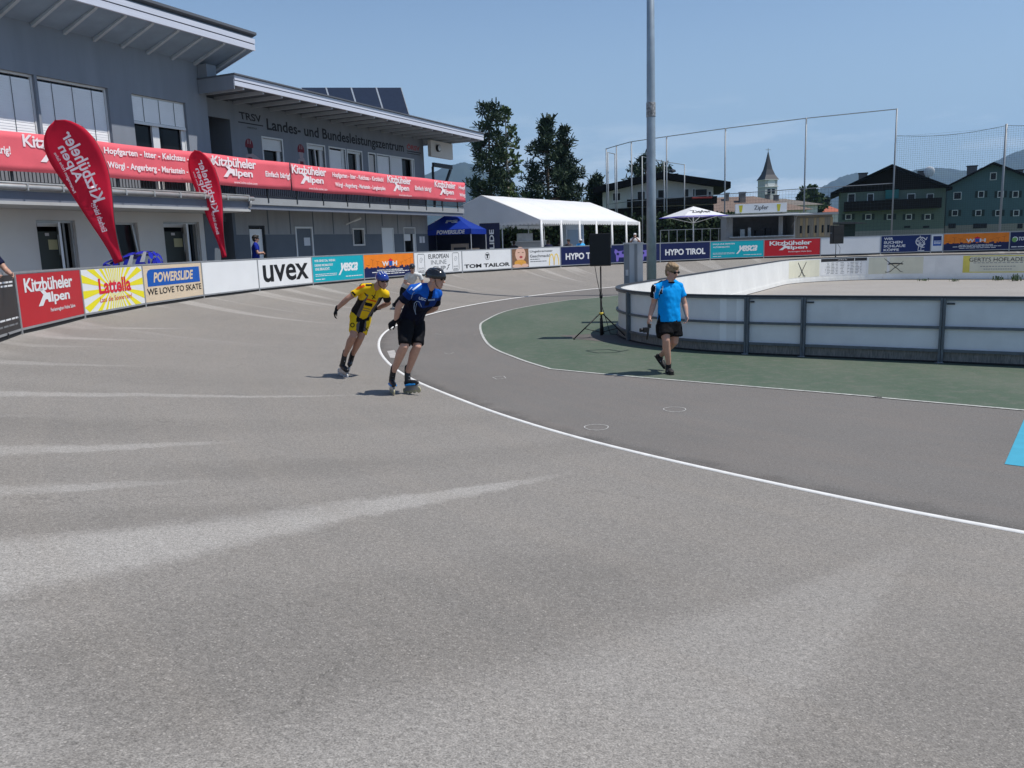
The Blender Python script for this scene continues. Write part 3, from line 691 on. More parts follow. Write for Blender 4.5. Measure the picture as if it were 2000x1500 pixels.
def art_yesca(lines):
    def f(t, L):
        rect(t, 0.03, L-.03, .075, .985, -.014, pr_teal, 'sheet')
        for k, s in enumerate(lines): tx(t, s, L*(.04+.022*len(s)*.9/2*1.0)+L*.03, .84-k*.15, L*.0225*len(s), .10, pr_white, -.018, bold=0.03)
        tx(t, 'yesca', L*.68, .50, L*.40, .46, pr_white, -.018, bold=0.03, shear=0.45, spacing=.86)
        smallrows(t, L*.05, L*.45, (.34, .28), .022, -.018, pr_white, 8); smallrows(t, L*.05, L*.22, (.15,), .03, -.018, pr_white, 2); smallrows(t, L*.62, L*.96, (.19,), .03, -.018, pr_white, 6)
    return f
def art_wh(t, L):
    rect(t, 0.03, L-.03, .075, .985, -.014, pr_orange, 'sheet')
    random.seed(11); pts = [(.03, .075), (L-.03, .075)]; x = L-.03
    while x > .03:
        w = random.uniform(.05, .14); h = random.uniform(.42, .52); pts += [(x, h), (max(x-w, .03), h)]; x -= w
    fl(t, pts, -.016, pr_navy, 'skyline_print')
    for sg in (0, 1):
        for k in range(4):
            bx = (.08+.09*k)*L; bx = L-bx if sg else bx; h = .56+.07*((k*7+sg*3) % 4)
            stroke(t, [(bx, .45), (bx, h), (bx+(.10 if sg else -.10), h+.03), (bx, h), (bx+(-.12 if sg else .12), h)], .012, -.0165, pr_orange2, 'crane_print')
    tx(t, 'W', L*.415, .60, L*.13, .19, pr_white, -.020, bold=0.03); tx(t, 'H', L*.60, .60, L*.09, .19, pr_white, -.020, bold=0.03)
    rect(t, L*.485, L*.55, .505, .70, -.020, pr_blue); fl(t, [(L*.465, .70), (L*.57, .70), (L*.545, .78), (L*.525, .78), (L*.518, .84), (L*.508, .78), (L*.49, .78)], -.020, pr_lred)
    tx(t, 'WÜRTH-HOCHENBURGER', L*.5, .34, L*.52, .085, pr_white, -.020, bold=0.02); smallrows(t, L*.15, L*.88, (.25,), .03, -.020, pr_white, 9); smallrows(t, L*.25, L*.8, (.17,), .03, -.020, pr_white, 7)
def art_euro(t, L):
    art_blank(t, L)
    for cx in (.14, .86):
        c = L*cx; stroke(t, [(c-.22, .20), (c-.22, .86), (c-.18, .92), (c+.18, .92), (c+.22, .86), (c+.22, .20), (c+.18, .13), (c-.18, .13), (c-.22, .20)], .02, -.018, pr_black, closed=True)
        stroke(t, [(c+.10*math.cos(q*.5)*(1-q/22), .64+.14*math.sin(q*.5)*(1-q/22)) for q in range(18)], .015, -.018, pr_grey); tx(t, 'SKATE', c, .30, .30, .07, pr_grey); smallrows(t, c-.15, c+.15, (.17,), .04, -.018, pr_grey, 2)
    tx(t, 'EUROPEAN', L*.5, .80, L*.42, .20, pr_black, bold=0.008); tx(t, 'INLINE', L*.5, .54, L*.32, .19, pr_grey); tx(t, 'CUP', L*.5, .26, L*.28, .21, pr_grey, bold=.02)
    stroke(t, [(L*.66, .18), (L*.70, .30), (L*.69, .36), (L*.73, .40)], .04, -.018, pr_black)
def art_tom(t, L):
    art_blank(t, L); stroke(t, ring_pts(L*.5, .70, .15, .17, n=30), .018, -.018, pr_black, closed=True)
    fl(t, [(L*.5-.10, .80), (L*.5+.10, .80), (L*.5+.10, .73), (L*.5+.035, .73), (L*.5+.05, .60), (L*.5-.05, .60), (L*.5-.035, .73), (L*.5-.10, .73)], -.018, pr_black)
    tx(t, 'TOM TAILOR', L*.5, .27, L*.92, .18, pr_black, bold=0.035)
def art_burger(t, L):
    art_blank(t, L); w = L*.34
    rect(t, .035, w, .08, .98, -.016, pr_hair, 'poster_hair'); fl(t, ring_pts(w*.52, .72, w*.30, .36), -.017, pr_skin, 'poster_face')
    rect(t, w*.36, w*.7, .08, .40, -.0168, pr_skin, 'poster_neck'); fl(t, ring_pts(w*.55, .58, w*.09, .06), -.018, pr_lip, 'poster_mouth')
    for x in (.42, .66): fl(t, ring_pts(w*x, .80, w*.06, .02), -.018, pr_hair, 'poster_eye')
    fl(t, ring_pts(w*.50, .30, w*.34, .15), -.0185, pr_bun, 'poster_bun'); fl(t, ring_pts(w*.30, .15, w*.26, .09), -.019, pr_skin, 'poster_hand'); fl(t, ring_pts(w*.78, .16, w*.2, .09), -.019, pr_skin, 'poster_hand')
    tx(t, 'Ungebremster', L*.60, .82, L*.47, .14, pr_dark, bold=.008); tx(t, 'Geschmack!', L*.57, .60, L*.41, .14, pr_dark, bold=.008); smallrows(t, L*.37, L*.56, (.42,), .04, -.018, pr_grey, 3); smallrows(t, L*.37, L*.70, (.31,), .04, -.018, pr_grey, 4)
    for c in (.81, .91): stroke(t, [(L*c+math.cos(R(a))*L*.05, .10+.56*math.sin(R(a))) for a in range(0, 181, 12)], .05, -.018, pr_gold, 'arch_print')
def art_hypo(t, L): rect(t, 0.03, L-.03, .075, .985, -.014, pr_navy, 'sheet'); tx(t, 'HYPO TIROL', L*.5, .50, L*.80, .34, pr_white, bold=0.035)
def art_cow(t, L):
    rect(t, 0.03, L-.03, .075, .985, -.014, pr_navy, 'sheet')
    for cx in (.22, .72):
        c = L*cx; fl(t, [(c-.32, .12), (c-.34, .45), (c-.44, .62), (c-.40, .78), (c-.28, .74), (c-.2, .66), (c+.22, .70), (c+.30, .84), (c+.42, .72), (c+.34, .55), (c+.33, .12), (c+.2, .12), (c+.15, .33), (c-.15, .33), (c-.2, .12)], -.016, pr_lilac, 'patch_print')
        for (a, b_, r_) in ((-.22, .52, .09), (.12, .58, .10), (.26, .3, .07)): fl(t, ring_pts(c+a, b_, r_, r_*.8, n=9), -.018, pr_navy, 'spot_print')
def art_kopf(t, L):
    rect(t, 0.03, L-.03, .075, .985, -.014, pr_navy2, 'sheet')
    for k, s in enumerate(('WIR', 'SUCHEN', 'SCHLAUE', 'KÖPFE')):
        w = L*.062*len(s); tx(t, s, L*.06+w/2, .83-k*.205, w, .145 if k < 3 else .165, pr_white, bold=.03)
    c = L*.80
    stroke(t, ring_pts(c, .62, .26, .24, 20, 330), .045, -.018, pr_white); stroke(t, [(c-.1, .38), (c-.14, .12), (c+.2, .12)], .04, -.018, pr_white); stroke(t, [(c+.2, .3), (c+.02, .3), (c+.02, .16)], .04, -.018, pr_white)
    for (a, b_) in ((-.14, .66), (.02, .74), (.14, .62), (-.04, .55)): stroke(t, ring_pts(c+a, b_, .055, .05, n=8), .03, -.018, pr_white, closed=True)
    stroke(t, [(c-.2, .48), (c+.1, .46), (c+.2, .56)], .04, -.018, pr_white); stroke(t, [(c-.06, .36), (c+.12, .36)], .05, -.018, pr_white); stroke(t, [(c+.27, .7), (c+.32, .86)], .035, -.018, pr_white); stroke(t, [(c-.05, .86), (c-.05, .95)], .04, -.018, pr_white)
def art_small(t, L):
    rect(t, 0.03, L-.03, .075, .985, -.014, pr_white, 'sheet'); rect(t, L*.18, L*.86, .36, .90, -.016, pr_blue, 'poster'); rect(t, L*.18, L*.86, .66, .90, -.0175, pr_navy2, 'poster_band'); smallrows(t, L*.25, L*.8, (.60, .52, .46), .04, -.0185, pr_white, 3)
def art_globe(t, L):
    rect(t, 0.03, L-.03, .075, .985, -.014, pr_navy, 'sheet'); fl(t, ring_pts(.24, .58, .13, .14), -.016, pr_green, 'globe_print'); stroke(t, ring_pts(.26, .6, .12, .12, -60, 150), .04, -.018, pr_white); tx(t, 'TO', .56, .62, .26, .2, pr_white, bold=.03, shear=.2); smallrows(t, .1, L-.1, (.16,), .05, -.018, pr_white, 6)
BOARDS = [ # left and right edge in the photo, art, label
 (-110, 26, art_dark, 'charcoal advertising board with a dim red figure, beside the red resort board'),
 (26, 153, art_red, 'red advertising board with white resort lettering, next to the yellow sunray board'),
 (153, 275, art_sun, 'white advertising board with yellow sun rays and red lettering'),
 (275, 391, art_power, 'beige advertising board with blue badge and black skate slogan'),
 (391, 501, art_blank, 'blank white board between the beige board and the big black lettering'),
 (501, 607, art_uvex, 'white advertising board with four huge black letters'),
 (607, 708, art_yesca(('WIR SIND DA, WENN', 'DEINE MOBILITÄT', 'UNS BRAUCHT.')), 'turquoise advertising board with three text lines beside the big black lettering'),
 (708, 807, art_wh, 'orange and navy builder board behind the yellow skater'),
 (807, 901, art_euro, 'white board with grey lettering framed by two rounded logos'),
 (901, 998, art_tom, 'white board with a T in a circle over black lettering'),
 (998, 1094, art_burger, 'white board with a woman holding a burger and yellow arches'),
 (1094, 1191, art_hypo, 'navy bank board half hidden behind the loudspeaker'),
 (1191, 1289, art_cow, 'navy board with lilac cow shapes behind the grey cabinet'),
 (1289, 1387, art_hypo, 'navy bank board with white letters between lilac cows and turquoise board'),
 (1387, 1492, art_yesca(('SAG JA ZUR SMARTEN', 'AUTOMOBILITÄT.')), 'turquoise advertising board with two text lines under the beer parasol'),
 (1492, 1603, art_red, 'red resort board between a turquoise board and a blank white board'),
 (1603, 1721, art_blank, 'blank white board behind the distant loudspeaker'),
 (1721, 1819, art_kopf, 'navy blue board with white slogan and line drawn head'),
 (1819, 1843, art_small, 'narrow white board with a small blue poster'),
 (1843, 1973, art_wh, 'orange and navy builder board in front of the teal house'),
 (1973, 2110, art_globe, 'navy board with green globe beside the orange builder board'),
]
def board_pt(x):
    y = interp([0, 160, 400, 700, 1000, 1288, 1600, 1972], [536, 520, 509, 494, 485, 472, 461, 451], x)
    d = ray(x, y); d.z = 0; d.normalize(); bq = d.dot(C0); c2 = C0.length_squared - R_OUT ** 2
    k = bq + math.sqrt(max(bq * bq - c2, 0)); return d * k
for x0, x1, art, lab in BOARDS:
    p0, p1 = board_pt(x0), board_pt(x1); L = (p1 - p0).length; an = math.atan2(p1.y - p0.y, p1.x - p0.x)
    t = thing('advertising_board', lab, 'advertising board', (p0.x, p0.y, Z_BANK), an)
    MB().box(0.006, L - .006, -.012, .03, .05, 1.0).build('backing', m_alu, t)
    MB().box(0.002, L - .002, -.022, .04, 1.0, 1.035).build('top_rail', m_alu, t)
    MB().box(0.004, L - .004, -.020, .04, .035, .068).build('bottom_rail', m_alu, t)
    for xx in (.002, L - .026): MB().box(xx, xx + .024, -.024, .045, -.03, .999).build('post', m_alu, t)
    MB().box(.027, L - .027, -.002, .02, -.04, .034).build('shadow_gap', m_gap, t)
    mb = MB()
    for xx in (.5, L - .5):
        if L > 1.2: mb.prism([Vector((xx, .045, -.05)), Vector((xx, .6, .03)), Vector((xx, .045, .8))], (.04, 0, 0))
    if L > 1.2: tag(mb.build('rear_braces', m_alu, t), kind='stuff')
    art(t, L)
# ================================================================== CLUBHOUSE
m_wall = M('blue_grey_render', (0.225, 0.25, 0.29), 0.85, var=0.10, vscale=1.4, stretch=(1.5, 1.5, .25), bump=0.15, bscale=60)
m_wall2 = M('pale_grey_render', (0.64, 0.62, 0.59), 0.85, var=0.07, vscale=0.7, bump=0.15, bscale=60)
m_wallg = M('grey_panel_wall', (0.30, 0.305, 0.31), 0.7, var=0.12, vscale=2, stretch=(1.5, 1.5, .3))
m_walld = M('slate_band', (0.125, 0.145, 0.17), 0.75, var=0.08, vscale=1.2)
m_fasc = M('lavender_white_fascia', (0.56, 0.59, 0.68), 0.5, var=0.10, vscale=2, stretch=(0.3, 1, 8))
m_fdark = M('fascia_groove', (0.09, 0.10, 0.16), 0.6)
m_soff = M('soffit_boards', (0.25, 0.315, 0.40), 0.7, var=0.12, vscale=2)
m_soffw = M('wing_soffit', (0.09, 0.105, 0.125), 0.7, var=0.12)  # darker than the other soffit: shade between the rafters put into the colour
m_raft = M('underlit_rafter', (0.46, 0.50, 0.55), 0.6, var=0.1, vscale=4)  # light from below put into the pale rafter colour
m_rooftop = M('roof_membrane', (0.10, 0.11, 0.13), 0.7)
m_wfr = M('white_window_frame', (0.70, 0.71, 0.71), 0.4)
m_blind = M('blind_slat', (0.88, 0.88, 0.88), 0.45, var=0.04)
m_glass = M('dark_window_glass', (0.008, 0.009, 0.011), 0.06, spec=0.22)
m_dglass = M('reflection_grey_glass', (0.085, 0.10, 0.098), 0.12, spec=.4)  # reflection on the door panes put into the base colour as grey
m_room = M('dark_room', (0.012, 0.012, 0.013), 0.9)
m_dkst = M('dark_steel', (0.03, 0.034, 0.04), 0.5, 0.4)
m_conc = M('balcony_concrete', (0.30, 0.31, 0.32), 0.8, var=0.1, vscale=1.5)
m_canop = M('canopy_fascia', (0.15, 0.165, 0.205), 0.55, var=0.08)
m_lip = M('canopy_lip', (0.45, 0.45, 0.44), 0.6, var=0.1)
m_zinc = M('zinc_gutter', (0.46, 0.46, 0.45), 0.4, 0.5, var=0.15, vscale=5)
m_note = M('paper_notice', (0.60, 0.58, 0.36), 0.7); m_note2 = M('white_notice', (0.66, 0.67, 0.70), 0.7)
BX, BY = 21.5, 20.8
BMW = Matrix.Rotation(FA, 4, 'Z') @ T(BX, BY, G); OFF = T(-BX, -BY, -G)
club = thing('clubhouse', 'two storey blue grey sports clubhouse with flat roofs and long balcony', 'building', mw=BMW)
def bp_(mb, name, mat, parent=None, smooth=False, kind=None):
    o = mb.build(name, mat, parent or club, smooth)
    if parent is None: o.matrix_local = OFF
    if kind: o['kind'] = kind
    return o
def wall_open(s0, s1, z0, z1, y, th, ops):
    mb = MB(); xs = sorted(set([s0, s1] + [v for o in ops for v in o[:2] if s0 < v < s1]))
    for a_, b_ in zip(xs, xs[1:]):
        mid = (a_ + b_) / 2; cuts_ = sorted([(max(o[2], z0), min(o[3], z1)) for o in ops if o[0] < mid < o[1] and o[3] > z0 and o[2] < z1]); z = z0
        for c0, c1 in cuts_:
            if c0 > z: mb.box(a_, b_, y, y + th, z, c0)
            z = c1
        if z < z1: mb.box(a_, b_, y, y + th, z, z1)
    return mb
def frame_part(s0, s1, z0, z1, y, w=0.06, d=0.08, mat=None, name='window', bottom=True):
    mb = MB().box(s0, s0 + w, y, y + d, z0, z1).box(s1 - w, s1, y, y + d, z0, z1).box(s0 + w, s1 - w, y, y + d, z1 - w, z1)
    if bottom: mb.box(s0 + w, s1 - w, y, y + d, z0, z0 + w)
    return bp_(mb, name, mat or m_wfr)
def slats(s0, s1, z0, z1, y, parent, pitch=0.07):
    mb = MB(); n = int((z1 - z0) / pitch)
    for k in range(n):
        z = z0 + k * pitch
        mb.quad((s0, y, z), (s1, y, z), (s1, y + 0.008, z + pitch * 1.02), (s0, y + 0.008, z + pitch * 1.02))
    o = bp_(mb, 'blind_slats', m_blind, parent); o['kind'] = 'stuff'
    if parent is None: pass
    if s1 - s0 < 1.3: return o
    m2 = MB()
    for f in (0.2, 0.5, 0.8): m2.box(lerp(s0, s1, f) - .006, lerp(s0, s1, f) + .006, y - .012, y - .004, z0, z1)
    c = bp_(m2, 'blind_cord', m_dkst, parent); c['kind'] = 'stuff'
    return o
YL, YW = 20.8, 21.5
sC = fp(405, 210, YL)[0]
# ---- left block, upper storey
zt = fp(210, 172, YL)[1]; zt2 = fp(300, 190, YL)[1]
w1 = [(fp(-150, 140, YL)[0], fp(66, 145, YL)[0], 4.75, zt), (fp(71, 146, YL)[0], fp(210, 172, YL)[0], 4.75, zt)]
w2 = (fp(256, 182, YL)[0], fp(362, 200, YL)[0], 3.97, zt2)
bp_(wall_open(5.0, sC, 3.96, 8.62, YL, 0.35, w1 + [w2]), 'upper_wall', m_wall)
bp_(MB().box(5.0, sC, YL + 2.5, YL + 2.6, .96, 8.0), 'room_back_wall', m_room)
bp_(MB().box(sC - .02, sC + .001, YL + .36, YL + 6, 3.96, 7.9), 'upper_side_wall', m_wall)
bp_(MB().box(5.0, 5.3, YL + .36, YL + 6.4, .96, 7.4), 'end_wall', m_wall)
for o in w1:
    f = frame_part(*o, YL + .10); slats(o[0] + .07, o[1] - .07, o[2] + .07, o[3] - .06, YL + .11, f)
    bp_(MB().box(o[0] + .06, o[1] - .06, YL + .165, YL + .17, o[2] + .06, o[3] - .06), 'pane', m_glass, f)
f = frame_part(*w2, YL + .10); zb = fp(262, 234, YL)[1]; sm = lerp(w2[0], w2[1], .42)
slats(w2[0] + .05, w2[1] - .05, zb, w2[3] - .05, YL + .07, f)
bp_(MB().box(w2[0] + .03, w2[1] - .03, YL + .05, YL + .09, zb - .09, zb - .01), 'blind_rail', m_wfr, f)
bp_(MB().box(sm - .13, sm + .13, YL + .11, YL + .19, 4.0, zb + .2), 'mullion', m_wfr, f)
for a_, b_ in ((w2[0] + .08, sm - .14), (sm + .14, w2[1] - .2)): bp_(MB().box(a_, b_, YL + .2, YL + .21, 4.05, zb + .2), 'pane', m_glass, f)
bp_(MB().box(w2[1] - .19, w2[1] - .06, YL + .12, YL + .18, 4.0, zb + .2), 'sash', m_wfr, f)
# upper roof, rising to the front
def roof_z(y): return 8.65 - 0.33 * (y - 19.400)
s0r, s1r = 5.0, fp(493, 72, 19.400)[0]
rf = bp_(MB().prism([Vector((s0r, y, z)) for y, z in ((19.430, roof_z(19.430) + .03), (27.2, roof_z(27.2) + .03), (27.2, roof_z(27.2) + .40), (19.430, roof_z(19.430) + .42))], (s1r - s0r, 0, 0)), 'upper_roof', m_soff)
zz = roof_z(19.400)
bp_(MB().box(s0r, s1r + .03, 19.350, 19.428, zz - .02, zz + .16), 'fascia_board', m_fasc, rf)
bp_(MB().box(s0r, s1r + .03, 19.380, 19.428, zz + .16, zz + .19), 'fascia_groove', m_fdark, rf)
bp_(MB().box(s0r, s1r + .03, 19.335, 19.428, zz + .19, zz + .34), 'fascia_board', m_fasc, rf)
bp_(MB().prism([Vector((s0r, y, z)) for y, z in ((19.270, roof_z(19.270) + .425), (27.2, roof_z(27.2) + .425), (27.2, roof_z(27.2) + .48), (19.270, roof_z(19.270) + .50))], (s1r - s0r + .06, 0, 0)), 'roof_edge', m_rooftop, rf)
k = 0
s = s1r - .35
while s > 8:
    bp_(MB().prism([Vector((s, y, z)) for y, z in ((19.435, roof_z(19.435) + .025), (YL, roof_z(YL) + .025), (YL, roof_z(YL) - .07), (19.500, roof_z(19.500) - .02))], (.09, 0, 0)), 'rafter', m_raft, rf); s -= .93
bp_(MB().prism([Vector((s1r + .001, y, z)) for y, z in ((19.435, roof_z(19.435) + .0), (27.2, roof_z(27.2)), (27.2, roof_z(27.2) + .4), (19.435, roof_z(19.435) + .42))], (.028, 0, 0)), 'end_board', m_fasc, rf)
bp_(MB().box(sC - .30, sC + .12, 20.40, 20.78, 7.55, 8.15), 'rainwater_hopper', m_wall)
# ---- wing, upper storey
sW0, sW1 = fp(450, 250, YW)[0], fp(826, 272, YW)[0]
def wo(x0, x1, z0=4.55, zt=6.29): return (fp(x0, 290, YW)[0], fp(x1, 290, YW)[0], z0, zt)
wins = [(wo(514, 551), 'half'), (wo(601, 633), 'tilt'), (wo(643, 673), 'shut'), (wo(678, 705), 'dark'), (wo(719, 731), 'slim'), (wo(736, 760), 'low'), (wo(763, 806), 'pair')]
bp_(wall_open(sW0, sW1, 3.96, 7.40, YW, 0.3, [w for w, _ in wins]), 'wing_upper_wall', m_wall)
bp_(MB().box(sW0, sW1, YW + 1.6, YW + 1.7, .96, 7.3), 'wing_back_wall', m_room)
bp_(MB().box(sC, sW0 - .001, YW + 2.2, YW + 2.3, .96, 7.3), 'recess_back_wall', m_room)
bp_(MB().box(sW0 - .0, sW0 + .02, YW + .301, YW + 2.2, 3.96, 7.3), 'recess_side_wall', m_wall)
bp_(MB().box(sC + .0, sW0 + .02, YW - .02, YW + .05, 6.75, 7.36), 'recess_lintel', m_wall)
bp_(MB().box(sW1 - .3, sW1 - .002, YW + .301, YW + 6, .96, 7.3), 'wing_end_wall', m_wall)
for w, kd in wins:
    a_, b_, z0, z1 = w
    f = bp_(MB().box(a_ - .06, a_, YW - .015, YW + .1, z0, z1 + .06).box(b_, b_ + .06, YW - .015, YW + .1, z0, z1 + .06).box(a_, b_, YW - .015, YW + .1, z1, z1 + .06), 'window', m_wfr)
    bp_(MB().box(a_ + .0, b_ - .0, YW + .2, YW + .21, z0, z1), 'pane', m_glass, f)
    if kd == 'half': bp_(MB().box(a_, b_, YW + .05, YW + .12, z1 - .42, z1), 'shutter', m_wfr, f); bp_(MB().box(b_ - .2, b_ - .02, YW + .1, YW + .16, z0, z1 - .4), 'sash', m_wfr, f)
    if kd == 'tilt':
        bp_(MB().box(a_, b_, YW + .05, YW + .12, z1 - .15, z1), 'shutter', m_wfr, f)
        bp_(MB().prism([Vector((a_ + .55, YW + .10, z1 - .15)), Vector((a_ + .60, YW + .10, z1 - .15)), Vector((a_ + .72, YW + .10, z0)), Vector((a_ + .67, YW + .10, z0))], (0, .05, 0)), 'sash', m_wfr, f); bp_(MB().box(b_ - .22, b_, YW + .1, YW + .17, z0, z1 - .15), 'sash', m_wfr, f)
    if kd == 'shut': slats(a_, b_ - .22, z0, z1 - .05, YW + .05, f); bp_(MB().box(b_ - .2, b_, YW + .05, YW + .1, z0, z1), 'sash', m_wfr, f)
    if kd == 'dark': bp_(MB().box(a_, b_, YW + .05, YW + .12, z1 - .1, z1), 'shutter', m_wfr, f); bp_(MB().box(b_ - .26, b_, YW + .1, YW + .17, z0, z1 - .1), 'sash', m_wfr, f)
    if kd == 'slim': bp_(MB().box(a_ + .05, b_ - .02, YW + .06, YW + .1, z0, z1 - .04), 'door_leaf', m_wall2, f)
    if kd == 'low': slats(a_, b_, z0 + .25, z1, YW + .05, f)
    if kd == 'pair': mm = lerp(a_, b_, .48); bp_(MB().box(a_, mm, YW + .02, YW + .1, z0, z1), 'shutter', m_wfr, f); bp_(MB().box(b_ - .14, b_, YW + .02, YW + .1, z0, z1), 'sash', m_wfr, f)
# wing roof
fs0, fs1 = fp(455, 145, 19.3)[0], 38.85
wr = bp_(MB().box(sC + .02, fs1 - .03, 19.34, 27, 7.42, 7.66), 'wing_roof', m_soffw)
bp_(MB().box(fs0, sC + .018, 19.34, YL - .01, 7.42, 7.66), 'roof_return', m_soffw, wr)
bp_(MB().box(fs0, fs1, 19.26, 19.338, 7.36, 7.50), 'fascia_board', m_fasc, wr)
bp_(MB().box(fs0, fs1, 19.29, 19.338, 7.50, 7.53), 'fascia_groove', m_fdark, wr)
bp_(MB().box(fs0, fs1, 19.25, 19.338, 7.53, 7.67), 'fascia_board', m_fasc, wr)
bp_(MB().box(fs0 - .03, fs0 - .002, 19.27, YL - .02, 7.24, 7.68), 'end_board', m_wall, wr)
bp_(MB().box(fs1 - .028, fs1 + .002, 19.342, 27, 7.36, 7.68), 'end_board', m_fasc, wr)
bp_(MB().box(fs0 - .04, fs1 + .05, 19.20, 27.05, 7.685, 7.73), 'roof_edge', m_rooftop, wr)
s = fs0 + .45
while s < fs1 - .1:
    bp_(MB().box(s, s + .07, 19.35, YW if s > sC else YL - .02, 7.30, 7.418), 'rafter', m_raft, wr); s += .935
# gable beam, clock and steel brace at the open end
bp_(MB().box(sW1 - .25, 38.55, 20.92, 21.10, 6.50, 7.28), 'end_beam', m_wall2)
ck = bp_(MB(), 'clock', m_dkst)
ck.data = MB().prism([Vector((36.96 + .17 * math.cos(R(a)), 20.80, 6.93 + .17 * math.sin(R(a)))) for a in range(0, 360, 20)], (0, .12, 0)).mesh('clock', m_dkst)
bp_(MB().prism([Vector((36.96 + .14 * math.cos(R(a)), 20.79, 6.93 + .14 * math.sin(R(a)))) for a in range(0, 360, 20)], (0, .008, 0)), 'clock_face', m_wfr, ck)
bp_(MB().box(36.95, 36.97, 20.78, 20.786, 6.93, 7.03).box(36.96, 37.03, 20.78, 20.786, 6.925, 6.94), 'clock_hands', m_dkst, ck)
bp_(MB().box(sW1 + .01, 38.5, 20.94, 21.06, 6.02, 6.22), 'steel_beam', m_dkst)
bp_(MB().prism([Vector((38.3, 20.95, 6.0)), Vector((38.45, 20.95, 6.0)), Vector((37.6, 20.95, 4.9)), Vector((37.45, 20.95, 4.9))], (0, .1, 0)), 'steel_brace', m_dkst)
bp_(MB().box(sW1 + .02, sW1 + .1, 21.0, 21.1, 3.96, 6.02), 'steel_post', m_dkst)
# ---- balcony
bp_(MB().box(5.0, 21.9, 20.0, YL - .002, 3.80, 3.95).box(21.901, 37.8, 20.0, YW - .002, 3.72, 3.95), 'balcony_slab', m_conc)
bp_(MB().box(21.95, 37.75, 20.05, 20.12, 3.56, 3.72), 'slab_edge_beam', m_canop)
rail = bp_(MB().box(5.0, 37.8, 20.03, 20.07, 5.06, 5.10).box(5.0, 37.8, 20.03, 20.07, 4.02, 4.05), 'railing', m_dkst)
mb = MB()
s = 5.0
while s < 37.8: mb.box(s, s + .014, 20.04, 20.06, 4.05, 5.06); s += .105
bp_(mb, 'balusters', m_dkst, rail, kind='stuff')
s = 6.1
while s < 37.8: bp_(MB().box(s, s + .06, 19.985, 20.028, 3.80, 5.10), 'railing_post', m_dkst, rail); s += 1.55
# canopy in front of the left block
can = bp_(MB().box(5.0, 21.40, 19.25, YL - .01, 3.50, 3.74), 'canopy', m_canop)
bp_(MB().box(5.0, 21.38, 19.22, YL - .012, 3.42, 3.498), 'canopy_lip', m_lip, can)
bp_(MB().tube([(5.0, 19.17, 3.83), (21.5, 19.17, 3.83)], .065, 8), 'gutter', m_zinc, can, True)
bp_(MB().tube([(5.0, 19.25, 3.93), (21.4, 19.25, 3.93)], .03, 6), 'rail_pipe', m_zinc, can, True)
bp_(MB().box(5.0, 21.4, 19.27, 19.99, 3.742, 3.80), 'canopy_top', m_zinc, can)
s = 6.0
while s < 21.5: bp_(MB().box(s, s + .035, 19.09, 19.24, 3.75, 3.91), 'gutter_bracket', m_zinc, can); s += .95
bp_(MB().tube([(21.36, 19.17, 3.80), (21.36, 19.19, 3.60), (21.36, 19.6, 3.40)], .045, 8), 'downpipe', m_zinc, can, True)
# ---- ground floor, left block
def go(x0, x1, zt, yd, z0=None): return (fp(x0, 440, yd)[0], fp(x1, 440, yd)[0], z0 if z0 is not None else G + .02, zt)
dL, wM, dM = go(72, 148, 3.14, YL), go(222, 270, 3.10, YL, 2.0), go(320, 390, 3.14, YL)
bp_(wall_open(5.0, sC, G - .3, 3.42, YL + .02, .3, [dL, wM, dM]), 'lower_wall', m_wall2)
for o in (dL, dM):
    f = frame_part(*o, YL + .12, .07, .08, m_zinc, 'door', False); sm = lerp(o[0], o[1], .58)
    bp_(MB().box(o[0] + .07, sm, YL + .15, YL + .17, o[2], o[3] - .3), 'pane', m_dglass, f)
    bp_(MB().box(o[0] + .07, sm, YL + .10, YL + .2, o[3] - .17, o[3] - .07), 'transom', m_wfr, f)
    lf = bp_(MB().prism([Vector((sm, YL + .1, o[2])), Vector((sm + .07, YL + .1, o[2])), Vector((sm - .33, YL - .46, o[2])), Vector((sm - .40, YL - .46, o[2]))], (0, 0, o[3] - o[2] - .08)), 'open_leaf', m_wfr, f)
    bp_(MB().tube([(sm - .05, YL + .06, 2.2), (sm - .05, YL + .06, 2.75)], .018, 6), 'handle', m_steel, f)
    for q in (.2, .45): bp_(MB().box(lerp(sm, o[1], q) + .08, lerp(sm, o[1], q) + .14, YL + .3, YL + .4, o[2], o[3]), 'inner_jamb', m_zinc, f)
    bp_(MB().box(lerp(o[0], sm, .55), lerp(o[0], sm, .95), YL + .138, YL + .145, 2.35, 2.62), 'notice', m_note, f)
    bp_(MB().box(lerp(o[0], sm, .45), lerp(o[0], sm, .62), YL + .138, YL + .145, 2.72, 2.80), 'notice', m_note2, f)
f = frame_part(*wM, YL + .12, .06, .07, m_zinc); bp_(MB().box(wM[0], wM[1], YL + .16, YL + .17, wM[2], wM[3]), 'pane', m_glass, f)
bp_(MB().prism([Vector((wM[1] - .18, YL + .08, wM[3] - .06)), Vector((wM[1] - .12, YL + .08, wM[3] - .06)), Vector((wM[1] - .02, YL + .02, wM[2])), Vector((wM[1] - .08, YL + .02, wM[2]))], (0, .05, 0)), 'sash', m_zinc, f)
bp_(MB().box(sC - .62, sC + .004, YL + .004, YL + .018, G - .2, 3.415), 'added_dark_slab', m_walld)  # added dark slab, tones down the sunlit end of the lower wall
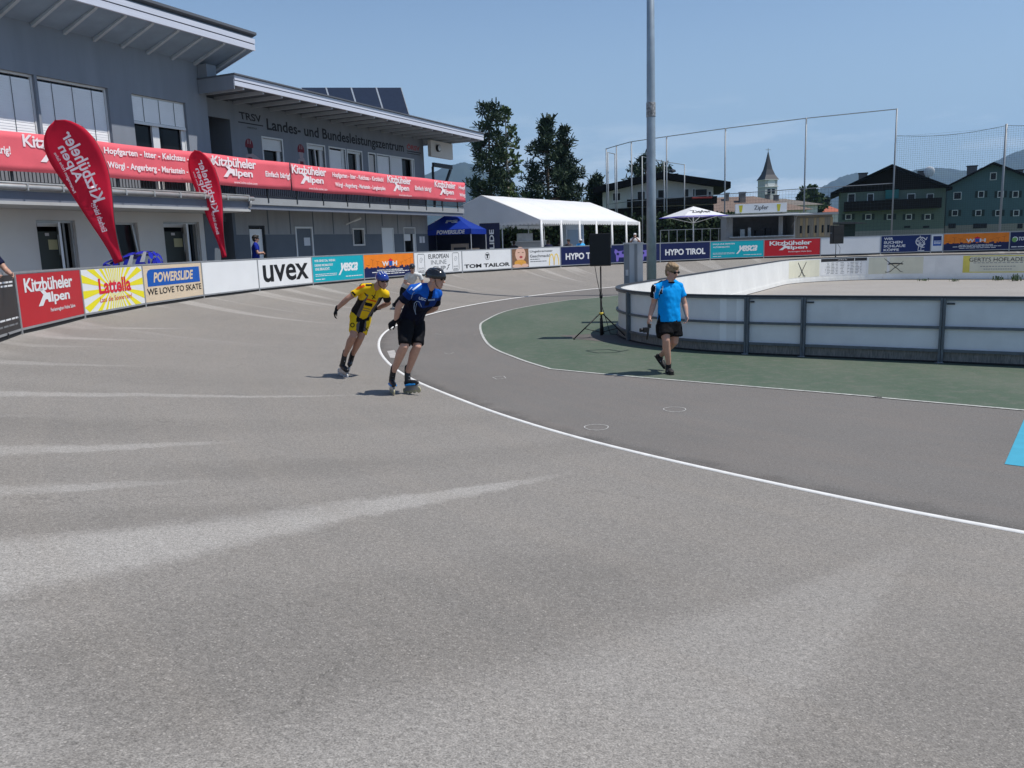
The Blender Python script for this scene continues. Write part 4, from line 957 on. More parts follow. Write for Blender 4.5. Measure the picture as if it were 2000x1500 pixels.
# ---- ground floor, wing
ops = dict(roll=go(485, 517, 3.08, YW), glass=go(575, 609, 3.05, YW), win=(fp(690, 460, YW)[0], fp(710, 460, YW)[0], 2.30, 2.95), white=go(744, 767, 3.03, YW), half=go(787, 810, 3.06, YW))
sG0 = sC + 1.15
bp_(wall_open(sG0, sW1 + .04, 2.745, 3.72, YW, .28, list(ops.values())), 'panel_wall', m_wallg)
bp_(wall_open(sG0, sW1 + .04, G - .3, 2.745, YW - .004, .284, list(ops.values())), 'slate_wall', m_walld)
bp_(MB().box(sC + .0, sG0, YW - .1, YW, 3.2, 3.7), 'entrance_lintel', m_walld)
bp_(MB().box(sC + .02, sC + .75, YW + .6, YW + .65, G, 3.2), 'entrance_shutter', m_dkst)
bp_(MB().box(sG0 - .14, sG0 - .002, YL + .3, YW + .28, G - .3, 3.7), 'entrance_pier', m_walld)
for x in (523, 566, 611, 650, 682, 714, 746, 776, 803):
    s = fp(x, 430, YW)[0]; z0 = 2.76 if not any(o[0] - .05 < s < o[1] + .05 for o in ops.values()) else 3.12
    bp_(MB().box(s - .022, s + .022, YW - .016, YW - .001, z0, 3.70), 'batten', m_walld)
o = ops['roll']; f = frame_part(*o, YW + .05, .08, .1, m_dkst, 'roller_door', False); slats(o[0] + .08, o[1] - .08, o[2], o[3] - .08, YW + .09, f, .09)
o = ops['glass']; f = frame_part(*o, YW - .03, .07, .1, m_wfr, 'door', False); bp_(MB().box(o[0] + .07, o[1] - .07, YW + .02, YW + .04, o[2], o[3] - .07), 'door_leaf', m_walld, f); bp_(MB().box(lerp(o[0], o[1], .5), lerp(o[0], o[1], .85), YW + .012, YW + .018, 2.3, 2.62), 'notice', m_note2, f)
o = ops['win']; f = frame_part(o[0] - .06, o[1] + .06, o[2] - .06, o[3] + .06, YW - .03, .07, .1, m_wall2, 'window'); bp_(MB().box(o[0], o[1], YW + .08, YW + .09, o[2], o[3]), 'pane', m_glass, f)
o = ops['white']; f = frame_part(*o, YW - .03, .05, .1, m_wfr, 'door', False); bp_(MB().box(o[0] + .05, o[1] - .05, YW + .0, YW + .04, o[2], o[3] - .05), 'door_leaf', m_wfr, f)
o = ops['half']; f = frame_part(*o, YW - .03, .04, .1, m_wfr, 'door', False); bp_(MB().box(o[0] + .04, o[1] - .04, YW + .03, YW + .04, 2.75, o[3] - .04), 'transom', m_wallg, f); bp_(MB().box(o[0] + .04, o[0] + .62, YW + .0, YW + .02, 2.42, 2.74), 'hatch', m_wfr, f); bp_(MB().box(o[1] - .22, o[1] - .05, YW + .0, YW + .03, o[2], 2.74), 'sash', m_wfr, f)
lmp = bp_(MB().tube([(fp(690, 441, YW)[0] - .6, YW - .05, 3.15), (fp(690, 441, YW)[0] - .35, YW - .3, 3.3)], .03, 6), 'wall_lamp', m_wall2)
bp_(MB().tube([(fp(690, 441, YW)[0] - .35, YW - .3, 3.3), (fp(690, 441, YW)[0] - .05, YW - .45, 3.42)], .05, 8), 'lamp_head', m_wall2, lmp)
for k in range(2): bp_(MB().box(35.75 + k * .28, 35.97 + k * .28, YW - .012, YW - .006, 2.3, 2.62), 'notice', m_note2)
# lettering on the wing wall (flat print) and two painted skaters
m_letter = M('wall_lettering', (0.018, 0.020, 0.028), 0.6); m_orsv = M('red_lettering', (0.36, 0.06, 0.07), 0.6)
def wtext(s, x0, x1, z0, z1, mat, **k): return text(s, x1 - x0, z1 - z0, mat, club, OFF @ UPR((x0 + x1) / 2, YW - .006, (z0 + z1) / 2), **k)
wtext('Landes- und Bundesleistungszentrum', 25.15, 34.72, 6.48, 7.02, m_letter, bold=.022)
wtext('TRSV', 23.72, 24.86, 6.83, 7.09, m_letter, bold=.02, shear=-.1); wtext('www.trsv.at', 24.1, 24.6, 6.55, 6.62, m_letter)
bp_(MB().box(23.66, 24.95, YW - .006, YW - .002, 6.70, 6.74), 'print_line', m_letter)
wtext('ÖRSV', 35.0, 36.2, 6.76, 7.04, m_orsv, bold=.03); bp_(MB().box(35.0, 36.3, YW - .006, YW - .002, 6.66, 6.70).box(35.0, 36.2, YW - .006, YW - .002, 6.57, 6.60), 'print_line', m_letter, kind='stuff')
m_hel = M('mural_red', (0.20, 0.02, 0.035), 0.7, var=0.3, vscale=9); m_mw = M('mural_pale', (0.42, 0.34, 0.36), 0.7, var=.2, vscale=8)
for sx0, hz, bent in ((fp(487, 290, YW)[0], 5.95, 1), (fp(588, 300, YW)[0], 6.02, 0)):
    def mpoly(pts, y, mat, nm): bp_(MB().poly([Vector((sx0 + a, YW - y, hz + b_)) for a, b_ in pts]), nm, mat)
    mpoly([(.21 * math.cos(R(q)), .24 * math.sin(R(q))) for q in range(-20, 201, 20)], .004, m_hel, 'mural_helmet')
    mpoly([(-.14, -.07), (.14, -.07), (.10, -.30), (-.08, -.30)], .004, m_letter if bent else m_mw, 'mural_face')
    mpoly([(-.2, -.9), (-.22, -.35), (.15, -.28), (.55 if bent else .25, -.45), (.7 if bent else .26, -.9)], .006, m_mw, 'mural_body'); mpoly([(-.16, -.9), (-.1, -.42), (.1, -.42), (.14, -.9)], .008, m_hel, 'mural_jersey')
    for q in (-.08, .04): mpoly([(q, .05), (q + .04, .05), (q + .05, .2), (q + .02, .2)], .007, m_mw, 'mural_stripe')
# ================================================================== SOLAR PANELS on the wing roof
m_pv = M('solar_cells', (0.020, 0.028, 0.050), 0.25, var=0.15, vscale=6, spec=0.5)
for k in range(4):
    xa, xb = 588 + k * 49, 588 + (k + 1) * 49
    tl, trr = ap(xa - 0, 172.5, 41.0), ap(xb, 172.5, 41.0); bl, br = ap(xa + 16, 225, 39.7), ap(xb + 16, 225, 39.7)
    labs = ['solar panel on the clubhouse roof, outer one farthest from the spire', 'solar panel on the clubhouse roof beside the outer one away from the pines', 'solar panel on the clubhouse roof, second from the pine trees', 'solar panel on the clubhouse roof, the end one nearest the pine trees']
    t = thing('solar_panel', labs[k], 'solar panel', (bl + br) / 2, 0, 'solar panels on the clubhouse roof'); o_ = (bl + br) / 2
    for v in (tl, trr, bl, br): v -= o_
    nn = (br - bl).cross(tl - bl).normalized()
    MB().prism([lerp(bl, br, .02), lerp(bl, br, .98), lerp(tl, trr, .98), lerp(tl, trr, .02)], nn * .04).build('cells', m_pv, t)
    for a_, b_, c_, d_ in ((lerp(bl, br, .005), lerp(bl, br, .03), lerp(tl, trr, .03), lerp(tl, trr, .005)), (lerp(bl, br, .97), lerp(bl, br, .995), lerp(tl, trr, .995), lerp(tl, trr, .97))):
        MB().prism([a_ + nn * .041, b_ + nn * .041, c_ + nn * .041, d_ + nn * .041], nn * .02).build('frame', m_steel, t)
    zroof = 7.73 - o_.z
    for q in (.2, .8):
        for e in (lerp(bl, br, q), lerp(tl, trr, q)):
            MB().tube([e, Vector((e.x, e.y, zroof))], .025, 6).build('support', m_steel, t)
# ================================================================== BALCONY BANNERS (red cloth hung on the railing)
m_ban = MX('red_banner_cloth', (242, 110, 122), rough=0.7, var=0.06, vscale=1.5, bump=0.3, bscale=3); cloth(m_ban, .2)
m_bant = MX('banner_white', (238, 226, 228), rough=0.6)
def banner(s0, s1, z0, z1, lab, items, seed):
    t = thing('balcony_banner', lab, 'banner', mw=Matrix.Rotation(FA, 4, 'Z') @ T((s0 + s1) / 2, 19.96, z0)); o_ = T(-(s0 + s1) / 2, -19.96, -z0)
    mb = MB(); n = 60; m = 6; vs = []; fs = []
    for i in range(n + 1):
        for j in range(m + 1):
            s = lerp(s0, s1, i / n); z = lerp(z0, z1, j / m)
            y = 19.94 + .012 * math.sin(s * 2.1 + seed) * (1 - j / m) + .008 * math.sin(s * 5.3 + j) - .006 * (1 - j / m)
            vs.append((s, y, z + .012 * math.sin(s * 1.3 + seed)))
    for i in range(n):
        for j in range(m): fs.append((i*(m+1)+j, (i+1)*(m+1)+j, (i+1)*(m+1)+j+1, i*(m+1)+j+1))
    mb.add(vs, fs); o = mb.build('cloth', m_ban, t, True); o.matrix_local = o_
    so_ = o.modifiers.new('thickness', 'SOLIDIFY'); so_.thickness = 0.003
    for it in items:
        if it[0] == 'ka':
            _, xa, xb = it; cx, w = (xa + xb) / 2, xb - xa
            before = set(bpy.data.objects); logo_ka(t, cx, lerp(z0, z1, .56), w, (z1 - z0) * .80, m_bant, 19.915)
            for ob_ in set(bpy.data.objects) - before: ob_.matrix_basis = o_ @ ob_.matrix_basis
            text('www.hohe-salve.com', w * .55, (z1 - z0) * .09, m_bant, t, o_ @ UPR(cx + w * .22, 19.915, lerp(z0, z1, .14)))
        else:
            _, s_, xa, xb, f0, f1 = it; text(s_, xb - xa, (z1 - z0) * (f1 - f0), m_bant, t, o_ @ UPR((xa + xb) / 2, 19.915, lerp(z0, z1, (f0 + f1) / 2)), bold=.028)
    return t
Yb = 19.915
q = lambda x: fp(x, 320, Yb)[0]
banner(q(-260), q(566), 4.28, 5.24, 'long red banner tied to the balcony railing above the doors and feather flags', [
    ('t', 'Einfach bärig!', q(-60), q(24), .35, .62), ('ka', q(50), q(178)), ('t', 'Hopfgarten - Itter - Kelchsau - Kirchbichl', q(206), q(420), .62, .86), ('t', 'Wörgl - Angerberg - Mariastein - Langkampfen', q(210), q(421), .22, .46), ('ka', q(415), q(500)), ('t', 'Einfach bärig!', q(517), q(565), .36, .62)], 0.4)
banner(q(568), q(907), 4.26, 5.23, 'red banner on the open end of the balcony, below the wall lettering', [
    ('ka', q(569), q(636)), ('t', 'Hopfgarten - Itter - Kelchsau - Kirchbichl', q(648), q(747), .60, .84), ('t', 'Wörgl - Angerberg - Mariastein - Langkampfen', q(652), q(750), .24, .46), ('ka', q(755), q(801)), ('t', 'Einfach bärig!', q(808), q(840), .36, .62), ('ka', q(847), q(888)), ('t', 'Hopf', q(894), q(906.5), .6, .84), ('t', 'Wörg', q(895), q(906.5), .24, .46)], 1.9)
# ================================================================== FLAGS, POLE, CABINET, SPEAKERS
m_flag = MX('feather_flag_cloth', (232, 34, 72), rough=0.6, var=0.08, vscale=2.5, bump=0.25, bscale=4)
cloth(m_flag, .45)
m_flagt = MX('flag_lettering', (232, 214, 222), rough=0.6)
m_pole = M('flag_pole', (0.05, 0.05, 0.055), 0.4)
def feather_flag(bx, by, top, lean_px, Y, lab, wscale):
    base = ap(bx, by, Y); base_g = Vector((base.x, base.y, G)); tp = ap(*top, Y)
    ux = Vector((1, 0, 0)); t = thing('feather_flag', lab, 'flag', base_g, 0, 'feather flags')
    b0 = base - base_g; t0 = tp - base_g; ax = (t0 - b0); H = ax.length; ax.normalize()
    sd_ = Vector((0, 1, 0)).cross(ax); sd_.normalize()                    # across the flag in the picture plane
    if sd_.x < 0: sd_ = -sd_
    prof_r = [(0, .055), (.1, .085), (.25, .17), (.4, .26), (.55, .335), (.68, .37), (.8, .36), (.88, .31), (.94, .22), (.98, .12), (1.0, 0.0)]
    prof_l = [(0, -.05), (.1, -.06), (.25, -.10), (.4, -.15), (.55, -.20), (.68, -.25), (.8, -.275), (.88, -.255), (.94, -.19), (.98, -.10), (1.0, 0.0)]
    hs = [p[0] for p in prof_r]; rr = [p[1] * wscale for p in prof_r]; ll = [p[1] * wscale for p in prof_l]
    n, m = 44, 10; vs = []; fs = []
    def pt(h, f, off=0.0):
        a_ = catmull(hs, ll, h); b_ = catmull(hs, rr, h); x = lerp(a_, b_, f)
        wob = .030 * math.sin(h * 9 + f * 2.5) * f + .02 * math.sin(f * 7 + h * 14) * (1 - h)
        return b0 + ax * (h * H) + sd_ * x + Vector((0, wob - off, 0))
    for i in range(n + 1):
        for j in range(m + 1): vs.append(pt(i / n, j / m))
    for i in range(n):
        for j in range(m): fs.append((i*(m+1)+j, i*(m+1)+j+1, (i+1)*(m+1)+j+1, (i+1)*(m+1)+j))
    o = MB().add(vs, fs).build('flag_cloth', m_flag, t, True); so_ = o.modifiers.new('thickness', 'SOLIDIFY'); so_.thickness = 0.003
    MB().tube([Vector((0, .02, 0)), b0 + Vector((0, .03, 0))] + [pt(k / 10, 1.0) + Vector((0, .02, 0)) for k in range(0, 11)], [.018] * 4 + [.012] * 9, 6).build('flag_pole', m_pole, t, True)
    MB().box(-.25, .25, -.03, .03, 0, .03).box(-.03, .03, -.25, .25, .031, .06).build('foot', m_dkst, t)
    # mirrored lettering showing through from the other side, running down the cloth
    def ftext(s, h0, h1, f, hh, bold=.02):
        me_o = text(s, 1, 1, m_flagt, t, Matrix.Identity(4), bold=bold, split=False)
        for v in me_o.data.vertices:
            h = lerp(h0, h1, v.co.x + .5); q = pt(min(max(h, .01), .99), .5); q2 = pt(min(max(h + .01, .01), .99), .5)
            d_ = (q2 - q).normalized(); sdv = Vector((-d_.z, 0, d_.x)); sdv = -sdv if sdv.x < 0 else sdv
            w_ = catmull(hs, rr, h) - catmull(hs, ll, h)
            v.co = pt(min(max(h, .01), .99), .5, .035) + sdv * (v.co.y * hh + f)
        me_o.data.update()
    ftext('Kitzbüheler', .42, .90, .055 * wscale, .16 * wscale); ftext('Alpen', .58, .84, -.10 * wscale, .15 * wscale); ftext('Ferienregion Hohe Salve', .52, .82, -.205 * wscale, .05 * wscale, .01); ftext('Einfach bärig!', .22, .42, -.03 * wscale, .09 * wscale)
feather_flag(231, 513, (107, 235), 0, board_pt(231).y + .5, 'big red feather flag leaning over the yellow sunray board', 1.9)
feather_flag(438, 503, (380, 293), 0, board_pt(438).y + .5, 'slimmer red feather flag leaning over the blank white board', 1.25)
# crumpled blue tent bag lying on the boards' far side
m_tarp = MX('blue_tarpaulin', (28, 36, 168), rough=0.35, var=0.2, vscale=3, bump=0.4, bscale=6)
t = thing('folded_tarpaulin', 'crumpled blue tarpaulin with white lettering piled behind the advertising boards', 'tarpaulin', gp(265, 560, G) * 0 + ap(265, 505, 21.6) * 1.0)
t.location.z = G
o_ = Vector(t.location); pts = [(208, 514), (225, 503), (248, 495), (272, 490), (297, 487), (303, 500), (308, 520)]
mb = MB(); rings = []
for k, (x, y) in enumerate(pts):
    c = ap(x, y, 21.6) - o_; ring = []
    for q in range(7):
        f = q / 6; yy = lerp(-.5, .6, f); ring.append(Vector((c.x + .05 * math.sin(q * 2 + k), yy, max(c.z * (1 - .55 * abs(f - .45) ** 1.5) - .03 * math.cos(k * 2 + q * 1.7), 0.03)) if 0 < q < 6 else (c.x, yy, 0)))
    rings.append([Vector(v) for v in ring])
for a_, b_ in zip(rings, rings[1:]):
    for q in range(6): mb.quad(a_[q], b_[q], b_[q+1], a_[q+1])
mb.poly(rings[0]); mb.poly(list(reversed(rings[-1])))
o = mb.build('cover', m_tarp, t)
md = o.modifiers.new('s', 'SUBSURF'); md.levels = md.render_levels = 2
for (x, y, w) in ((262, 506, .5), (287, 499, .55)):
    c = ap(x, y, 21.03) - o_
    MB().quad(c + Vector((-.20, 0, -.16)), c + Vector((-.08, 0, -.16)), c + Vector((-.0, 0, .10)), c + Vector((-.08, 0, .10))).build('white_print', m_white, t)
# lighting pole
m_lpole = M('galvanised_pole', (0.30, 0.36, 0.41), 0.45, 0.35, var=0.18, vscale=2.5, bump=0.1)
pb = Vector((5.52, 31.85, 0.004))
t = thing('floodlight_pole', 'tall grey steel floodlight pole standing beside the rink', 'pole', pb)
MB().tube([(0, 0, 0), (0, 0, 4), (0, 0, 8), (0, 0, 16)], [.19, .175, .155, .11], 20).build('shaft', m_lpole, t, True)
MB().lathe([(.30, 0), (.30, .03), (.21, .031), (.21, .10)], 20).build('base_flange', m_lpole, t)
MB().lathe([(.172, 6.6), (.176, 6.62), (.174, 7.1), (.170, 7.12)], 20).build('worn_sticker', M('torn_sticker', (0.30, 0.31, 0.32), 0.8, var=0.9, vscale=14), t, True)
MB().box(-.9, .9, -.08, .08, 15.9, 16.05).build('cross_arm', m_lpole, t)
for x in (-.7, 0, .7): MB().box(x - .25, x + .25, -.35, .1, 15.55, 15.88).build('floodlight', m_lpole, t)
# grey cabinet by the rink corner
m_cab = M('cabinet_grey', (0.40, 0.42, 0.44), 0.55, var=0.08, vscale=3); m_cabd = M('cabinet_dark_grey', (0.17, 0.19, 0.21), 0.5)
cb = ap(1237, 520, 21.2); t = thing('cable_cabinet', 'tall slim grey cabinet standing at the rink corner', 'cabinet', (cb.x, cb.y, 0.004), R(-8))
ztop = ap(1237, 474, 21.2).z
MB().box(-.24, .24, -.2, .2, .08, ztop - .03).build('body', m_cab, t); MB().box(-.26, .26, -.22, .22, 0, .08).build('plinth', m_cabd, t); MB().box(-.26, .26, -.22, .22, ztop - .03, ztop).build('lid', m_cab, t)
MB().box(-.235, -.1, -.206, -.201, .1, ztop - .04).build('dark_panel', m_cabd, t); MB().box(.03, .10, -.215, -.201, .1, ztop - .04).build('dark_channel', m_cabd, t); MB().box(-.2, -.13, -.22, -.206, 1.2, 1.35).build('lock', m_steel, t)
# loudspeakers on tripods
m_spk = M('speaker_black', (0.008, 0.008, 0.009), 0.55, bump=0.2, bscale=90); m_grill = M('speaker_grille', (0.012, 0.013, 0.014), 0.7, bump=0.5, bscale=150)
m_yelp = M('yellow_collar', (0.62, 0.48, 0.05), 0.5)
def speaker_stand(px, py, Y, z0, ztop, r, lab):
    b0 = ap(px, py, Y); t = thing('speaker_stand', lab, 'tripod', (b0.x, b0.y, z0), 0, 'loudspeaker tripods'); H = ztop - z0
    MB().tube([(0, 0, .10), (0, 0, H * .6)], .022, 10).build('lower_tube', m_spk, t, True); MB().tube([(0, 0, H * .55), (0, 0, H)], .016, 10).build('upper_tube', m_spk, t, True)
    MB().tube([(0, 0, .05), (0, 0, .42)], .034, 10).build('centre_sleeve', m_spk, t, True); MB().tube([(0, 0, H * .56), (0, 0, H * .62)], .034, 10).build('clamp', m_spk, t, True)
    MB().tube([(0, 0, .50), (0, 0, .55)], .045, 10).build('collar', m_yelp if r > .45 else m_spk, t, True)
    for a_ in (200, 320, 80):
        d = Vector((math.cos(R(a_)), math.sin(R(a_)), 0))
        lg = MB().tube([d * .04 + Vector((0, 0, .52)), d * r + Vector((0, 0, .02))], .014, 8).build('leg', m_spk, t, True)
        MB().ell(d * r + Vector((0, 0, .018)), .024, .024, .018, seg=8, rings=6).build('rubber_foot', m_spk, lg)
        MB().tube([d * .03 + Vector((0, 0, .12)), d * r * .62 + Vector((0, 0, .22))], .009, 6).build('brace', m_spk, t)
    return t
def speaker(c, w, d, h, rz, lab):
    t = thing('loudspeaker', lab, 'loudspeaker', c, rz, 'loudspeakers')
    fr = [(-w/2, -d/2), (w/2, -d/2), (w*.32, d/2), (-w*.32, d/2)]
    o = MB().prism([Vector((x, y, 0)) for x, y in fr], (0, 0, h)).build('cabinet', m_spk, t)
    bv = o.modifiers.new('b', 'BEVEL'); bv.width = .012; bv.segments = 2
    MB().box(-w/2 + .025, w/2 - .025, -d/2 - .012, -d/2 - .001, h * .50, h - .03).build('upper_grille', m_grill, t); MB().box(-w/2 + .025, w/2 - .025, -d/2 - .010, -d/2 - .001, .03, h * .47).build('lower_grille', m_grill, t)
    for sg in (-1, 1): MB().box(sg * w * .43 - .01, sg * w * .43 + .01, -.04, .08, h * .55, h * .62).build('handle', m_cabd, t)
    return t
z1 = ap(1175, 520, 17.9).z
speaker_stand(1175, 658, 17.9, 0.008, z1, .66, 'black tripod with yellow collar holding the loudspeaker beside the rink')
c = ap(1175, 519, 17.9); speaker((c.x, c.y, c.z), .46, .40, ap(1175, 456, 17.9).z - c.z, R(-14), 'black loudspeaker on the tripod with the yellow collar')
m_cable = M('black_cable', (0.01, 0.01, 0.01), 0.5)
o = MB().tube([ap(1162, 520, 17.7), ap(1166, 545, 17.75), ap(1172, 572, 17.8), ap(1176, 600, 17.82), ap(1184, 625, 17.8), gp(1192, 652, .02), gp(1215, 654, .02)], .007, 6).build('speaker_cable', m_cable, None, True); tag(o, 'thin black cable hanging from the loudspeaker beside the rink', 'cable')
Yf = 42.0
pf = ap(1632, 497, Yf); zt_ = ap(1632, 475, Yf).z
tz = track_z(Vector((pf.x, pf.y, 0)))
speaker_stand(1632, 497, Yf, tz, zt_, .4, 'distant black tripod in front of the blank white board')
c = ap(1632, 476, Yf); speaker((c.x, c.y, c.z), .60, .45, ap(1632, 440, Yf).z - c.z, R(12), 'distant black loudspeaker in front of the blank white board')
o = MB().tube([ap(1636, 476, Yf), ap(1641, 484, Yf), ap(1640, 496, Yf)], .008, 5).build('speaker_cable', m_cable, None); tag(o, 'thin cable hanging under the distant loudspeaker', 'cable')
# ================================================================== TENTS
m_tw = M('white_tent_cloth', (0.90, 0.90, 0.90), 0.55, var=0.04, vscale=1, bump=0.15, bscale=2.5); cloth(m_tw, .32); m_leg = M('tent_leg', (0.62, 0.63, 0.63), 0.4, 0.3)
MD = ang(60); MN = ang(150)                                    # marquee: along, across (away to the left)
c0 = ap(1056, 430, 46.0); ze = c0.z; c0 = Vector((c0.x, c0.y, G)); eh = ze - G; W_, L_ = 7.6, 15.0
mq = thing('marquee', 'large white marquee with scalloped edge standing behind the advertising boards', 'tent', c0, R(60))
ridge = ap(945, 381, 46 + MN.y * W_ / 2).z - G
n = 24; vs = []; fs = []                                       # local x along, y across
for i in range(n + 1):
    x = L_ * i / n; sag = .10 * math.sin(math.pi * ((i * 6 / n) % 1))
    for y, z in ((-.03, eh), (W_ * .17, lerp(eh, ridge, .36)), (W_ * .34, lerp(eh, ridge, .70)), (W_ / 2, ridge), (W_ * .66, lerp(eh, ridge, .70)), (W_ * .83, lerp(eh, ridge, .36)), (W_ + .03, eh)):
        vs.append((x, y, z - sag * (.4 if abs(z - ridge) > .01 and abs(z - eh) > .01 else .12)))
for i in range(n):
    for j in range(6): fs.append((i*7+j, (i+1)*7+j, (i+1)*7+j+1, i*7+j+1))
o = MB().add(vs, fs).build('roof_cloth', m_tw, mq, True); so_ = o.modifiers.new('t', 'SOLIDIFY'); so_.thickness = .006
for x in (0.01, L_ - .01):
    MB().prism([Vector((x, 0, eh - .0)), Vector((x, W_, eh)), Vector((x, W_ / 2, ridge - .02))], (.01, 0, 0)).build('gable_cloth', m_tw, mq)
def scallop(a_, b_, z, dep, wid, nm, parent, mat):
    d = b_ - a_; n_ = int(d.length / wid); mb = MB()
    for k in range(n_):
        p, q = lerp(a_, b_, k / n_), lerp(a_, b_, (k + 1) / n_); row = [p + Vector((0, 0, z))]
        for f in range(5): e = lerp(p, q, f / 4); row.append(e + Vector((0, 0, z - dep * (.6 + .4 * math.sin(math.pi * f / 4)))))
        row.append(q + Vector((0, 0, z))); mb.poly(row)
    return mb.build(nm, mat, parent)
V = Vector
scallop(V((0, -.035, 0)), V((L_, -.035, 0)), eh + .02, .26, .26, 'valance', mq, m_tw); scallop(V((0, W_ + .035, 0)), V((L_, W_ + .035, 0)), eh + .02, .26, .26, 'valance', mq, m_tw); scallop(V((-.01, 0, 0)), V((-.01, W_, 0)), eh + .02, .26, .26, 'valance', mq, m_tw)
for k in range(7):
    for y in (0.03, W_ - .03):
        x = L_ * k / 6; x = min(max(x, .04), L_ - .04)
        MB().tube([(x, y, 0), (x, y, eh)], .035, 8).build('leg', m_leg, mq)
        if y < 1:
            mb = MB(); mb.tube([(x, y - .06, .0), (x + .03, y - .05, eh * .45), (x - .02, y - .05, eh)], [.10, .13, .10], 8, flat=.4, side=(1, 0, 0)); mb.build('gathered_curtain', m_tw, mq, True)
for y in (W_ * .33, W_ * .67):
    MB().tube([(0.06, y, 0), (0.06, y, eh + .5)], .035, 8).build('leg', m_leg, mq)
# things under the marquee
m_fr = M('fridge_blue_white', (0.40, 0.48, 0.58), 0.4, var=.1); m_dkc = M('dark_clothes', (0.03, 0.03, 0.035), 0.8); m_wood = M('bench_wood', (0.34, 0.25, 0.14), 0.6, var=.2, stretch=(1, 8, 8)); m_navyc = M('navy_cloth', (0.015, 0.02, 0.06), 0.7, var=.2)
def at(px, py, Y): q = ap(px, py, Y); return V((q.x, q.y, G))
b0 = at(1118, 460, 52); t = thing('drinks_fridge', 'tall pale blue drinks fridge under the white marquee', 'fridge', b0, R(20))
zt_ = ap(1118, 438, 52).z - G; MB().box(-.6, .6, -.4, .4, 0, zt_).build('body', m_fr, t); MB().box(-.5, .5, -.43, -.401, .3, zt_ - .35).build('door', M('fridge_door', (0.22, 0.30, 0.40), .3), t); MB().box(.40, .44, -.47, -.431, .9, 1.5).build('handle', m_steel, t)
b0 = at(1033, 470, 50); t = thing('serving_counter', 'white serving counter with boxes under the white marquee', 'counter', b0, R(10)); MB().box(-1.0, 1.0, -.3, .3, .0, 1.25).build('front', M('counter_white', (.5, .5, .5), .5, var=.1), t); MB().box(-1.05, 1.05, -.4, .4, 1.25, 1.30).build('top', m_wfr, t); MB().box(-.7, .2, -.2, .2, 1.30, 1.75).build('cooler', m_steel, t)
for k, (px, lab) in enumerate(((1012, 'beer table under the marquee beside the serving counter'), (1085, 'beer table under the marquee in front of the fridge'))):
    b0 = at(px, 478, 48.6); t = thing('beer_table', lab, 'table', b0, R(60), 'beer tables'); MB().box(-1.1, 1.1, -.25, .25, .74, .77).build('tabletop', m_wood, t)
    for x in (-.8, .8): MB().box(x - .02, x + .02, -.22, .22, 0, .739).build('leg', m_dkst, t)
# blue pop-up tent
m_tb = MX('blue_tent_cloth', (24, 62, 172), rough=.5, var=.12, vscale=2)
cloth(m_tb, .4)
m_mesh = M('black_banner_wall', (0.02, 0.022, 0.028), 0.7, var=.3, vscale=3)
tcn = ap(884, 450, 43.4); t = thing('pop_up_tent', 'blue pop up canopy tent between the clubhouse and the marquee', 'tent', (tcn.x, tcn.y, G), R(-14)); hw = 1.42
te, tp = ap(884, 449, 43.4).z - G, ap(890, 412, 43.4).z - G
cs = [(-hw, -hw), (hw, -hw), (hw, hw), (-hw, hw)]; apx = V((0, 0, tp))
for k in range(4):
    a_, b_ = cs[k], cs[(k+1) % 4]; mid = V(((a_[0]+b_[0])/2, (a_[1]+b_[1])/2, te + .06))
    A, B_ = V((*a_, te)), V((*b_, te)); ia, ib = lerp(A, apx, .5) - V((0, 0, .06)), lerp(B_, apx, .5) - V((0, 0, .06))
    mb = MB(); mb.quad(A, B_, ib, ia); mb.poly([ia, ib, apx]); o = mb.build('canopy_side', m_tb, t)
    MB().quad(A - V((0, 0, .26)), B_ - V((0, 0, .26)), B_ + V((0, 0, .0)), A + V((0, 0, .0))).build('valance', m_tb, t)
    MB().tube([(a_[0] * .98, a_[1] * .98, 0), (a_[0] * .98, a_[1] * .98, te)], .022, 6).build('leg', m_leg, t)
text('POWERSLIDE', 1.5, .20, m_white, t, UPR(.35, -hw - .012, te - .13), bold=.03, shear=.2)
text('POWERSLIDE', 1.5, .16, m_white, t, T(-hw - .012, 0, te - .13) @ Matrix.Rotation(R(-90), 4, 'Z') @ Matrix.Rotation(R(90), 4, 'X'), bold=.03)
sl = math.atan2(tp - te, hw)
for xx, nm in ((.25, 'logo_print'), (-.9, 'logo_print')):
    e = text('PS', .62, .30, m_white, t, T(xx if xx > 0 else -hw * .62, -hw * .62 if xx > 0 else -.1, lerp(te, tp, .38) + .04) @ Matrix.Rotation(0 if xx > 0 else R(-90), 4, 'Z') @ Matrix.Rotation(sl * .92, 4, 'X'), nm, bold=.05)
MB().box(-hw + .05, hw - .05, hw - .06, hw - .04, 0, te - .2).build('rear_wall', m_mesh, t); MB().box(-hw + .03, -hw + .05, -hw + .1, hw - .1, 0, te - .2).build('side_wall', m_mesh, t)
m_card = M('cardboard', (0.33, 0.26, 0.19), 0.8, var=.15)
b0 = at(905, 470, 43.0)
for k, (dx, dy, w, h, lab) in enumerate(((-.2, .2, .9, 1.25, 'tall cardboard display inside the blue tent'), (.55, .1, .5, 1.0, 'smaller cardboard display inside the blue tent'))):
    t2 = thing('display_stand', lab, 'display', b0 + V((dx, dy, 0))); MB().box(-w/2, w/2, -.2, .2, 0, h).build('carton', m_card, t2); MB().box(-w*.35, w*.35, -.215, -.201, h*.55, h*.85).build('opening', m_dkc, t2); MB().box(-w*.35, w*.35, -.215, -.201, h*.15, h*.45).build('opening', m_dkc, t2)
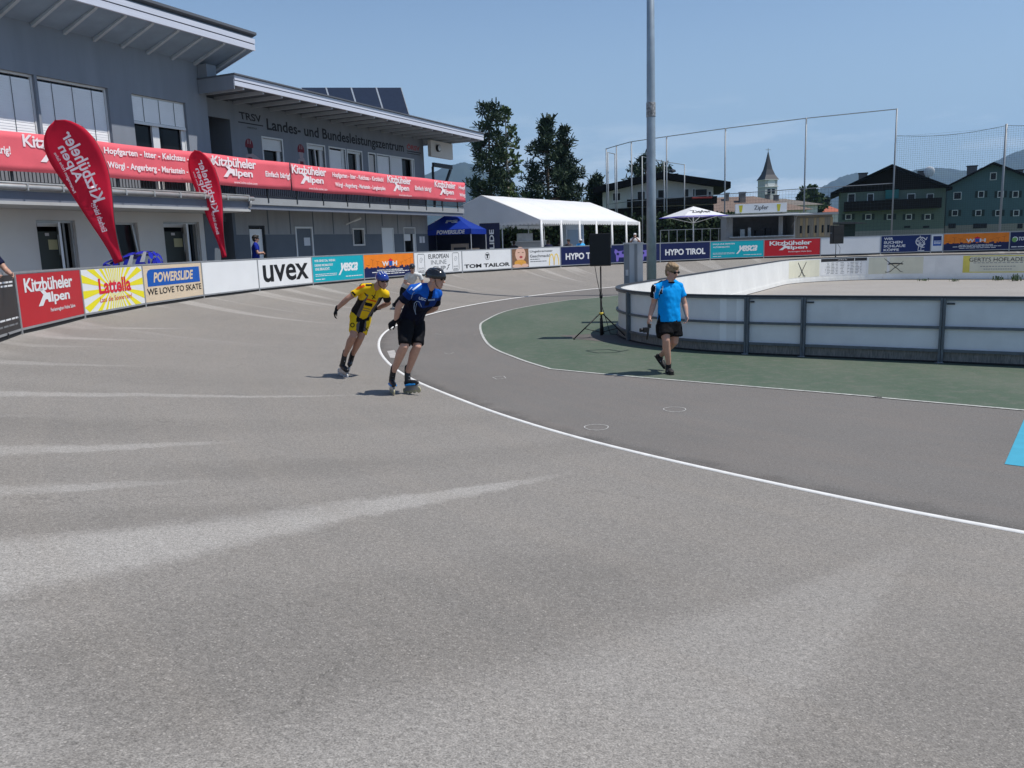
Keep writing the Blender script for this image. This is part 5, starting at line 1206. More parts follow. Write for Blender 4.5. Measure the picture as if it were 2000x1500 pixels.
t = thing('beach_banner', 'dark navy upright banner beside the blue tent', 'banner', at(957, 470, 45), R(-8)); MB().box(-.55, .55, -.01, .01, .1, 2.3).build('cloth', m_navyc, t); MB().tube([(-.57, 0, 0), (-.57, 0, 2.4)], .02, 6).build('pole', m_leg, t); text('ELIDE', 1.3, .25, m_white, t, UPR(.1, -.014, 1.3, R(90)), bold=.03)
# beer parasol
Yp = 50.0; pbp = ap(1354, 470, Yp); t = thing('parasol', 'white square parasol with purple edge and black lettering', 'parasol', (pbp.x, pbp.y, G), R(18)); pe, pt_ = ap(1300, 426, Yp).z - G, ap(1355, 403, Yp).z - G; hw = 1.52
m_pur = MX('purple_edge', (72, 62, 150), rough=.6)
cs = [(-hw, -hw), (hw, -hw), (hw, hw), (-hw, hw)]
for k in range(4):
    A, B_, ap_ = V((*cs[k], pe)), V((*cs[(k+1) % 4], pe)), V((0, 0, pt_)); f = .91
    MB().poly([lerp(ap_, A, f), lerp(ap_, B_, f), ap_]).build('canopy_side', m_tw, t); MB().quad(A, B_, lerp(ap_, B_, f), lerp(ap_, A, f)).build('purple_band', m_pur, t)
    MB().tube([(0, 0, pe - .35), lerp(ap_, A, .8) - V((0, 0, .05))], .02, 5).build('strut', m_leg, t)
MB().tube([(0, 0, 0), (0, 0, pt_ - .03)], .035, 8).build('pole', m_leg, t, True); MB().box(-.4, .4, -.4, .4, 0, .08).build('base', m_conc, t)
sl = math.atan2(pt_ - pe, hw); e = text('Zipfer', 1.35, .50, m_blk, t, T(0, -hw * .58, lerp(pt_, pe, .58) + .02) @ Matrix.Rotation(sl, 4, 'X'), bold=.012)
# beer kiosk
Yk = 55.0
def kz(y): return ap(1480, y, Yk).z - G
kb = at(1485, 470, Yk); t = thing('beer_kiosk', 'grey serving kiosk with raised awning flap and beer sign on top', 'kiosk', kb, R(-4))
kx = lambda px, yy=450: ap(px, yy, Yk).x - kb.x
m_kio = M('kiosk_grey', (.30, .31, .32), .6, var=.1); m_kin = M('kiosk_inside', (.16, .16, .17), .8, var=.2)
MB().box(kx(1420), kx(1552), .0, .1, 0, kz(462)).box(kx(1420), kx(1432), .0, .1, kz(462), kz(424)).box(kx(1520), kx(1528), .0, .1, kz(462), kz(424)).build('front', m_kio, t)
MB().box(kx(1420), kx(1552), 2.0, 2.1, 0, kz(420)).build('rear_wall', m_kin, t); MB().box(kx(1420), kx(1422), .1, 2.0, 0, kz(420)).build('side_wall', m_kio, t); MB().box(kx(1550), kx(1552), .1, 2.0, 0, kz(420)).build('side_wall', m_kio, t)
MB().box(kx(1415), kx(1556), -.1, 2.2, kz(421), kz(417)).build('roof', m_kio, t); MB().box(kx(1424), kx(1548), -.35, .15, kz(463), kz(461)).build('counter', m_steel, t)
MB().prism([V((kx(1405), -.1, kz(421))), V((kx(1405), -1.6, kz(424))), V((kx(1405), -1.6, kz(422))), V((kx(1405), -.1, kz(419)))], (kx(1572) - kx(1405), 0, 0)).build('awning_flap', m_kio, t)
for px in (1420, 1545): MB().tube([(kx(px), 0, kz(445)), (kx(px), -1.3, kz(424))], .025, 5).build('flap_strut', m_steel, t)
for px, w, h in ((1450, .3, .5), (1465, .2, .6), (1480, .5, .4), (1500, .35, .55)): MB().box(kx(px), kx(px) + w, .6, 1.0, kz(462), kz(462) + h).build('tap_equipment', m_dkc if w > .3 else m_steel, t)
sg_ = thing('beer_sign', 'white illuminated style beer sign with two glasses on the kiosk roof', 'sign', (kb.x, kb.y - .3, G + kz(417)), R(-4)); sx0, sx1, sz0, sz1 = kx(1434), kx(1531), .04, kz(398) - kz(417)
MB().box(sx0, sx1, -.12, .12, sz0, sz1).build('box', m_white, sg_); text('Zipfer', (sx1 - sx0) * .28, (sz1 - sz0) * .6, m_blk, sg_, UPR((sx0 + sx1) / 2, -.126, (sz0 + sz1) / 2), bold=.01)
for f in (.10, .84):
    xx = lerp(sx0, sx1, f); MB().poly([V((xx - .13, -.126, sz1 - .08)), V((xx - .07, -.126, sz0 + .05)), V((xx + .07, -.126, sz0 + .05)), V((xx + .13, -.126, sz1 - .08))]).build('glass_print', MX('beer_print', (200, 190, 60)), sg_)
for f in (.1, .9): MB().box(lerp(sx0, sx1, f) - .03, lerp(sx0, sx1, f) + .03, -.05, .05, 0.0, .04).build('bracket', m_dkst, sg_)
# timber shed beside the kiosk
sb = at(1590, 470, 56.5); t = thing('timber_shed', 'pale timber clad shed with flat roof beside the beer kiosk', 'shed', sb, R(-6)); sx = lambda px: ap(px, 450, 56.5).x - sb.x; sz = lambda y: ap(1590, y, 56.5).z - G
m_tim = M('larch_boards', (0.40, 0.30, 0.17), .7, var=.25, vscale=3, stretch=(9, 9, .6)); m_tim2 = M('larch_grey', (.27, .24, .19), .75, var=.2, stretch=(9, 9, .6))
MB().box(sx(1553), sx(1624), .06, 3, 0, sz(420)).build('core', m_tim2, t)
k = sx(1553)
while k < sx(1624) - .05: MB().box(k, k + .165, .0, .058, sz(462), sz(425)).build('board', m_tim2 if random.random() < .5 else m_tim, t); k += .18
for px in (1563, 1577, 1591, 1604, 1615): MB().box(sx(px), sx(px) + .14, -.01, .055, sz(455), sz(440)).build('slot_window', m_glass, t)
MB().box(sx(1548), sx(1631), -.5, 3.3, sz(420), sz(416)).build('roof', m_kio, t)
# ================================================================== BACKGROUND: FENCES, HOUSES, CHURCH, TREES, HILLS
m_fpost = M('fence_steel', (0.24, 0.26, 0.28), 0.5, 0.3, var=.1); m_net = M('net_cord', (0.06, 0.07, 0.08), 0.8)
def fence(name, lab, tops, zt, zmid, pr=.055, net=None, rails=True):
    P_ = [gp(x, y, zt) for x, y in tops]; b0 = V((P_[0].x, P_[0].y, G)); t = thing(name, lab, 'fence', b0)
    for p in P_: MB().tube([V((p.x, p.y, G)) - b0, V((p.x, p.y, zt)) - b0], pr, 8).build('post', m_fpost, t, True)
    if rails:
        for a_, b_ in zip(P_, P_[1:]):
            MB().tube([V((a_.x, a_.y, zt - .03)) - b0, V((b_.x, b_.y, zt - .03)) - b0], pr * .6, 6).build('top_rail', m_fpost, t)
            if zmid: MB().tube([V((a_.x, a_.y, zmid)) - b0, V((b_.x, b_.y, zmid)) - b0], pr * .55, 6).build('middle_rail', m_fpost, t)
    return t, P_, b0
def net_panel(t, a_, b_, z0, za, zb, b0, cell, r, sagd=.35):
    mb = MB(); L_ = (b_ - a_).length; n_ = int(L_ / cell); tops = []
    for k in range(n_ + 1):
        f = k / n_; p = lerp(a_, b_, f); z = lerp(za, zb, f) - sagd * math.sin(math.pi * f)
        tops.append(z); q = V((p.x, p.y, 0)) - V((b0.x, b0.y, 0)); d = (b_ - a_).normalized() * r
        mb.quad(q - d + V((0, 0, z0 - G)), q + d + V((0, 0, z0 - G)), q + d + V((0, 0, z - G)), q - d + V((0, 0, z - G)))
    z = z0
    while z < max(za, zb):
        f0 = 0.0; A, B_ = V((a_.x, a_.y, z)) - b0, V((b_.x, b_.y, z)) - b0
        fr = [k / n_ for k in range(n_ + 1) if tops[k] > z]
        if fr:
            p, q = lerp(A, B_, fr[0]), lerp(A, B_, fr[-1])
            if z < min(za, zb) - sagd: p, q = A, B_
            mb.quad(p - V((0, 0, r)), q - V((0, 0, r)), q + V((0, 0, r)), p + V((0, 0, r)))
        z += cell
    o = mb.build('net', m_net, t); o['kind'] = 'stuff'
    ln = [V((lerp(a_, b_, k / n_).x, lerp(a_, b_, k / n_).y, tops[k])) - b0 for k in range(n_ + 1)]
    MB().tube(ln, .014, 4).build('net_rope', m_net, t)
t, FP, fb = fence('ball_stop_fence', 'very tall steel ball stop fence with thin rails behind the kiosk', [(1184, 290), (1204, 284), (1233, 276), (1302, 266), (1417, 250), (1575, 230), (1752, 212)], 10.0, 5.25)
for a_, b_ in zip(FP[2:], FP[3:]): net_panel(t, V((a_.x, a_.y, 0)), V((b_.x, b_.y, 0)), G, 5.25, 5.25, fb, .22, .004, 0.0)
dl = (FP[-1] - FP[-2]); e1 = FP[-1] + dl * 1.0
d1 = ray(1966, 242); k_ = e1.y / d1.y; e1 = CAMPOS + d1 * k_; e2 = e1 + dl * 1.1; z1_ = e1.z
b0 = V((e1.x, e1.y, G)); t = thing('ball_net', 'fine square mesh ball net hung from a tall post before the green houses', 'net', b0)
MB().tube([V((0, 0, 0)), V((0, 0, z1_ - G))], .07, 8).build('post', m_fpost, t, True); MB().tube([V((e2.x, e2.y, G)) - b0, V((e2.x, e2.y, z1_)) - b0], .07, 8).build('post', m_fpost, t, True)
net_panel(t, V((FP[-1].x, FP[-1].y, 0)), V((e1.x, e1.y, 0)), G, ap(1752, 265, FP[-1].y).z, z1_ - .1, b0, .13, .0035, .25); net_panel(t, V((e1.x, e1.y, 0)), V((e2.x, e2.y, 0)), G, z1_ - .1, z1_ - .1, b0, .13, .0035, .2)
fence('steel_goal_frame', 'lower steel frame fence between the parasol and the white chalet', [(1254, 305), (1297, 315), (1337, 321)], 8.2, None, .045)
fence('steel_goal_frame', 'slim pair of steel posts joined on top beside the tall fence corner', [(1187, 297), (1201, 300)], 9.4, None, .05)
for k, (x0, x1, y) in enumerate(((1290, 1420, 442),)):
    Yq = 58.0; b0 = at(x0, 470, Yq); t = thing('court_fence', 'low steel mesh fence with thin posts behind the parasol', 'fence', b0); n_ = 9; zt_ = ap(1350, 448, Yq).z - G
    for q in range(n_): xx = ap(lerp(x0, x1, q / (n_ - 1)), 450, Yq).x - b0.x; MB().tube([(xx, 0, 0), (xx, 0, zt_)], .03, 6).build('post', m_fpost, t)
    xx = ap(x1, 450, Yq).x - b0.x; MB().tube([(0, 0, zt_), (xx, 0, zt_)], .02, 5).build('top_rail', m_fpost, t)
# ---------------------------------------------------------------- houses
m_hw = M('chalet_white', (0.66, 0.66, 0.63), .85, var=.06); m_brn = M('dark_stained_wood', (0.018, 0.014, 0.012), .8, spec=.1, var=.2, stretch=(6, 1, 1)); m_rfd = M('dark_roof_tiles', (0.010, 0.010, 0.011), .9, spec=.1, var=.2, vscale=2)
m_gh = M('sage_green_render', (0.13, 0.17, 0.14), .85, var=.08); m_th = M('teal_render', (0.085, 0.15, 0.165), .85, var=.08); m_shut = M('dark_green_shutter', (0.012, 0.028, 0.025), .6); m_beige = M('plinth_beige', (.32, .29, .25), .85); m_rbr = M('brown_tiles', (.17, .12, .095), .8, var=.25, vscale=3); m_rgr = M('grey_brown_tiles', (.16, .14, .12), .8, var=.2, vscale=3); m_teal = M('teal_awning', (.02, .16, .16), .6); m_brick = M('chimney_render', (.17, .155, .15), .85, var=.15); m_rred = M('orange_tiles', (.36, .10, .055), .8, var=.15)
def house(name, lab, Y, L_px, R_px, eyL, eyR, apx, wallm, roofm, depth, over=1.1, th=.28, gable=None, base=None, wl=None, wr_=None, rz=0.0):
    """gable end towards the track; eave and apex points read from the photo at distance Y"""
    b0 = at((L_px + R_px) / 2, 470, Y); az = math.atan2(b0.x, b0.y) * .85 + rz; t = thing(name, lab, 'house', b0, -az)
    rv, fv = V((math.cos(az), -math.sin(az), 0)), V((math.sin(az), math.cos(az), 0))
    def hit(px, py): d = ray(px, py); return CAMPOS + d * (b0.dot(fv) / d.dot(fv))
    X = lambda px, py=400: (hit(px, py) - b0).dot(rv)
    Z = lambda px, py: hit(px, py).z - G
    xl, xr, xa = X(L_px, eyL), X(R_px, eyR), X(*apx); zl, zr, za = Z(L_px, eyL), Z(R_px, eyR), Z(*apx)
    zl = zr = (zl + zr) / 2
    wl_, wrr = (xl + over if wl is None else X(wl)), (xr - over if wr_ is None else X(wr_))
    sl_l, sl_r = (za - zl) / (xa - xl), (za - zr) / (xr - xa)
    prof = [V((wl_, 0, 0)), V((wrr, 0, 0)), V((wrr, 0, zr + (xr - wrr) * sl_r - th)), V((xa, 0, za - th)), V((wl_, 0, zl + (wl_ - xl) * sl_l - th))]
    MB().prism(prof, (0, depth, 0)).build('wall', wallm, t)
    for (x0_, z0_, x1_, z1__) in ((xl, zl, xa, za), (xa, za, xr, zr)):
        MB().prism([V((x0_, -over, z0_)), V((x1_, -over, z1__)), V((x1_, -over, z1__ - th + .02)), V((x0_, -over, z0_ - th + .02))], (0, depth + 2 * over, 0)).build('roof', roofm, t)
    if gable:
        gz = gable; MB().prism([V((wl_ + .05, -.06, gz)), V((wrr - .05, -.06, gz)), V((wrr - .05, -.06, max(gz, prof[2].z))), V((xa, -.06, za - th)), V((wl_ + .05, -.06, max(gz, prof[4].z)))], (0, .055, 0)).build('wooden_gable', m_brn, t)
    if base: MB().box(wl_ - .02, wrr + .02, -.03, -.001, 0, base).build('plinth', m_beige, t)
    return t, X, Z
def hwin(t, X, Z, px0, px1, py0, py1, frame=m_wfr, shutters=False, glass=True, d=.05):
    x0, x1, z0, z1 = X(px0), X(px1), Z((px0 + px1) / 2, py1), Z((px0 + px1) / 2, py0); w = .07
    o = MB().box(x0, x0 + w, -d - .01, -.001, z0, z1).box(x1 - w, x1, -d - .01, -.001, z0, z1).box(x0 + w, x1 - w, -d - .01, -.001, z0, z0 + w).box(x0 + w, x1 - w, -d - .01, -.001, z1 - w, z1).build('window', frame, t)
    MB().box(x0 + w, x1 - w, -.03, -.002, z0 + w, z1 - w).build('pane', m_glass, o)
    if shutters:
        for a_, b_ in ((x0 - (x1 - x0) * .5, x0 - .02), (x1 + .02, x1 + (x1 - x0) * .5)): MB().box(a_, b_, -.05, -.001, z0, z1).build('shutter', m_shut, o)
def chimney(t, X, Z, px0, px1, py0, py1, y=2.0, cap=True):
    MB().box(X(px0), X(px1), y, y + .9, Z(px0, py1) - .8, Z(px0, py0)).build('chimney', m_brick, t)
    if cap: MB().box(X(px0) - .08, X(px1) + .08, y - .08, y + .98, Z(px0, py0), Z(px0, py0) + .1).build('chimney_cap', m_dkst, t)
t, X, Z = house('chalet', 'white chalet with wide dark low pitched roof and wooden balcony', 74, 1160, 1424, 364, 361, (1290, 338), m_hw, m_rfd, 9, 1.4, .55, wl=1177, wr_=1393)
for a_, b_, c_, d_ in ((1196, 1213, 376, 393), (1244, 1261, 373, 391), (1284, 1300, 370, 388), (1334, 1346, 368, 386), (1352, 1358, 368, 386), (1382, 1390, 373, 386)): hwin(t, X, Z, a_, b_, c_, d_)
MB().box(X(1357), X(1380), -.04, -.001, Z(1368, 388), Z(1368, 370)).build('balcony_door', m_glass, t)
MB().box(X(1225), X(1398), -1.2, -.01, Z(1300, 402), Z(1300, 400)).build('balcony_floor', m_brn, t); MB().box(X(1225), X(1398), -1.25, -1.18, Z(1300, 402), Z(1300, 388)).build('balcony_front', m_brn, t)
MB().box(X(1176), X(1394), -.05, -.002, 0, Z(1290, 404)).build('wooden_lower_storey', m_brn, t)
for k in range(14): MB().ell((lerp(X(1352), X(1386), k / 13), -1.28, Z(1370, 387.5)), .14, .12, .10, seg=6, rings=4).build('flower_box', M('red_geraniums', (.30, .03, .03), .7, var=.5, vscale=9), t)
chimney(t, X, Z, 1312, 1325, 338, 350, 2); MB().lathe([(.05, 0), (.35, .1), (.3, .25), (.02, .36)], 8, (X(1315), 2.4, Z(1315, 338) + .2)).build('chimney_cowl', m_dkst, t)
t, X, Z = house('green_house', 'sage green house with black wooden gable, long dark balcony and shutters', 90, 1622, 1858, 381, 362, (1741, 322), m_gh, m_rfd, 11, 1.2, .3, wl=1640, wr_=1846, gable=ap(1741, 372, 90).z - G, base=1.3)
MB().box(X(1648), X(1836), -1.3, -1.22, Z(1740, 410), Z(1740, 391)).build('balcony_front', m_brn, t); MB().box(X(1648), X(1836), -1.21, -.07, Z(1740, 410), Z(1740, 408)).build('balcony_floor', m_brn, t)
MB().box(X(1728), X(1754), -.3, -.1, Z(1740, 388), Z(1740, 371)).build('awning', m_teal, t)
for a_, b_ in ((1655, 1670), (1693, 1706), (1771, 1787), (1809, 1823)): hwin(t, X, Z, a_, b_, 378, 395)
for c_ in (1658, 1697, 1739, 1776, 1813): hwin(t, X, Z, c_ - 6, c_ + 6, 418, 429, m_wfr, True)
for c_ in (1774, 1811): MB().box(X(c_ - 6), X(c_ + 6), -.06, -.031, Z(c_, 445), Z(c_, 441)).build('cellar_window', m_glass, t)
chimney(t, X, Z, 1677, 1694, 336, 352, 3); chimney(t, X, Z, 1796, 1810, 332, 345, 3)
MB().ell((X(1817), 2.6, Z(1817, 332)), .55, .12, .55, seg=12, rings=8).build('satellite_dish', m_wfr, t); MB().tube([(X(1817), 2.75, Z(1817, 332)), (X(1817), 3.0, Z(1817, 350))], .04, 5).build('dish_mast', m_dkst, t)
t, X, Z = house('teal_house', 'teal rendered house with broad gable and dark shutters', 92, 1843, 2042, 360, 362, (1940, 317), m_th, m_rfd, 11, .8, .22, wl=1848, wr_=2036, base=1.6)
hwin(t, X, Z, 1930, 1943, 337, 352)
hwin(t, X, Z, 1861, 1877, 375, 390)
for c_ in (1915, 1953, 1982): hwin(t, X, Z, c_ - 6, c_ + 6, 373, 386, m_wfr, True)
for c_ in (1866, 1912, 1951, 1986): hwin(t, X, Z, c_ - 6, c_ + 6, 410, 422, m_wfr, True)
for a_, b_ in ((1855, 1869), (1903, 1930), (1990, 2000)): MB().box(X(a_), X(b_), -.08, -.031, Z(a_, 446), Z(a_, 437)).build('cellar_window', m_glass, t)
chimney(t, X, Z, 1888, 1908, 322, 340, 3); chimney(t, X, Z, 1982, 2000, 330, 345, 3)
def roof_house(lab, Y, x0, x1, yr, ye, apx0, apx1, rm, depth=7, wall=m_hw):
    b0 = at((x0 + x1) / 2, 470, Y); t = thing('village_house', lab, 'house', b0); X = lambda px: ap(px, 400, Y).x - b0.x; Z = lambda py: ap((x0 + x1) / 2, py, Y).z - G
    MB().box(X(x0) + .8, X(x1) - .8, .8, depth * 2 - .8, 0, Z(ye) + .1).build('wall', wall, t)
    a_, b_, c_, d_ = V((X(x0), 0, Z(ye))), V((X(x1), 0, Z(ye))), V((X(apx1), depth, Z(yr))), V((X(apx0), depth, Z(yr))); e_, f_ = V((X(x1), 2 * depth, Z(ye))), V((X(x0), 2 * depth, Z(ye)))
    MB().add([a_, b_, c_, d_, e_, f_], [(0, 1, 2, 3), (1, 4, 2), (4, 5, 3, 2), (5, 0, 3), (3, 3, 0, 5)][:4]).build('roof', rm, t)
    return t, X, Z
t, X, Z = roof_house('low village house with brown hipped roof in front of the church', 120, 1385, 1590, 378, 412, 1425, 1500, m_rbr); chimney(t, lambda px: X(px), lambda px, py: Z(py), 1461, 1472, 372, 388, 4); chimney(t, X, lambda px, py: Z(py), 1436, 1442, 372, 380, 5)
t, X, Z = roof_house('village house with grey brown roof to the spire side of the green house', 140, 1490, 1610, 384, 401, 1520, 1560, m_rgr); chimney(t, X, lambda px, py: Z(py), 1515, 1522, 376, 390, 5); chimney(t, X, lambda px, py: Z(py), 1532, 1540, 378, 390, 5)
roof_house('small house with bright orange roof beside the green house', 150, 1598, 1650, 400, 414, 1612, 1640, m_rred, 5)
t, X, Z = roof_house('dark green hall beside the timber shed', 66, 1625, 1700, 432, 437, 1630, 1695, m_rfd, 3, m_shut)
MB().box(X(1630), X(1646), .55, .79, Z(470), Z(438)).build('white_door', m_wfr, t)
# church tower
Yc = 260.0; b0 = at(1497, 470, Yc); t = thing('church_tower', 'white church tower with slender dark pointed spire', 'church', b0, R(14)); X = lambda px: ap(px, 350, Yc).x - b0.x; Z = lambda py: ap(1497, py, Yc).z - G; hw = (X(1512) - X(1481)) / 2 * .86
m_chw = M('church_render', (.46, .46, .45), .85, var=.08); MB().box(-hw, hw, -hw, hw, 0, Z(352)).build('tower', m_chw, t); MB().box(-hw - .2, hw + .2, -hw - .2, hw + .2, Z(366), Z(364.5)).build('cornice', m_hw, t); MB().box(-hw - .3, hw + .3, -hw - .3, hw + .3, Z(352.5), Z(351.5)).build('eaves', m_hw, t)
he = hw * 1.14; rows = [(he, Z(351.4)), (he * .66, Z(342)), (he * .42, Z(331)), (he * .22, Z(315)), (.06, Z(296))]; mb = MB(); vs = []; fs = []
for r_, z in rows: vs += [(-r_, -r_, z), (r_, -r_, z), (r_, r_, z), (-r_, r_, z)]
for i in range(len(rows) - 1):
    for k in range(4): fs.append((i*4+k, i*4+(k+1) % 4, i*4+4+(k+1) % 4, i*4+4+k))
mb.add(vs, fs).build('spire', M('slate_spire', (.028, .030, .036), .6), t)
MB().tube([(0, 0, Z(297)), (0, 0, Z(290))], .12, 5).build('finial', m_steel, t); MB().box(-.9, .9, -.08, .08, Z(293), Z(292.2)).build('cross_arm', m_steel, t)
for sx_ in (-.35, .35): MB().box(hw * sx_ - .5, hw * sx_ + .5, -hw - .06, -hw - .01, Z(379), Z(370)).build('sound_opening', m_glass, t)
MB().prism([V((1.3 * math.cos(R(a)), -hw - .06, Z(359) + 1.3 * math.sin(R(a)))) for a in range(0, 360, 20)], (0, .05, 0)).build('clock_face', m_wfr, t)
# ---------------------------------------------------------------- trees
m_bark = M('pine_bark', (.10, .07, .05), .9, var=.3, vscale=5, bump=.5); m_barkb = M('birch_bark', (.42, .40, .37), .8, var=.5, vscale=6)
def leafmat(name, a_, b_):
    m, N, L, b = nodes_mat(name); t_ = N.new('ShaderNodeTexCoord'); f = nz(N, L, t_.outputs['Object'], .9, 4, .6); L.new(mixc(N, L, mr(N, L, f, .35, .65, 0, 1), a_, b_), b.inputs['Base Color']); b.inputs['Roughness'].default_value = .7; b.inputs['Specular IOR Level'].default_value = .25; b.inputs['Subsurface Weight'].default_value = 0; return m
m_pine = leafmat('pine_needles', (.018, .036, .020), (.042, .066, .034)); m_birch = leafmat('birch_leaves', (.05, .085, .03), (.09, .13, .05)); m_bush = leafmat('bush_leaves', (.03, .055, .018), (.06, .095, .032)); m_hedge = leafmat('hedge_leaves', (.018, .035, .014), (.04, .065, .025))
def leaves(mb, c, rad, n, size, up=.3, flat=.6, aspect=.35):
    for _ in range(n):
        while True:
            p = V((random.uniform(-1, 1), random.uniform(-1, 1), random.uniform(-1, 1)))
            if p.length < 1: break
        p = V((p.x * rad, p.y * rad, p.z * rad * flat)) + c
        d = (p - c).normalized() * .6 + V((random.gauss(0, .6), random.gauss(0, .6), random.gauss(up, .6))); d.normalize(); s = size * random.uniform(.6, 1.3)
        w = d.cross(V((random.gauss(0, 1), random.gauss(0, 1), random.gauss(0, 1)))).normalized() * s * aspect
        mb.quad(p - w, p + w * .6, p + d * s + w * .4, p + d * s - w * .6)
def pine(name, lab, px, Y, base_y, top_y, prof, seed, mat=None, density=1.0, lean=0.0, bare=.12, fan=.3, leafn=20, lsize=.42):
    """prof: (height fraction, left half width px, right half width px)"""
    random.seed(seed); b0 = at(px, base_y, Y); t = thing(name, lab, 'tree', b0); H = ap(px, top_y, Y).z - G; pxm = Y / F_PX
    tr = MB(); tr.tube([(lean * math.sin(k * .5) * .2, 0, H * k / 10) for k in range(11)], [lerp(.26, .03, k / 10) for k in range(11)], 9)
    hs = [p[0] for p in prof]; cr = MB(); z = H * bare; lm = MB()
    while z < H * .985:
        f = z / H; wl_, wr_ = interp(hs, [p[1] for p in prof], f) * pxm, interp(hs, [p[2] for p in prof], f) * pxm
        nb = 5 if f < .8 else 3
        for k in range(nb):
            if random.random() > density: continue
            a_ = random.uniform(0, 2 * math.pi); ca = math.cos(a_); r_ = (wr_ if ca > 0 else wl_) * abs(ca) + (wl_ + wr_) / 2 * (1 - abs(ca)); r_ *= random.uniform(.55, 1.08)
            e = V((math.cos(a_) * r_, math.sin(a_) * r_, z + r_ * fan + random.uniform(-.2, .3))); s_ = V((0, 0, z)); m_ = lerp(s_, e, .5) + V((0, 0, -.12 * r_))
            lm.tube([s_, m_, e], [.05 * (1 - f) + .025, .03, .012], 5)
            nc = max(2, int(r_ / .55))
            for q in range(nc):
                ff = lerp(.35, 1.0, (q + 1) / nc); cpos = lerp(m_, e, (ff - .35) / .65) if ff > .4 else lerp(s_, m_, ff / .5)
                leaves(cr, cpos + V((random.gauss(0, .12), random.gauss(0, .12), random.gauss(.08, .12))), lerp(.26, .46, min(r_ / 3, 1)), leafn, lsize, up=.5, flat=.65, aspect=.16 if mat is None else .4)
        z += H * random.uniform(.022, .036)
    leaves(cr, V((0, 0, H * .985)), .3, 30, .4, up=1.0)
    trunk = tr.build('trunk', m_bark if mat is not m_birch else m_barkb, t, True); tag(lm.build('limbs', m_bark, trunk), kind='stuff'); tag(cr.build('crown', mat or m_pine, t), kind='stuff')
    return t
pine('pine_tree', 'tall dark pine with open lower branches beside the clubhouse end', 962, 72, 470, 206, [(0, 20, 20), (.22, 52, 36), (.34, 58, 30), (.42, 42, 24), (.55, 40, 26), (.7, 42, 30), (.85, 26, 26), (.95, 16, 22), (1, 3, 6)], 3, density=.72, bare=.18, leafn=24)
pine('birch_tree', 'slender drooping birch leaning against the tall dark pine', 995, 73.5, 470, 212, [(0, 6, 10), (.3, 12, 26), (.5, 14, 34), (.7, 18, 34), (.85, 20, 22), (1, 4, 4)], 5, m_birch, .8, fan=-.35, bare=.3, leafn=13, lsize=.26)
pine('pine_tree', 'broad dark twin topped pine behind the marquee roof', 1073, 75, 470, 236, [(0, 30, 40), (.25, 50, 72), (.4, 48, 62), (.55, 40, 52), (.7, 34, 40), (.85, 26, 18), (.95, 12, 10), (1, 3, 3)], 8, density=.78, bare=.14, leafn=24)
pine('pine_tree', 'shorter second top growing against the broad dark pine', 1104, 76, 470, 252, [(0, 10, 40), (.3, 14, 50), (.6, 16, 34), (.8, 14, 20), (1, 3, 3)], 9, density=.75, bare=.2, leafn=22)
pine('spruce_tree', 'small dark conifer between the pines and the white chalet', 1166, 77, 470, 352, [(0, 26, 22), (.4, 24, 20), (.7, 16, 14), (1, 3, 3)], 12, density=1.0, bare=.1)
pine('yew_tree', 'spiky dark conifer rising behind the chalet roof', 1262, 90, 470, 309, [(0, 30, 30), (.5, 36, 44), (.75, 32, 42), (.9, 20, 20), (1, 8, 8)], 15, density=1.0, bare=.45, fan=.5)
pine('broadleaf_tree', 'round green tree between the church and the green house', 1580, 150, 470, 371, [(0, 18, 20), (.4, 22, 24), (.7, 20, 22), (.9, 12, 12), (1, 4, 4)], 18, m_bush, 1.0, bare=.25, lsize=.7)
pine('spruce_tree', 'tiny dark conifer beside the orange roofed house', 1612, 160, 470, 388, [(0, 10, 10), (.5, 7, 7), (1, 1, 1)], 20, bare=.1)
def hedge(lab, x0, x1, Y, ytop, n, seed, mat=m_hedge, dep=1.2):
    random.seed(seed); b0 = at((x0 + x1) / 2, 470, Y); t = thing('hedge', lab, 'hedge', b0); xa, xb = ap(x0, 450, Y).x - b0.x, ap(x1, 450, Y).x - b0.x; zt_ = ap((x0 + x1) / 2, ytop, Y).z - G
    mb = MB()
    for k in range(n):
        c = V((random.uniform(xa, xb), random.uniform(-dep / 2, dep / 2), random.uniform(.2, zt_ - .35))); leaves(mb, c, .55, 9, .30, flat=.9, aspect=.4)
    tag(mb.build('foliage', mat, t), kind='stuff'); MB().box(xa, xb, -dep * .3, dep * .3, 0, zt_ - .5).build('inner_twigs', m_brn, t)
hedge('tall dark hedge behind the marquee posts', 930, 1300, 66, 424, 1100, 31); hedge('dark hedge behind the court fence and parasol', 1285, 1430, 63, 418, 600, 32); hedge('low hedge beside the blue tent and marquee end', 930, 1010, 58, 447, 200, 33, m_bush)
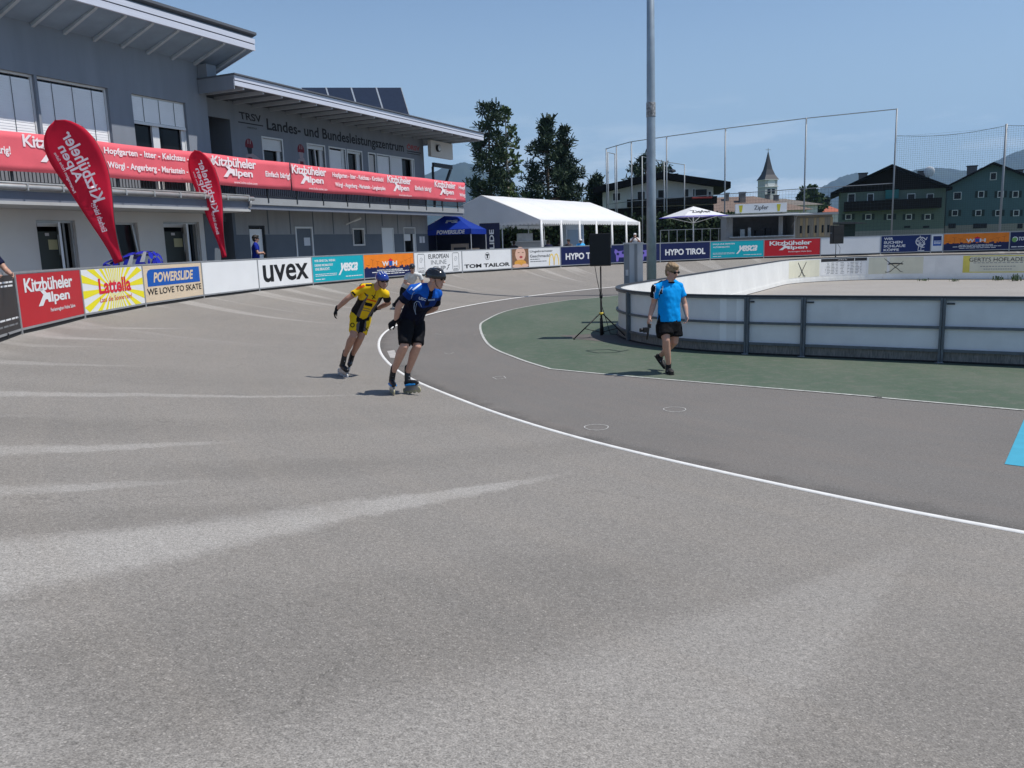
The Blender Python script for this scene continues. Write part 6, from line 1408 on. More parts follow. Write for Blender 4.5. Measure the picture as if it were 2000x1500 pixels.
# ---------------------------------------------------------------- hills and the air in front of them
m_hill, N, L, b = nodes_mat('forested_hill'); t_ = N.new('ShaderNodeTexCoord'); f = nz(N, L, t_.outputs['Object'], .012, 6, .65); L.new(mixc(N, L, mr(N, L, f, .35, .65, 0, 1), (.012, .024, .024), (.032, .048, .034)), b.inputs['Base Color']); b.inputs['Roughness'].default_value = .95
def hill(prof, Y, seed):
    random.seed(seed); vs = []; fs = []; n = len(prof); rows = 9
    sub = []
    for i in range(n - 1):
        for k in range(8): sub.append((lerp(prof[i][0], prof[i+1][0], k / 8), lerp(prof[i][1], prof[i+1][1], k / 8)))
    sub.append(prof[-1])
    for x, y in sub:
        rp = ap(x, y + random.uniform(-1.2, 1.2), Y)
        for j in range(rows + 1):
            f = j / rows; yy = lerp(-Y * .22, 0, f) if f <= 1 else 0
            hgt = (rp.z - G) * (f ** 1.15); nzv = mnoise.noise(V((rp.x * .004, (Y + yy) * .004, seed))) * hgt * .22 * math.sin(math.pi * f)
            vs.append((rp.x, Y + yy, max(G - 2 + hgt + nzv, -.8)))
        vs.append((rp.x, Y + Y * .12, G + (rp.z - G) * .3)); vs.append((rp.x, Y + Y * .2, -.8))
    m = rows + 3
    for i in range(len(sub) - 1):
        for j in range(m - 1): fs.append((i*m+j, (i+1)*m+j, (i+1)*m+j+1, i*m+j+1))
    o = MB().add(vs, fs).build('hills', m_hill, None, True); tag(o, kind='structure')
hill([(-500, 470), (-200, 330), (100, 350), (400, 380), (700, 360), (830, 340), (880, 322), (905, 315), (930, 322), (965, 348), (1000, 372), (1080, 398), (1200, 420), (1350, 450)], 3300, 2.0)
hill([(1350, 440), (1450, 415), (1550, 392), (1600, 368), (1640, 345), (1670, 336), (1700, 342), (1730, 348), (1790, 330), (1840, 326), (1900, 335), (1960, 306), (1990, 294), (2060, 262), (2200, 230), (2500, 300), (2800, 440)], 3600, 5.0)
mh = bpy.data.materials.new('haze_air'); mh.use_nodes = True; N, L = mh.node_tree.nodes, mh.node_tree.links
N.remove(N['Principled BSDF']); pv_ = N.new('ShaderNodeVolumePrincipled'); pv_.inputs['Color'].default_value = (.40, .66, 1.0, 1); pv_.inputs['Density'].default_value = HAZE; pv_.inputs['Anisotropy'].default_value = .2
L.new(pv_.outputs['Volume'], N['Material Output'].inputs['Volume'])
if HAZE > 0:
    o = MB().box(-5200, 5200, -5200, 5200, -2.0, 620).build('haze', mh); tag(o, kind='stuff')
# ================================================================== PEOPLE
def loft(mb, rings, seg=20, power=2.4):
    """rings: (centre, side vector, half width, half depth); closed ends"""
    n = len(rings); vs = []; fs = []
    for i, (c, sdv, w, d) in enumerate(rings):
        tng = (rings[min(i + 1, n - 1)][0] - rings[max(i - 1, 0)][0]).normalized(); s_ = (sdv - tng * sdv.dot(tng)).normalized(); q = tng.cross(s_)
        for k in range(seg):
            a_ = 2 * math.pi * k / seg; ca, sa = math.cos(a_), math.sin(a_)
            x = math.copysign(abs(ca) ** (2 / power), ca) * w; y = math.copysign(abs(sa) ** (2 / power), sa) * d
            vs.append(c + s_ * x + q * y)
    for i in range(n - 1):
        for k in range(seg): fs.append((i*seg+k, i*seg+(k+1) % seg, (i+1)*seg+(k+1) % seg, (i+1)*seg+k))
    fs.append(tuple(range(seg - 1, -1, -1))); fs.append(tuple((n-1)*seg+k for k in range(seg))); mb.add(vs, fs)
def fuse(mb, name, mats, parent, voxel, smooth=4, matfn=None, folds=0.0, fscale=9.0, sd=0):
    """one continuous skin out of overlapping closed shapes"""
    me = mb.mesh(name, mats); o = bpy.data.objects.new(name, me); COL.objects.link(o)
    bm = bmesh.new(); bm.from_mesh(me); bmesh.ops.recalc_face_normals(bm, faces=bm.faces); bm.to_mesh(me); bm.free()
    md = o.modifiers.new('r', 'REMESH'); md.mode = 'VOXEL'; md.voxel_size = voxel; md.use_smooth_shade = True
    sm = o.modifiers.new('s', 'SMOOTH'); sm.iterations = smooth; sm.factor = .5
    bpy.context.view_layer.update(); dg = bpy.context.evaluated_depsgraph_get()
    m2 = bpy.data.meshes.new_from_object(o.evaluated_get(dg)); o.modifiers.clear(); o.data = m2; bpy.data.meshes.remove(me)
    mats = mats if isinstance(mats, (list, tuple)) else [mats]; m2.materials.clear()
    for m in mats: m2.materials.append(m)
    if folds:
        nrm = [v.normal.copy() for v in m2.vertices]
        for v, nn in zip(m2.vertices, nrm):
            p = v.co; f = mnoise.noise(V((p.x * fscale + sd, p.y * fscale, p.z * fscale * .55 + p.x * fscale * .5))) + .5 * mnoise.noise(V((p.x * fscale * 2.3, p.y * fscale * 2.3 + sd, p.z * fscale * 1.6)))
            v.co = p + nn * folds * (max(f, -.5) + .45)
    if matfn:
        m2.polygons.foreach_set('material_index', [matfn(p.center, p.normal) for p in m2.polygons])
    m2.polygons.foreach_set('use_smooth', [True] * len(m2.polygons)); m2.update(); o.parent = parent; return o
def frame3(f, up=V((0, 0, 1))):
    f = f.normalized(); r_ = f.cross(up).normalized(); u = r_.cross(f).normalized()
    return Matrix(((r_.x, f.x, u.x), (r_.y, f.y, u.y), (r_.z, f.z, u.z)))       # columns: right, forward, up
m_skin = M('skin', (0.50, 0.285, 0.205), .5, var=.10, vscale=14); m_skin2 = M('skin_tanned', (0.40, 0.215, 0.15), .5, var=.1, vscale=14)
m_eye = M('eye_dark', (.02, .015, .012), .2); m_lip = M('lip', (.36, .14, .12), .5)
def head_shapes(mb, c, m, s=1.0):
    mb.ell(c + m @ V((0, -.008, .03)) * s, .076 * s, .098 * s, .092 * s, m); mb.ell(c + m @ V((0, .018, -.045)) * s, .058 * s, .070 * s, .078 * s, m); mb.ell(c + m @ V((0, .055, -.095)) * s, .030 * s, .028 * s, .024 * s, m, 10, 8)
    mb.capsule([c + m @ V((0, .092, .012)) * s, c + m @ V((0, .112, -.030)) * s], [.010 * s, .015 * s], 8)
    for sg in (-1, 1): mb.ell(c + m @ V((sg * .078, -.012, -.01)) * s, .012 * s, .022 * s, .034 * s, m, 8, 6)
    mb.ell(c + m @ V((0, .085, .035)) * s, .045 * s, .016 * s, .012 * s, m, 10, 6)
def hand_shapes(mb, wr, dirv, palm_n, thumb_side, curl=.5, s=1.0):
    d = dirv.normalized(); nn = (palm_n - d * palm_n.dot(d)).normalized(); ac = d.cross(nn).normalized()
    if ac.dot(thumb_side) < 0: ac = -ac
    loft(mb, [(wr - d * .01 * s, ac, .026 * s, .018 * s), (wr + d * .03 * s, ac, .036 * s, .017 * s), (wr + d * .085 * s, ac, .040 * s, .014 * s), (wr + d * .095 * s, ac, .036 * s, .011 * s)], 12)
    for k, (off, ln) in enumerate(((.030, .068), (.010, .078), (-.011, .072), (-.031, .056))):
        p = wr + d * .085 * s + ac * off * s; b1 = d * math.cos(curl * .6) + nn * math.sin(curl * .6); b2 = d * math.cos(curl * 1.7) + nn * math.sin(curl * 1.7); b3 = d * math.cos(curl * 2.5) + nn * math.sin(curl * 2.5)
        q1 = p + b1 * ln * .45 * s; q2 = q1 + b2 * ln * .33 * s; q3 = q2 + b3 * ln * .25 * s; mb.capsule([p - d * .01, p, q1, q2, q3], [.0095 * s, .0095 * s, .009 * s, .0083 * s, .0072 * s], 8)
    p = wr + d * .03 * s + ac * .03 * s; q1 = p + (ac * .75 + d * .6).normalized() * .035 * s + nn * .006; q2 = q1 + (d * .9 + ac * .3 + nn * curl * .5).normalized() * .035 * s; mb.capsule([p - ac * .01, p, q1, q2], [.013 * s, .012 * s, .0105 * s, .008 * s], 8)
def ground_hit(px, py):
    Y = gp(px, py).y
    for _ in range(20):
        p = ap(px, py, Y); zt_ = track_z(V((p.x, p.y, 0))); Y = gp(px, py, zt_).y
    return Y, zt_
def make_person(lab, base, J, face, spec, voxel=.010, rz=0):
    """J: joints in world space; spec: what is worn"""
    t = thing('person', lab, 'person', base); j = {k: v - base for k, v in J.items()}; sc = spec.get('s', 1.0)
    side = (j['shR'] - j['shL']).normalized(); hside = (j['hipR'] - j['hipL']).normalized()
    pel, nk = j['pel'], j['neck']; chest = lerp(pel, nk, .68); waist = lerp(pel, nk, .34) + V(spec.get('bend', (0, 0, 0)))
    def limb_leg(mb, S, e=0.0, upto=1.0, full=True):
        h, k, a_ = j['hip' + S], j['knee' + S], j['ank' + S]; dn = (a_ - k)
        back = (V((0, 0, 0)) - face.normalized()) * .012
        mb.capsule([h + V((0, 0, .02)), lerp(h, k, .35), lerp(h, k, .8), k, k + dn * .28 + back, k + dn * .62, a_], [v * sc + e for v in (.092, .088, .068, .058, .064, .050, .039)], 14)
    def torso(mb, e=0.0, hem=None):
        sh = (j['shR'] - j['shL']).length / 2; ax = (nk - pel).normalized(); bl = spec.get('belly', 0)
        rings = [(pel - ax * .10, hside, .150 * sc + e, .105 * sc + e), (pel, hside, .168 * sc + e, .118 * sc + e)] if hem is None else [(pel + ax * hem, hside, .160 * sc + e + .008, .114 * sc + e + .006 + bl * .8)]
        rings += [(waist + ax * .03, (hside + side).normalized(), .148 * sc + e, .108 * sc + e + bl), (lerp(waist, chest, .55), side, .160 * sc + e, .115 * sc + e + bl * .5), (chest, side, .174 * sc + e, .122 * sc + e), (lerp(chest, nk, .5), side, sh * .93 + e, .104 * sc + e), (lerp(chest, nk, .84), side, sh * .70 + e, .080 * sc + e), (nk, side, .072 * sc + e * .5, .064 * sc + e * .5)]
        loft(mb, rings, 24)
        for S in 'RL':
            mb.ell(j['sh' + S], .058 * sc + e, .058 * sc + e, .056 * sc + e)
            mb.capsule([nk + ax * .01 * sc, lerp(nk, j['sh' + S], .55) + V((0, 0, .012)), j['sh' + S]], [.050 * sc + e * .6, .050 * sc + e, .052 * sc + e], 12)
    m3 = frame3(J['look'] if 'look' in J else face) if False else frame3(spec.get('look', face), spec.get('headup', V((0, 0, 1))))
    body = MB(); torso(body)
    for S in 'RL':
        if spec.get('legs', True): limb_leg(body, S)
        sh, el, wr = j['sh' + S], j['el' + S], j['wr' + S]
        body.capsule([sh, lerp(sh, el, .45), el, lerp(el, wr, .3), wr], [v * sc for v in (.056, .053, .044, .046, .030)], 12)
        if not spec.get('gloves'):
            hd = j.get('ha' + S, wr + (wr - el).normalized() * .1) - wr
            hand_shapes(body, wr, hd, spec.get('palm' + S, -side if S == 'R' else side), face, spec.get('curl' + S, .5), sc)
    body.capsule([nk - (nk - pel).normalized() * .05, lerp(nk, j['head'], .5), j['head'] - m3 @ V((0, .01, .04))], [.062 * sc, .056 * sc, .055 * sc], 12)
    head_shapes(body, j['head'], m3, sc); hc = j['head']
    fuse(body, 'body', spec.get('skin', m_skin), t, voxel, 3)
    # face
    for sg in (-1, 1): MB().ell(hc + m3 @ V((sg * .031, .083, .012)) * sc, .013 * sc, .008 * sc, .008 * sc, m3, 8, 6).build('eye', m_eye, t)
    MB().ell(hc + m3 @ V((0, .088, -.066)) * sc, .024 * sc, .008 * sc, .006 * sc, m3, 10, 6).build('mouth', m_lip, t)
    # shirt
    if 'shirt' in spec:
        mb = MB(); torso(mb, .013, spec.get('hem', .0))
        for S in 'RL':
            sh, el = j['sh' + S], j['el' + S]; f = spec.get('sleeve', .62); r_ = spec.get('sleeve_r', .066) * sc
            mb.tube([sh, lerp(sh, el, f * .5), lerp(sh, el, f)], [.066 * sc, r_, r_ * 1.03], 16)
        fuse(mb, 'shirt', spec['shirt'], t, voxel, 3, spec.get('shirtfn') and (lambda c, n: spec['shirtfn'](c, n, j, side, face)), spec.get('folds', .006), 10, 3)
    if spec.get('collar'):
        u = (hc - nk).normalized(); mb = MB(); pts = [nk + (side * math.cos(R(a)) * .066 + face.normalized() * math.sin(R(a)) * .064) + u * .008 for a in range(0, 361, 24)]; mb.tube(pts, .018, 6); mb.build('collar', spec['collar'], t, True)
    if 'shorts' in spec:
        mb = MB(); e = spec.get('shorts_e', .022); loft(mb, [(pel - (nk - pel).normalized() * .13, hside, .15 * sc + e, .115 * sc + e), (pel, hside, .170 * sc + e * .8, .120 * sc + e * .8), (lerp(pel, waist, spec.get('waist', .45)), hside, .158 * sc + e * .4, .112 * sc + e * .4)], 22)
        for S in 'RL':
            h, k = j['hip' + S], j['knee' + S]; f = spec.get('shorts_len', .75); fl_ = spec.get('flare', .01)
            mb.tube([h + V((0, 0, .04)), lerp(h, k, f * .5), lerp(h, k, f)], [(.092) * sc + e, .084 * sc + e + fl_ * .5, .068 * sc + e + fl_], 18)
        fuse(mb, 'shorts', spec['shorts'], t, voxel, 3, spec.get('shortsfn') and (lambda c, n: spec['shortsfn'](c, n, j, side, face)), spec.get('folds', .006), 9, 7)
    if 'trousers' in spec:
        mb = MB(); loft(mb, [(pel - V((0, 0, .12)), hside, .16 * sc, .13 * sc), (pel + V((0, 0, .08)), hside, .165 * sc, .122 * sc)], 20)
        for S in 'RL': limb_leg(mb, S, .02)
        fuse(mb, 'trousers', spec['trousers'], t, voxel, 3, None, .006)
    # hands in gloves
    if spec.get('gloves'):
        for S in 'RL':
            mb = MB(); wr, el = j['wr' + S], j['el' + S]; hd = j.get('ha' + S, wr + (wr - el).normalized() * .1) - wr
            mb.capsule([wr - hd.normalized() * .03, wr + hd.normalized() * .01], [.034 * sc, .033 * sc], 10); hand_shapes(mb, wr, hd, spec.get('palm' + S, -side if S == 'R' else side), face, spec.get('curl' + S, .6), sc * 1.12); fuse(mb, 'glove', spec['gloves'], t, voxel * .75, 2)
    hu = m3 @ V((0, 0, 1)); 
    if 'helmet' in spec:
        hm_, vm = spec['helmet']; cc = hc + m3 @ V((0, -.012, .045)) * sc; mb = MB(); vs = []; fs = []; sg_ = 22; rg = 11
        for i in range(rg + 1):
            ph = R(lerp(1, 102, i / rg))
            for k in range(sg_):
                a_ = 2 * math.pi * k / sg_; x, y, z = .098 * math.sin(ph) * math.cos(a_), .142 * math.sin(ph) * math.sin(a_) - .012 * math.cos(ph), .108 * math.cos(ph)
                if math.sin(a_) < 0: y *= 1.12
                rip = 1 + .035 * math.cos(a_ * 8) * math.sin(ph)
                vs.append(cc + m3 @ V((x * rip, y * rip, z)) * sc)
        for i in range(rg):
            for k in range(sg_): fs.append((i*sg_+k, (i+1)*sg_+k, (i+1)*sg_+(k+1) % sg_, i*sg_+(k+1) % sg_))
        fs.append(tuple(range(sg_))); fs.append(tuple(rg*sg_+k for k in range(sg_ - 1, -1, -1))); hob = mb.add(vs, fs).build('helmet', hm_, t, True)
        for q in (-.058, -.02, .02, .058):
            pts = []
            for ph in range(-62, 63, 12):
                yv = math.sin(R(ph)); zz_ = math.cos(R(ph)); xx = q * (.6 + .4 * zz_); rr = math.sqrt(max(1 - (xx / .098) ** 2, .05)); pts.append(cc + m3 @ V((xx, .146 * yv * rr - .01, .110 * zz_ * rr)) * sc)
            MB().tube(pts[1:5], [.003, .008, .008, .003], 6).build('vent', vm, hob); MB().tube(pts[6:10], [.003, .008, .008, .003], 6).build('vent', vm, hob)
        for sgn in (-1, 1): MB().tube([hc + m3 @ V((sgn * .082, .02, .02)) * sc, hc + m3 @ V((sgn * .074, .03, -.06)) * sc, hc + m3 @ V((0, .05, -.128)) * sc], .005, 5).build('chin_strap', m_dkst, hob)
    if 'hair' in spec:
        mb = MB(); mb.ell(hc + m3 @ V((0, -.018, .052)) * sc, .089 * sc, .108 * sc, .088 * sc, m3); mb.ell(hc + m3 @ V((0, -.05, .0)) * sc, .080 * sc, .064 * sc, .085 * sc, m3); mb.ell(hc + m3 @ V((.01, .055, .098)) * sc, .062 * sc, .045 * sc, .028 * sc, m3)
        fuse(mb, 'hair', spec['hair'], t, min(voxel, .009), 1, None, .012, 34, 5)
    if 'cap' in spec:
        mb = MB(); mb.ell(hc + m3 @ V((0, -.01, .065)) * sc, .086 * sc, .105 * sc, .065 * sc, m3); mb.ell(hc + m3 @ V((0, .11, .055)) * sc, .065 * sc, .06 * sc, .010 * sc, m3); fuse(mb, 'cap', spec['cap'], t, .012, 2)
    if 'glasses' in spec:
        mb = MB()
        for sgn in (-1, 1): mb.ell(hc + m3 @ V((sgn * .036, .094, .014)) * sc, .033 * sc, .009 * sc, .021 * sc, m3, 12, 8)
        mb.box(-.03 * sc, .03 * sc, .095 * sc, .101 * sc, .016 * sc, .024 * sc, 0, Matrix.Translation(hc) @ m3.to_4x4())
        gl_ = mb.build('sunglasses', spec['glasses'], t, True)
        for sgn in (-1, 1): MB().tube([hc + m3 @ V((sgn * .068, .088, .018)) * sc, hc + m3 @ V((sgn * .082, -.01, .018)) * sc], .004, 5).build('temple', spec['glasses'], gl_)
    return t, j
from mathutils.bvhtree import BVHTree
def surf(t, names, base):
    vs, ps = [], []
    for o in t.children:
        if o.name.split('.')[0] in names:
            k = len(vs); vs += [v.co + base for v in o.data.vertices]; ps += [[i + k for i in p.vertices] for p in o.data.polygons]
    return BVHTree.FromPolygons(vs, ps)
def on_cloth(bv, x, y, base, off=.004):
    hit, nrm, _, _ = bv.ray_cast(CAMPOS, ray(x, y).normalized())
    return None if hit is None else hit + nrm * off - base
def cloth_stroke(t, bv, base, pts, w, mat, name='cloth_print', off=.004):
    """a printed line that lies on the garment's own surface"""
    mb = MB(); P_ = []
    for i in range(len(pts) - 1):
        for k in range(6): P_.append((lerp(pts[i][0], pts[i+1][0], k / 6), lerp(pts[i][1], pts[i+1][1], k / 6)))
    P_.append(pts[-1]); rows = []
    for i, p in enumerate(P_):
        a_, b_ = P_[max(i-1, 0)], P_[min(i+1, len(P_)-1)]; d = Vector((b_[0]-a_[0], b_[1]-a_[1])).normalized(); n_ = Vector((-d.y, d.x)) * w / 2
        rows.append([on_cloth(bv, p[0] + n_.x * f, p[1] + n_.y * f, base, off) for f in (-1, 0, 1)])
    for r0, r1 in zip(rows, rows[1:]):
        for k in (0, 1):
            q_ = (r0[k], r1[k], r1[k+1], r0[k+1])
            if all(v is not None for v in q_) and max((q_[0]-v).length for v in q_) < .06: mb.quad(*q_)
    if mb.f: return mb.build(name, mat, t)
def cloth_text(t, bv, base, s, c, ux, uy, mat, bold=.02, shear=0):
    o = text(s, 1, 1, mat, t, Matrix.Identity(4), 'cloth_print', bold=bold, shear=shear, split=False); ok = True
    for v in o.data.vertices:
        h = on_cloth(bv, c[0] + ux[0] * v.co.x + uy[0] * v.co.y, c[1] + ux[1] * v.co.x + uy[1] * v.co.y, base, .005)
        if h is None: ok = False; break
        v.co = h
    if not ok: bpy.data.objects.remove(o)
m_boot = M('skate_boot_black', (.012, .012, .014), .35); m_alus = M('skate_frame_alloy', (.45, .46, .48), .35, .8); m_whl = M('skate_wheel_amber', (.46, .42, .26), .35); m_whw = M('skate_wheel_white', (.55, .56, .56), .4); m_sock = M('black_sock', (.012, .012, .013), .9)
def skate(t, ank, foot, dirv, up, boot, accent, whm, frm=None):
    """ank: ankle joint; foot: wheel contact centre; dirv: heel to toe; up: skate's upright"""
    u = up.normalized(); d = (dirv - u * dirv.dot(u)).normalized(); sd_ = d.cross(u)
    P_ = lambda x, y, z: foot + d * x + sd_ * y + u * z
    mb = MB(); mb.capsule([P_(-.075, 0, .165), P_(.0, 0, .158), P_(.09, 0, .150), P_(.135, 0, .148)], [.040, .042, .043, .032], 14); mb.capsule([P_(-.05, 0, .17), lerp(P_(-.045, 0, .20), ank, .6), ank + (ank - P_(-.05, 0, .17)).normalized() * .03], [.044, .045, .043], 14)
    b_ = fuse(mb, 'skate', boot, t, .009, 2)
    MB().capsule([ank, ank + (ank - P_(-.05, 0, .17)).normalized() * .075], [.044, .043], 12).build('sock', m_sock, b_, True)
    fm = MB()
    for y in (-.013, .011): fm.prism([P_(-.14, y, .05), P_(-.10, y, .118), P_(.14, y, .108), P_(.155, y, .05)], sd_ * .003)
    fm.prism([P_(-.09, -.02, .112), P_(-.09, .02, .112), P_(.13, .02, .104), P_(.13, -.02, .104)], u * .006); tag(fm.build('frame', frm or m_alus, b_), kind='stuff')
    for x in (-.135, -.045, .045, .135):
        w = MB(); n_ = 18
        for y0, y1, r0, r1 in ((-.011, -.006, .036, .047), (-.006, .006, .047, .047), (.006, .011, .047, .036)):
            for k in range(n_):
                a0, a1 = 2 * math.pi * k / n_, 2 * math.pi * (k + 1) / n_; w.quad(P_(x + math.cos(a0) * r0, y0, .048 + math.sin(a0) * r0), P_(x + math.cos(a1) * r0, y0, .048 + math.sin(a1) * r0), P_(x + math.cos(a1) * r1, y1, .048 + math.sin(a1) * r1), P_(x + math.cos(a0) * r1, y1, .048 + math.sin(a0) * r1))
        for y in (-.011, .011): w.poly([P_(x + math.cos(2*math.pi*k/n_) * .036, y, .048 + math.sin(2*math.pi*k/n_) * .036) for k in range(n_)])
        w.build('wheel', whm, b_)
        MB().tube([P_(x, -.0165, .048), P_(x, .0165, .048)], .009, 8).build('axle', m_alus, b_)
    if accent:
        mb = MB()
        for sgn in (-1, 1): mb.capsule([P_(-.07, sgn * .036, .135), P_(.02, sgn * .041, .138), P_(.12, sgn * .034, .132)], [.015, .017, .012], 8)
        tag(mb.build('shell_accent', accent, b_, True), kind='stuff')
    MB().tube([lerp(P_(-.02, -.045, .2), ank, .5), lerp(P_(.03, 0, .215), ank, .35), lerp(P_(-.02, .045, .2), ank, .5)], .009, 6).build('buckle_strap', m_alus, b_)
# ---------------------------------------------------------------- skater in blue
Y1, z1 = ground_hit(785, 769)
q = lambda x, y, dy=0.0: ap(x, y, Y1 + dy)
base = q(785, 769); base.z = z1
fc = V((.76, -.62, 0))
m_jblue = MX('jersey_blue', (18, 84, 176), spec=.12, rough=.75, var=.1); m_jmid = MX('jersey_mid_blue', (12, 44, 108), spec=.12, rough=.75, var=.25, vscale=7); m_jnavy = MX('jersey_navy', (10, 14, 32), spec=.12, rough=.75); m_jblk = M('lycra_black', (.006, .006, .008), .7, spec=.12); m_hblk = M('helmet_black', (.008, .008, .009), .15, coat=.6); m_vent = M('helmet_vent', (.10, .10, .11), .4)
def blue_fn(c, n, j, side, face):
    h = (c - j['pel']).dot((j['neck'] - j['pel']).normalized()) / (j['neck'] - j['pel']).length
    sR_ = (c - j['shR']).length; lat = (c - j['pel']).dot(side)
    if sR_ > .15 and (c - j['elR']).length < .26 and h < .86: return 1
    if (c - j['elL']).length < .2: return 1
    if abs(c.dot(side) - j['neck'].dot(side)) < .035 and h > .66 and n.dot(face) > .2: return 1
    e_ = h - .10 * n.dot(-face) * 0 + .03 * math.sin(lat * 25)
    return 0 if e_ > .86 else (2 if e_ > .60 else 1)
J = dict(pel=q(803, 624), neck=q(837, 563, -.22), head=q(853, 546, -.32), shR=q(806, 566, -.34), shL=q(853, 574, -.05), elR=q(779, 597, -.30), wrR=q(773, 626, -.20), haR=q(757, 639, -.16), elL=q(850, 602, .10), wrL=q(822, 612, .16), haL=q(805, 612, .14),
         hipR=q(793, 634, -.10), hipL=q(815, 633, .08), kneeR=q(790, 676, -.28), kneeL=q(815, 676, -.12), ankR=q(768, 726, -.05), ankL=q(796, 728, .04))
p1, j1 = make_person('blue jerseyed inline skater with black helmet leaning into the bend', base, J, fc, dict(shirt=[m_jblue, m_jnavy, m_jmid], shirtfn=blue_fn, shorts=m_jblk, shorts_len=.92, shorts_e=.012, flare=.004, waist=.6, hem=-.02, s=1.05, gloves=m_jblk, helmet=(m_hblk, m_vent), glasses=m_glass, look=V((.9, -.42, -.06)), folds=.011, sleeve=.72, sleeve_r=.060, bend=(-.03, .03, .0), curlR=.45, curlL=.9, skin=m_skin), .010)
m_cyan = MX('skate_cyan', (30, 140, 215), rough=.4)
skate(p1, j1['ankR'], q(766, 769, -.05) - base, V((.30, -.95, 0)), V((.06, .02, 1)), m_boot, m_cyan, m_whl); skate(p1, j1['ankL'], q(806, 768.5, -.02) - base, V((.78, -.62, 0)), V((-.18, .05, 1)), m_boot, m_cyan, m_whl)
# chest lettering and swirl wrapped on the jersey front
bv = surf(p1, ('shirt',), base)
m_wpr = MX('print_white', (200, 212, 230), rough=.5); m_gpr = MX('print_grey_blue', (130, 150, 180), rough=.5)
cloth_stroke(p1, bv, base, [(812, 614), (808.6, 601), (809.5, 592.4), (813.7, 588.2), (819.3, 589.6), (823.5, 598.9)], 1.3, m_gpr); cloth_stroke(p1, bv, base, [(811, 612), (812, 600), (814, 592)], .8, m_gpr)
cloth_text(p1, bv, base, 'UEC', (825, 583.5), (14, 3.2), (0, -5.5), m_wpr, .03, .2); cloth_stroke(p1, bv, base, [(836, 586), (849, 585)], 3.2, m_gpr)
cloth_stroke(p1, bv, base, [(806, 566.5), (815, 560), (823, 554)], 3.0, m_wpr); cloth_stroke(p1, bv, base, [(799, 567), (805, 561)], 1.2, m_wpr); cloth_stroke(p1, bv, base, [(803, 583), (806, 573), (810, 570)], .9, m_gpr)
# ---------------------------------------------------------------- skater in yellow
Y2, z2 = ground_hit(674, 735)
q = lambda x, y, dy=0.0: ap(x, y, Y2 + dy)
base = q(675, 735); base.z = z2
fc2 = V((.56, -.83, 0))
m_yl = MX('suit_yellow', (226, 186, 30), spec=.12, rough=.75, var=.08); m_gy = MX('suit_grey', (92, 86, 88), spec=.12, rough=.75); m_bk = M('suit_black', (.008, .008, .009), .7, spec=.12); m_or = MX('suit_orange', (214, 84, 24), spec=.12, rough=.75); m_hbl = M('helmet_blue', (.01, .035, .24), .15, coat=.6); m_hw2 = M('helmet_white_vent', (.6, .62, .66), .4)
def yel_fn(c, n, j, side, face):
    ax = (j['neck'] - j['pel']); h = (c - j['pel']).dot(ax.normalized()) / ax.length; lat = (c - lerp(j['pel'], j['neck'], h)).dot(side); fr = n.dot(face.normalized())
    dR = (c - j['shR']).dot((j['elR'] - j['shR']).normalized())
    if dR > .04 and (c - lerp(j['shR'], j['elR'], .4)).length < .16: return 2 if dR > .20 else 0
    if h > .86: return 2 if abs(lat) > .09 and fr < .3 else 0
    if fr < -.1: return 2
    if abs(lat) < .062 + .028 * h: return 0
    if abs(lat) < .118: return 1
    return 2
def yel_sh(c, n, j, side, face):
    lat = (c - j['pel']).dot(side); dz = j['pel'].z - c.z
    if dz < .12 and abs(lat) < .11: return 2
    if abs(lat) < .045: return 2
    if n.dot(side if lat > 0 else -side) < .1 and dz < .28: return 1
    return 0
J = dict(pel=q(706, 612), neck=q(732, 562, -.28), head=q(747, 549, -.40), shR=q(710, 562, -.36), shL=q(752, 574, -.18), elR=q(679, 583, -.40), wrR=q(658, 603, -.34), haR=q(652, 617, -.32), elL=q(759, 592, .04), wrL=q(738, 602, .20), haL=q(725, 604, .22),
         hipR=q(697, 620, -.06), hipL=q(715, 617, .05), kneeR=q(690, 656, -.22), kneeL=q(704, 660, -.12), ankR=q(673, 695, .0), ankL=q(688, 694, .12))
p2, j2 = make_person('yellow and black suited inline skater with blue helmet and one arm swung out', base, J, fc2, dict(shirt=[m_yl, m_gy, m_bk], shirtfn=yel_fn, shorts=[m_yl, m_gy, m_bk], shortsfn=yel_sh, shorts_len=.80, shorts_e=.010, flare=.003, hem=.0, waist=.5, gloves=m_bk, helmet=(m_hbl, m_hw2), glasses=m_glass, look=V((.52, -.84, -.10)), folds=.008, sleeve=.66, sleeve_r=.056, s=.98, curlR=.55, curlL=.9, skin=m_skin2), .010)
skate(p2, j2['ankR'], q(669, 735.5, .0) - base, V((.62, -.78, 0)), V((.20, -.1, 1)), m_boot, None, m_whw); skate(p2, j2['ankL'], q(681, 727, .14) - base, V((.12, -.99, 0)), V((.22, 0, 1)), m_boot, None, m_whw)
bv = surf(p2, ('shirt', 'shorts'), base); m_red2 = MX('print_red', (150, 40, 24), rough=.5)
for pts in ([(726, 576), (733, 583)], [(733, 575), (727, 584)]): cloth_stroke(p2, bv, base, pts, 1.6, m_bk)
cloth_stroke(p2, bv, base, [(716.5, 584), (735, 589)], 2.6, m_or); cloth_stroke(p2, bv, base, [(713, 593), (727, 596)], 6.5, m_bk); cloth_stroke(p2, bv, base, [(706, 600), (723, 604)], 1.2, m_gy); cloth_stroke(p2, bv, base, [(704, 604.5), (722, 608)], 1.2, m_gy)
cloth_stroke(p2, bv, base, [(735, 566), (733, 574)], 1.0, m_red2); cloth_stroke(p2, bv, base, [(696, 564), (712, 557.8)], 4.0, m_or); cloth_stroke(p2, bv, base, [(714, 557), (726, 556.6)], 3.4, m_bk); cloth_stroke(p2, bv, base, [(688, 570), (694, 577)], 3.6, m_bk)
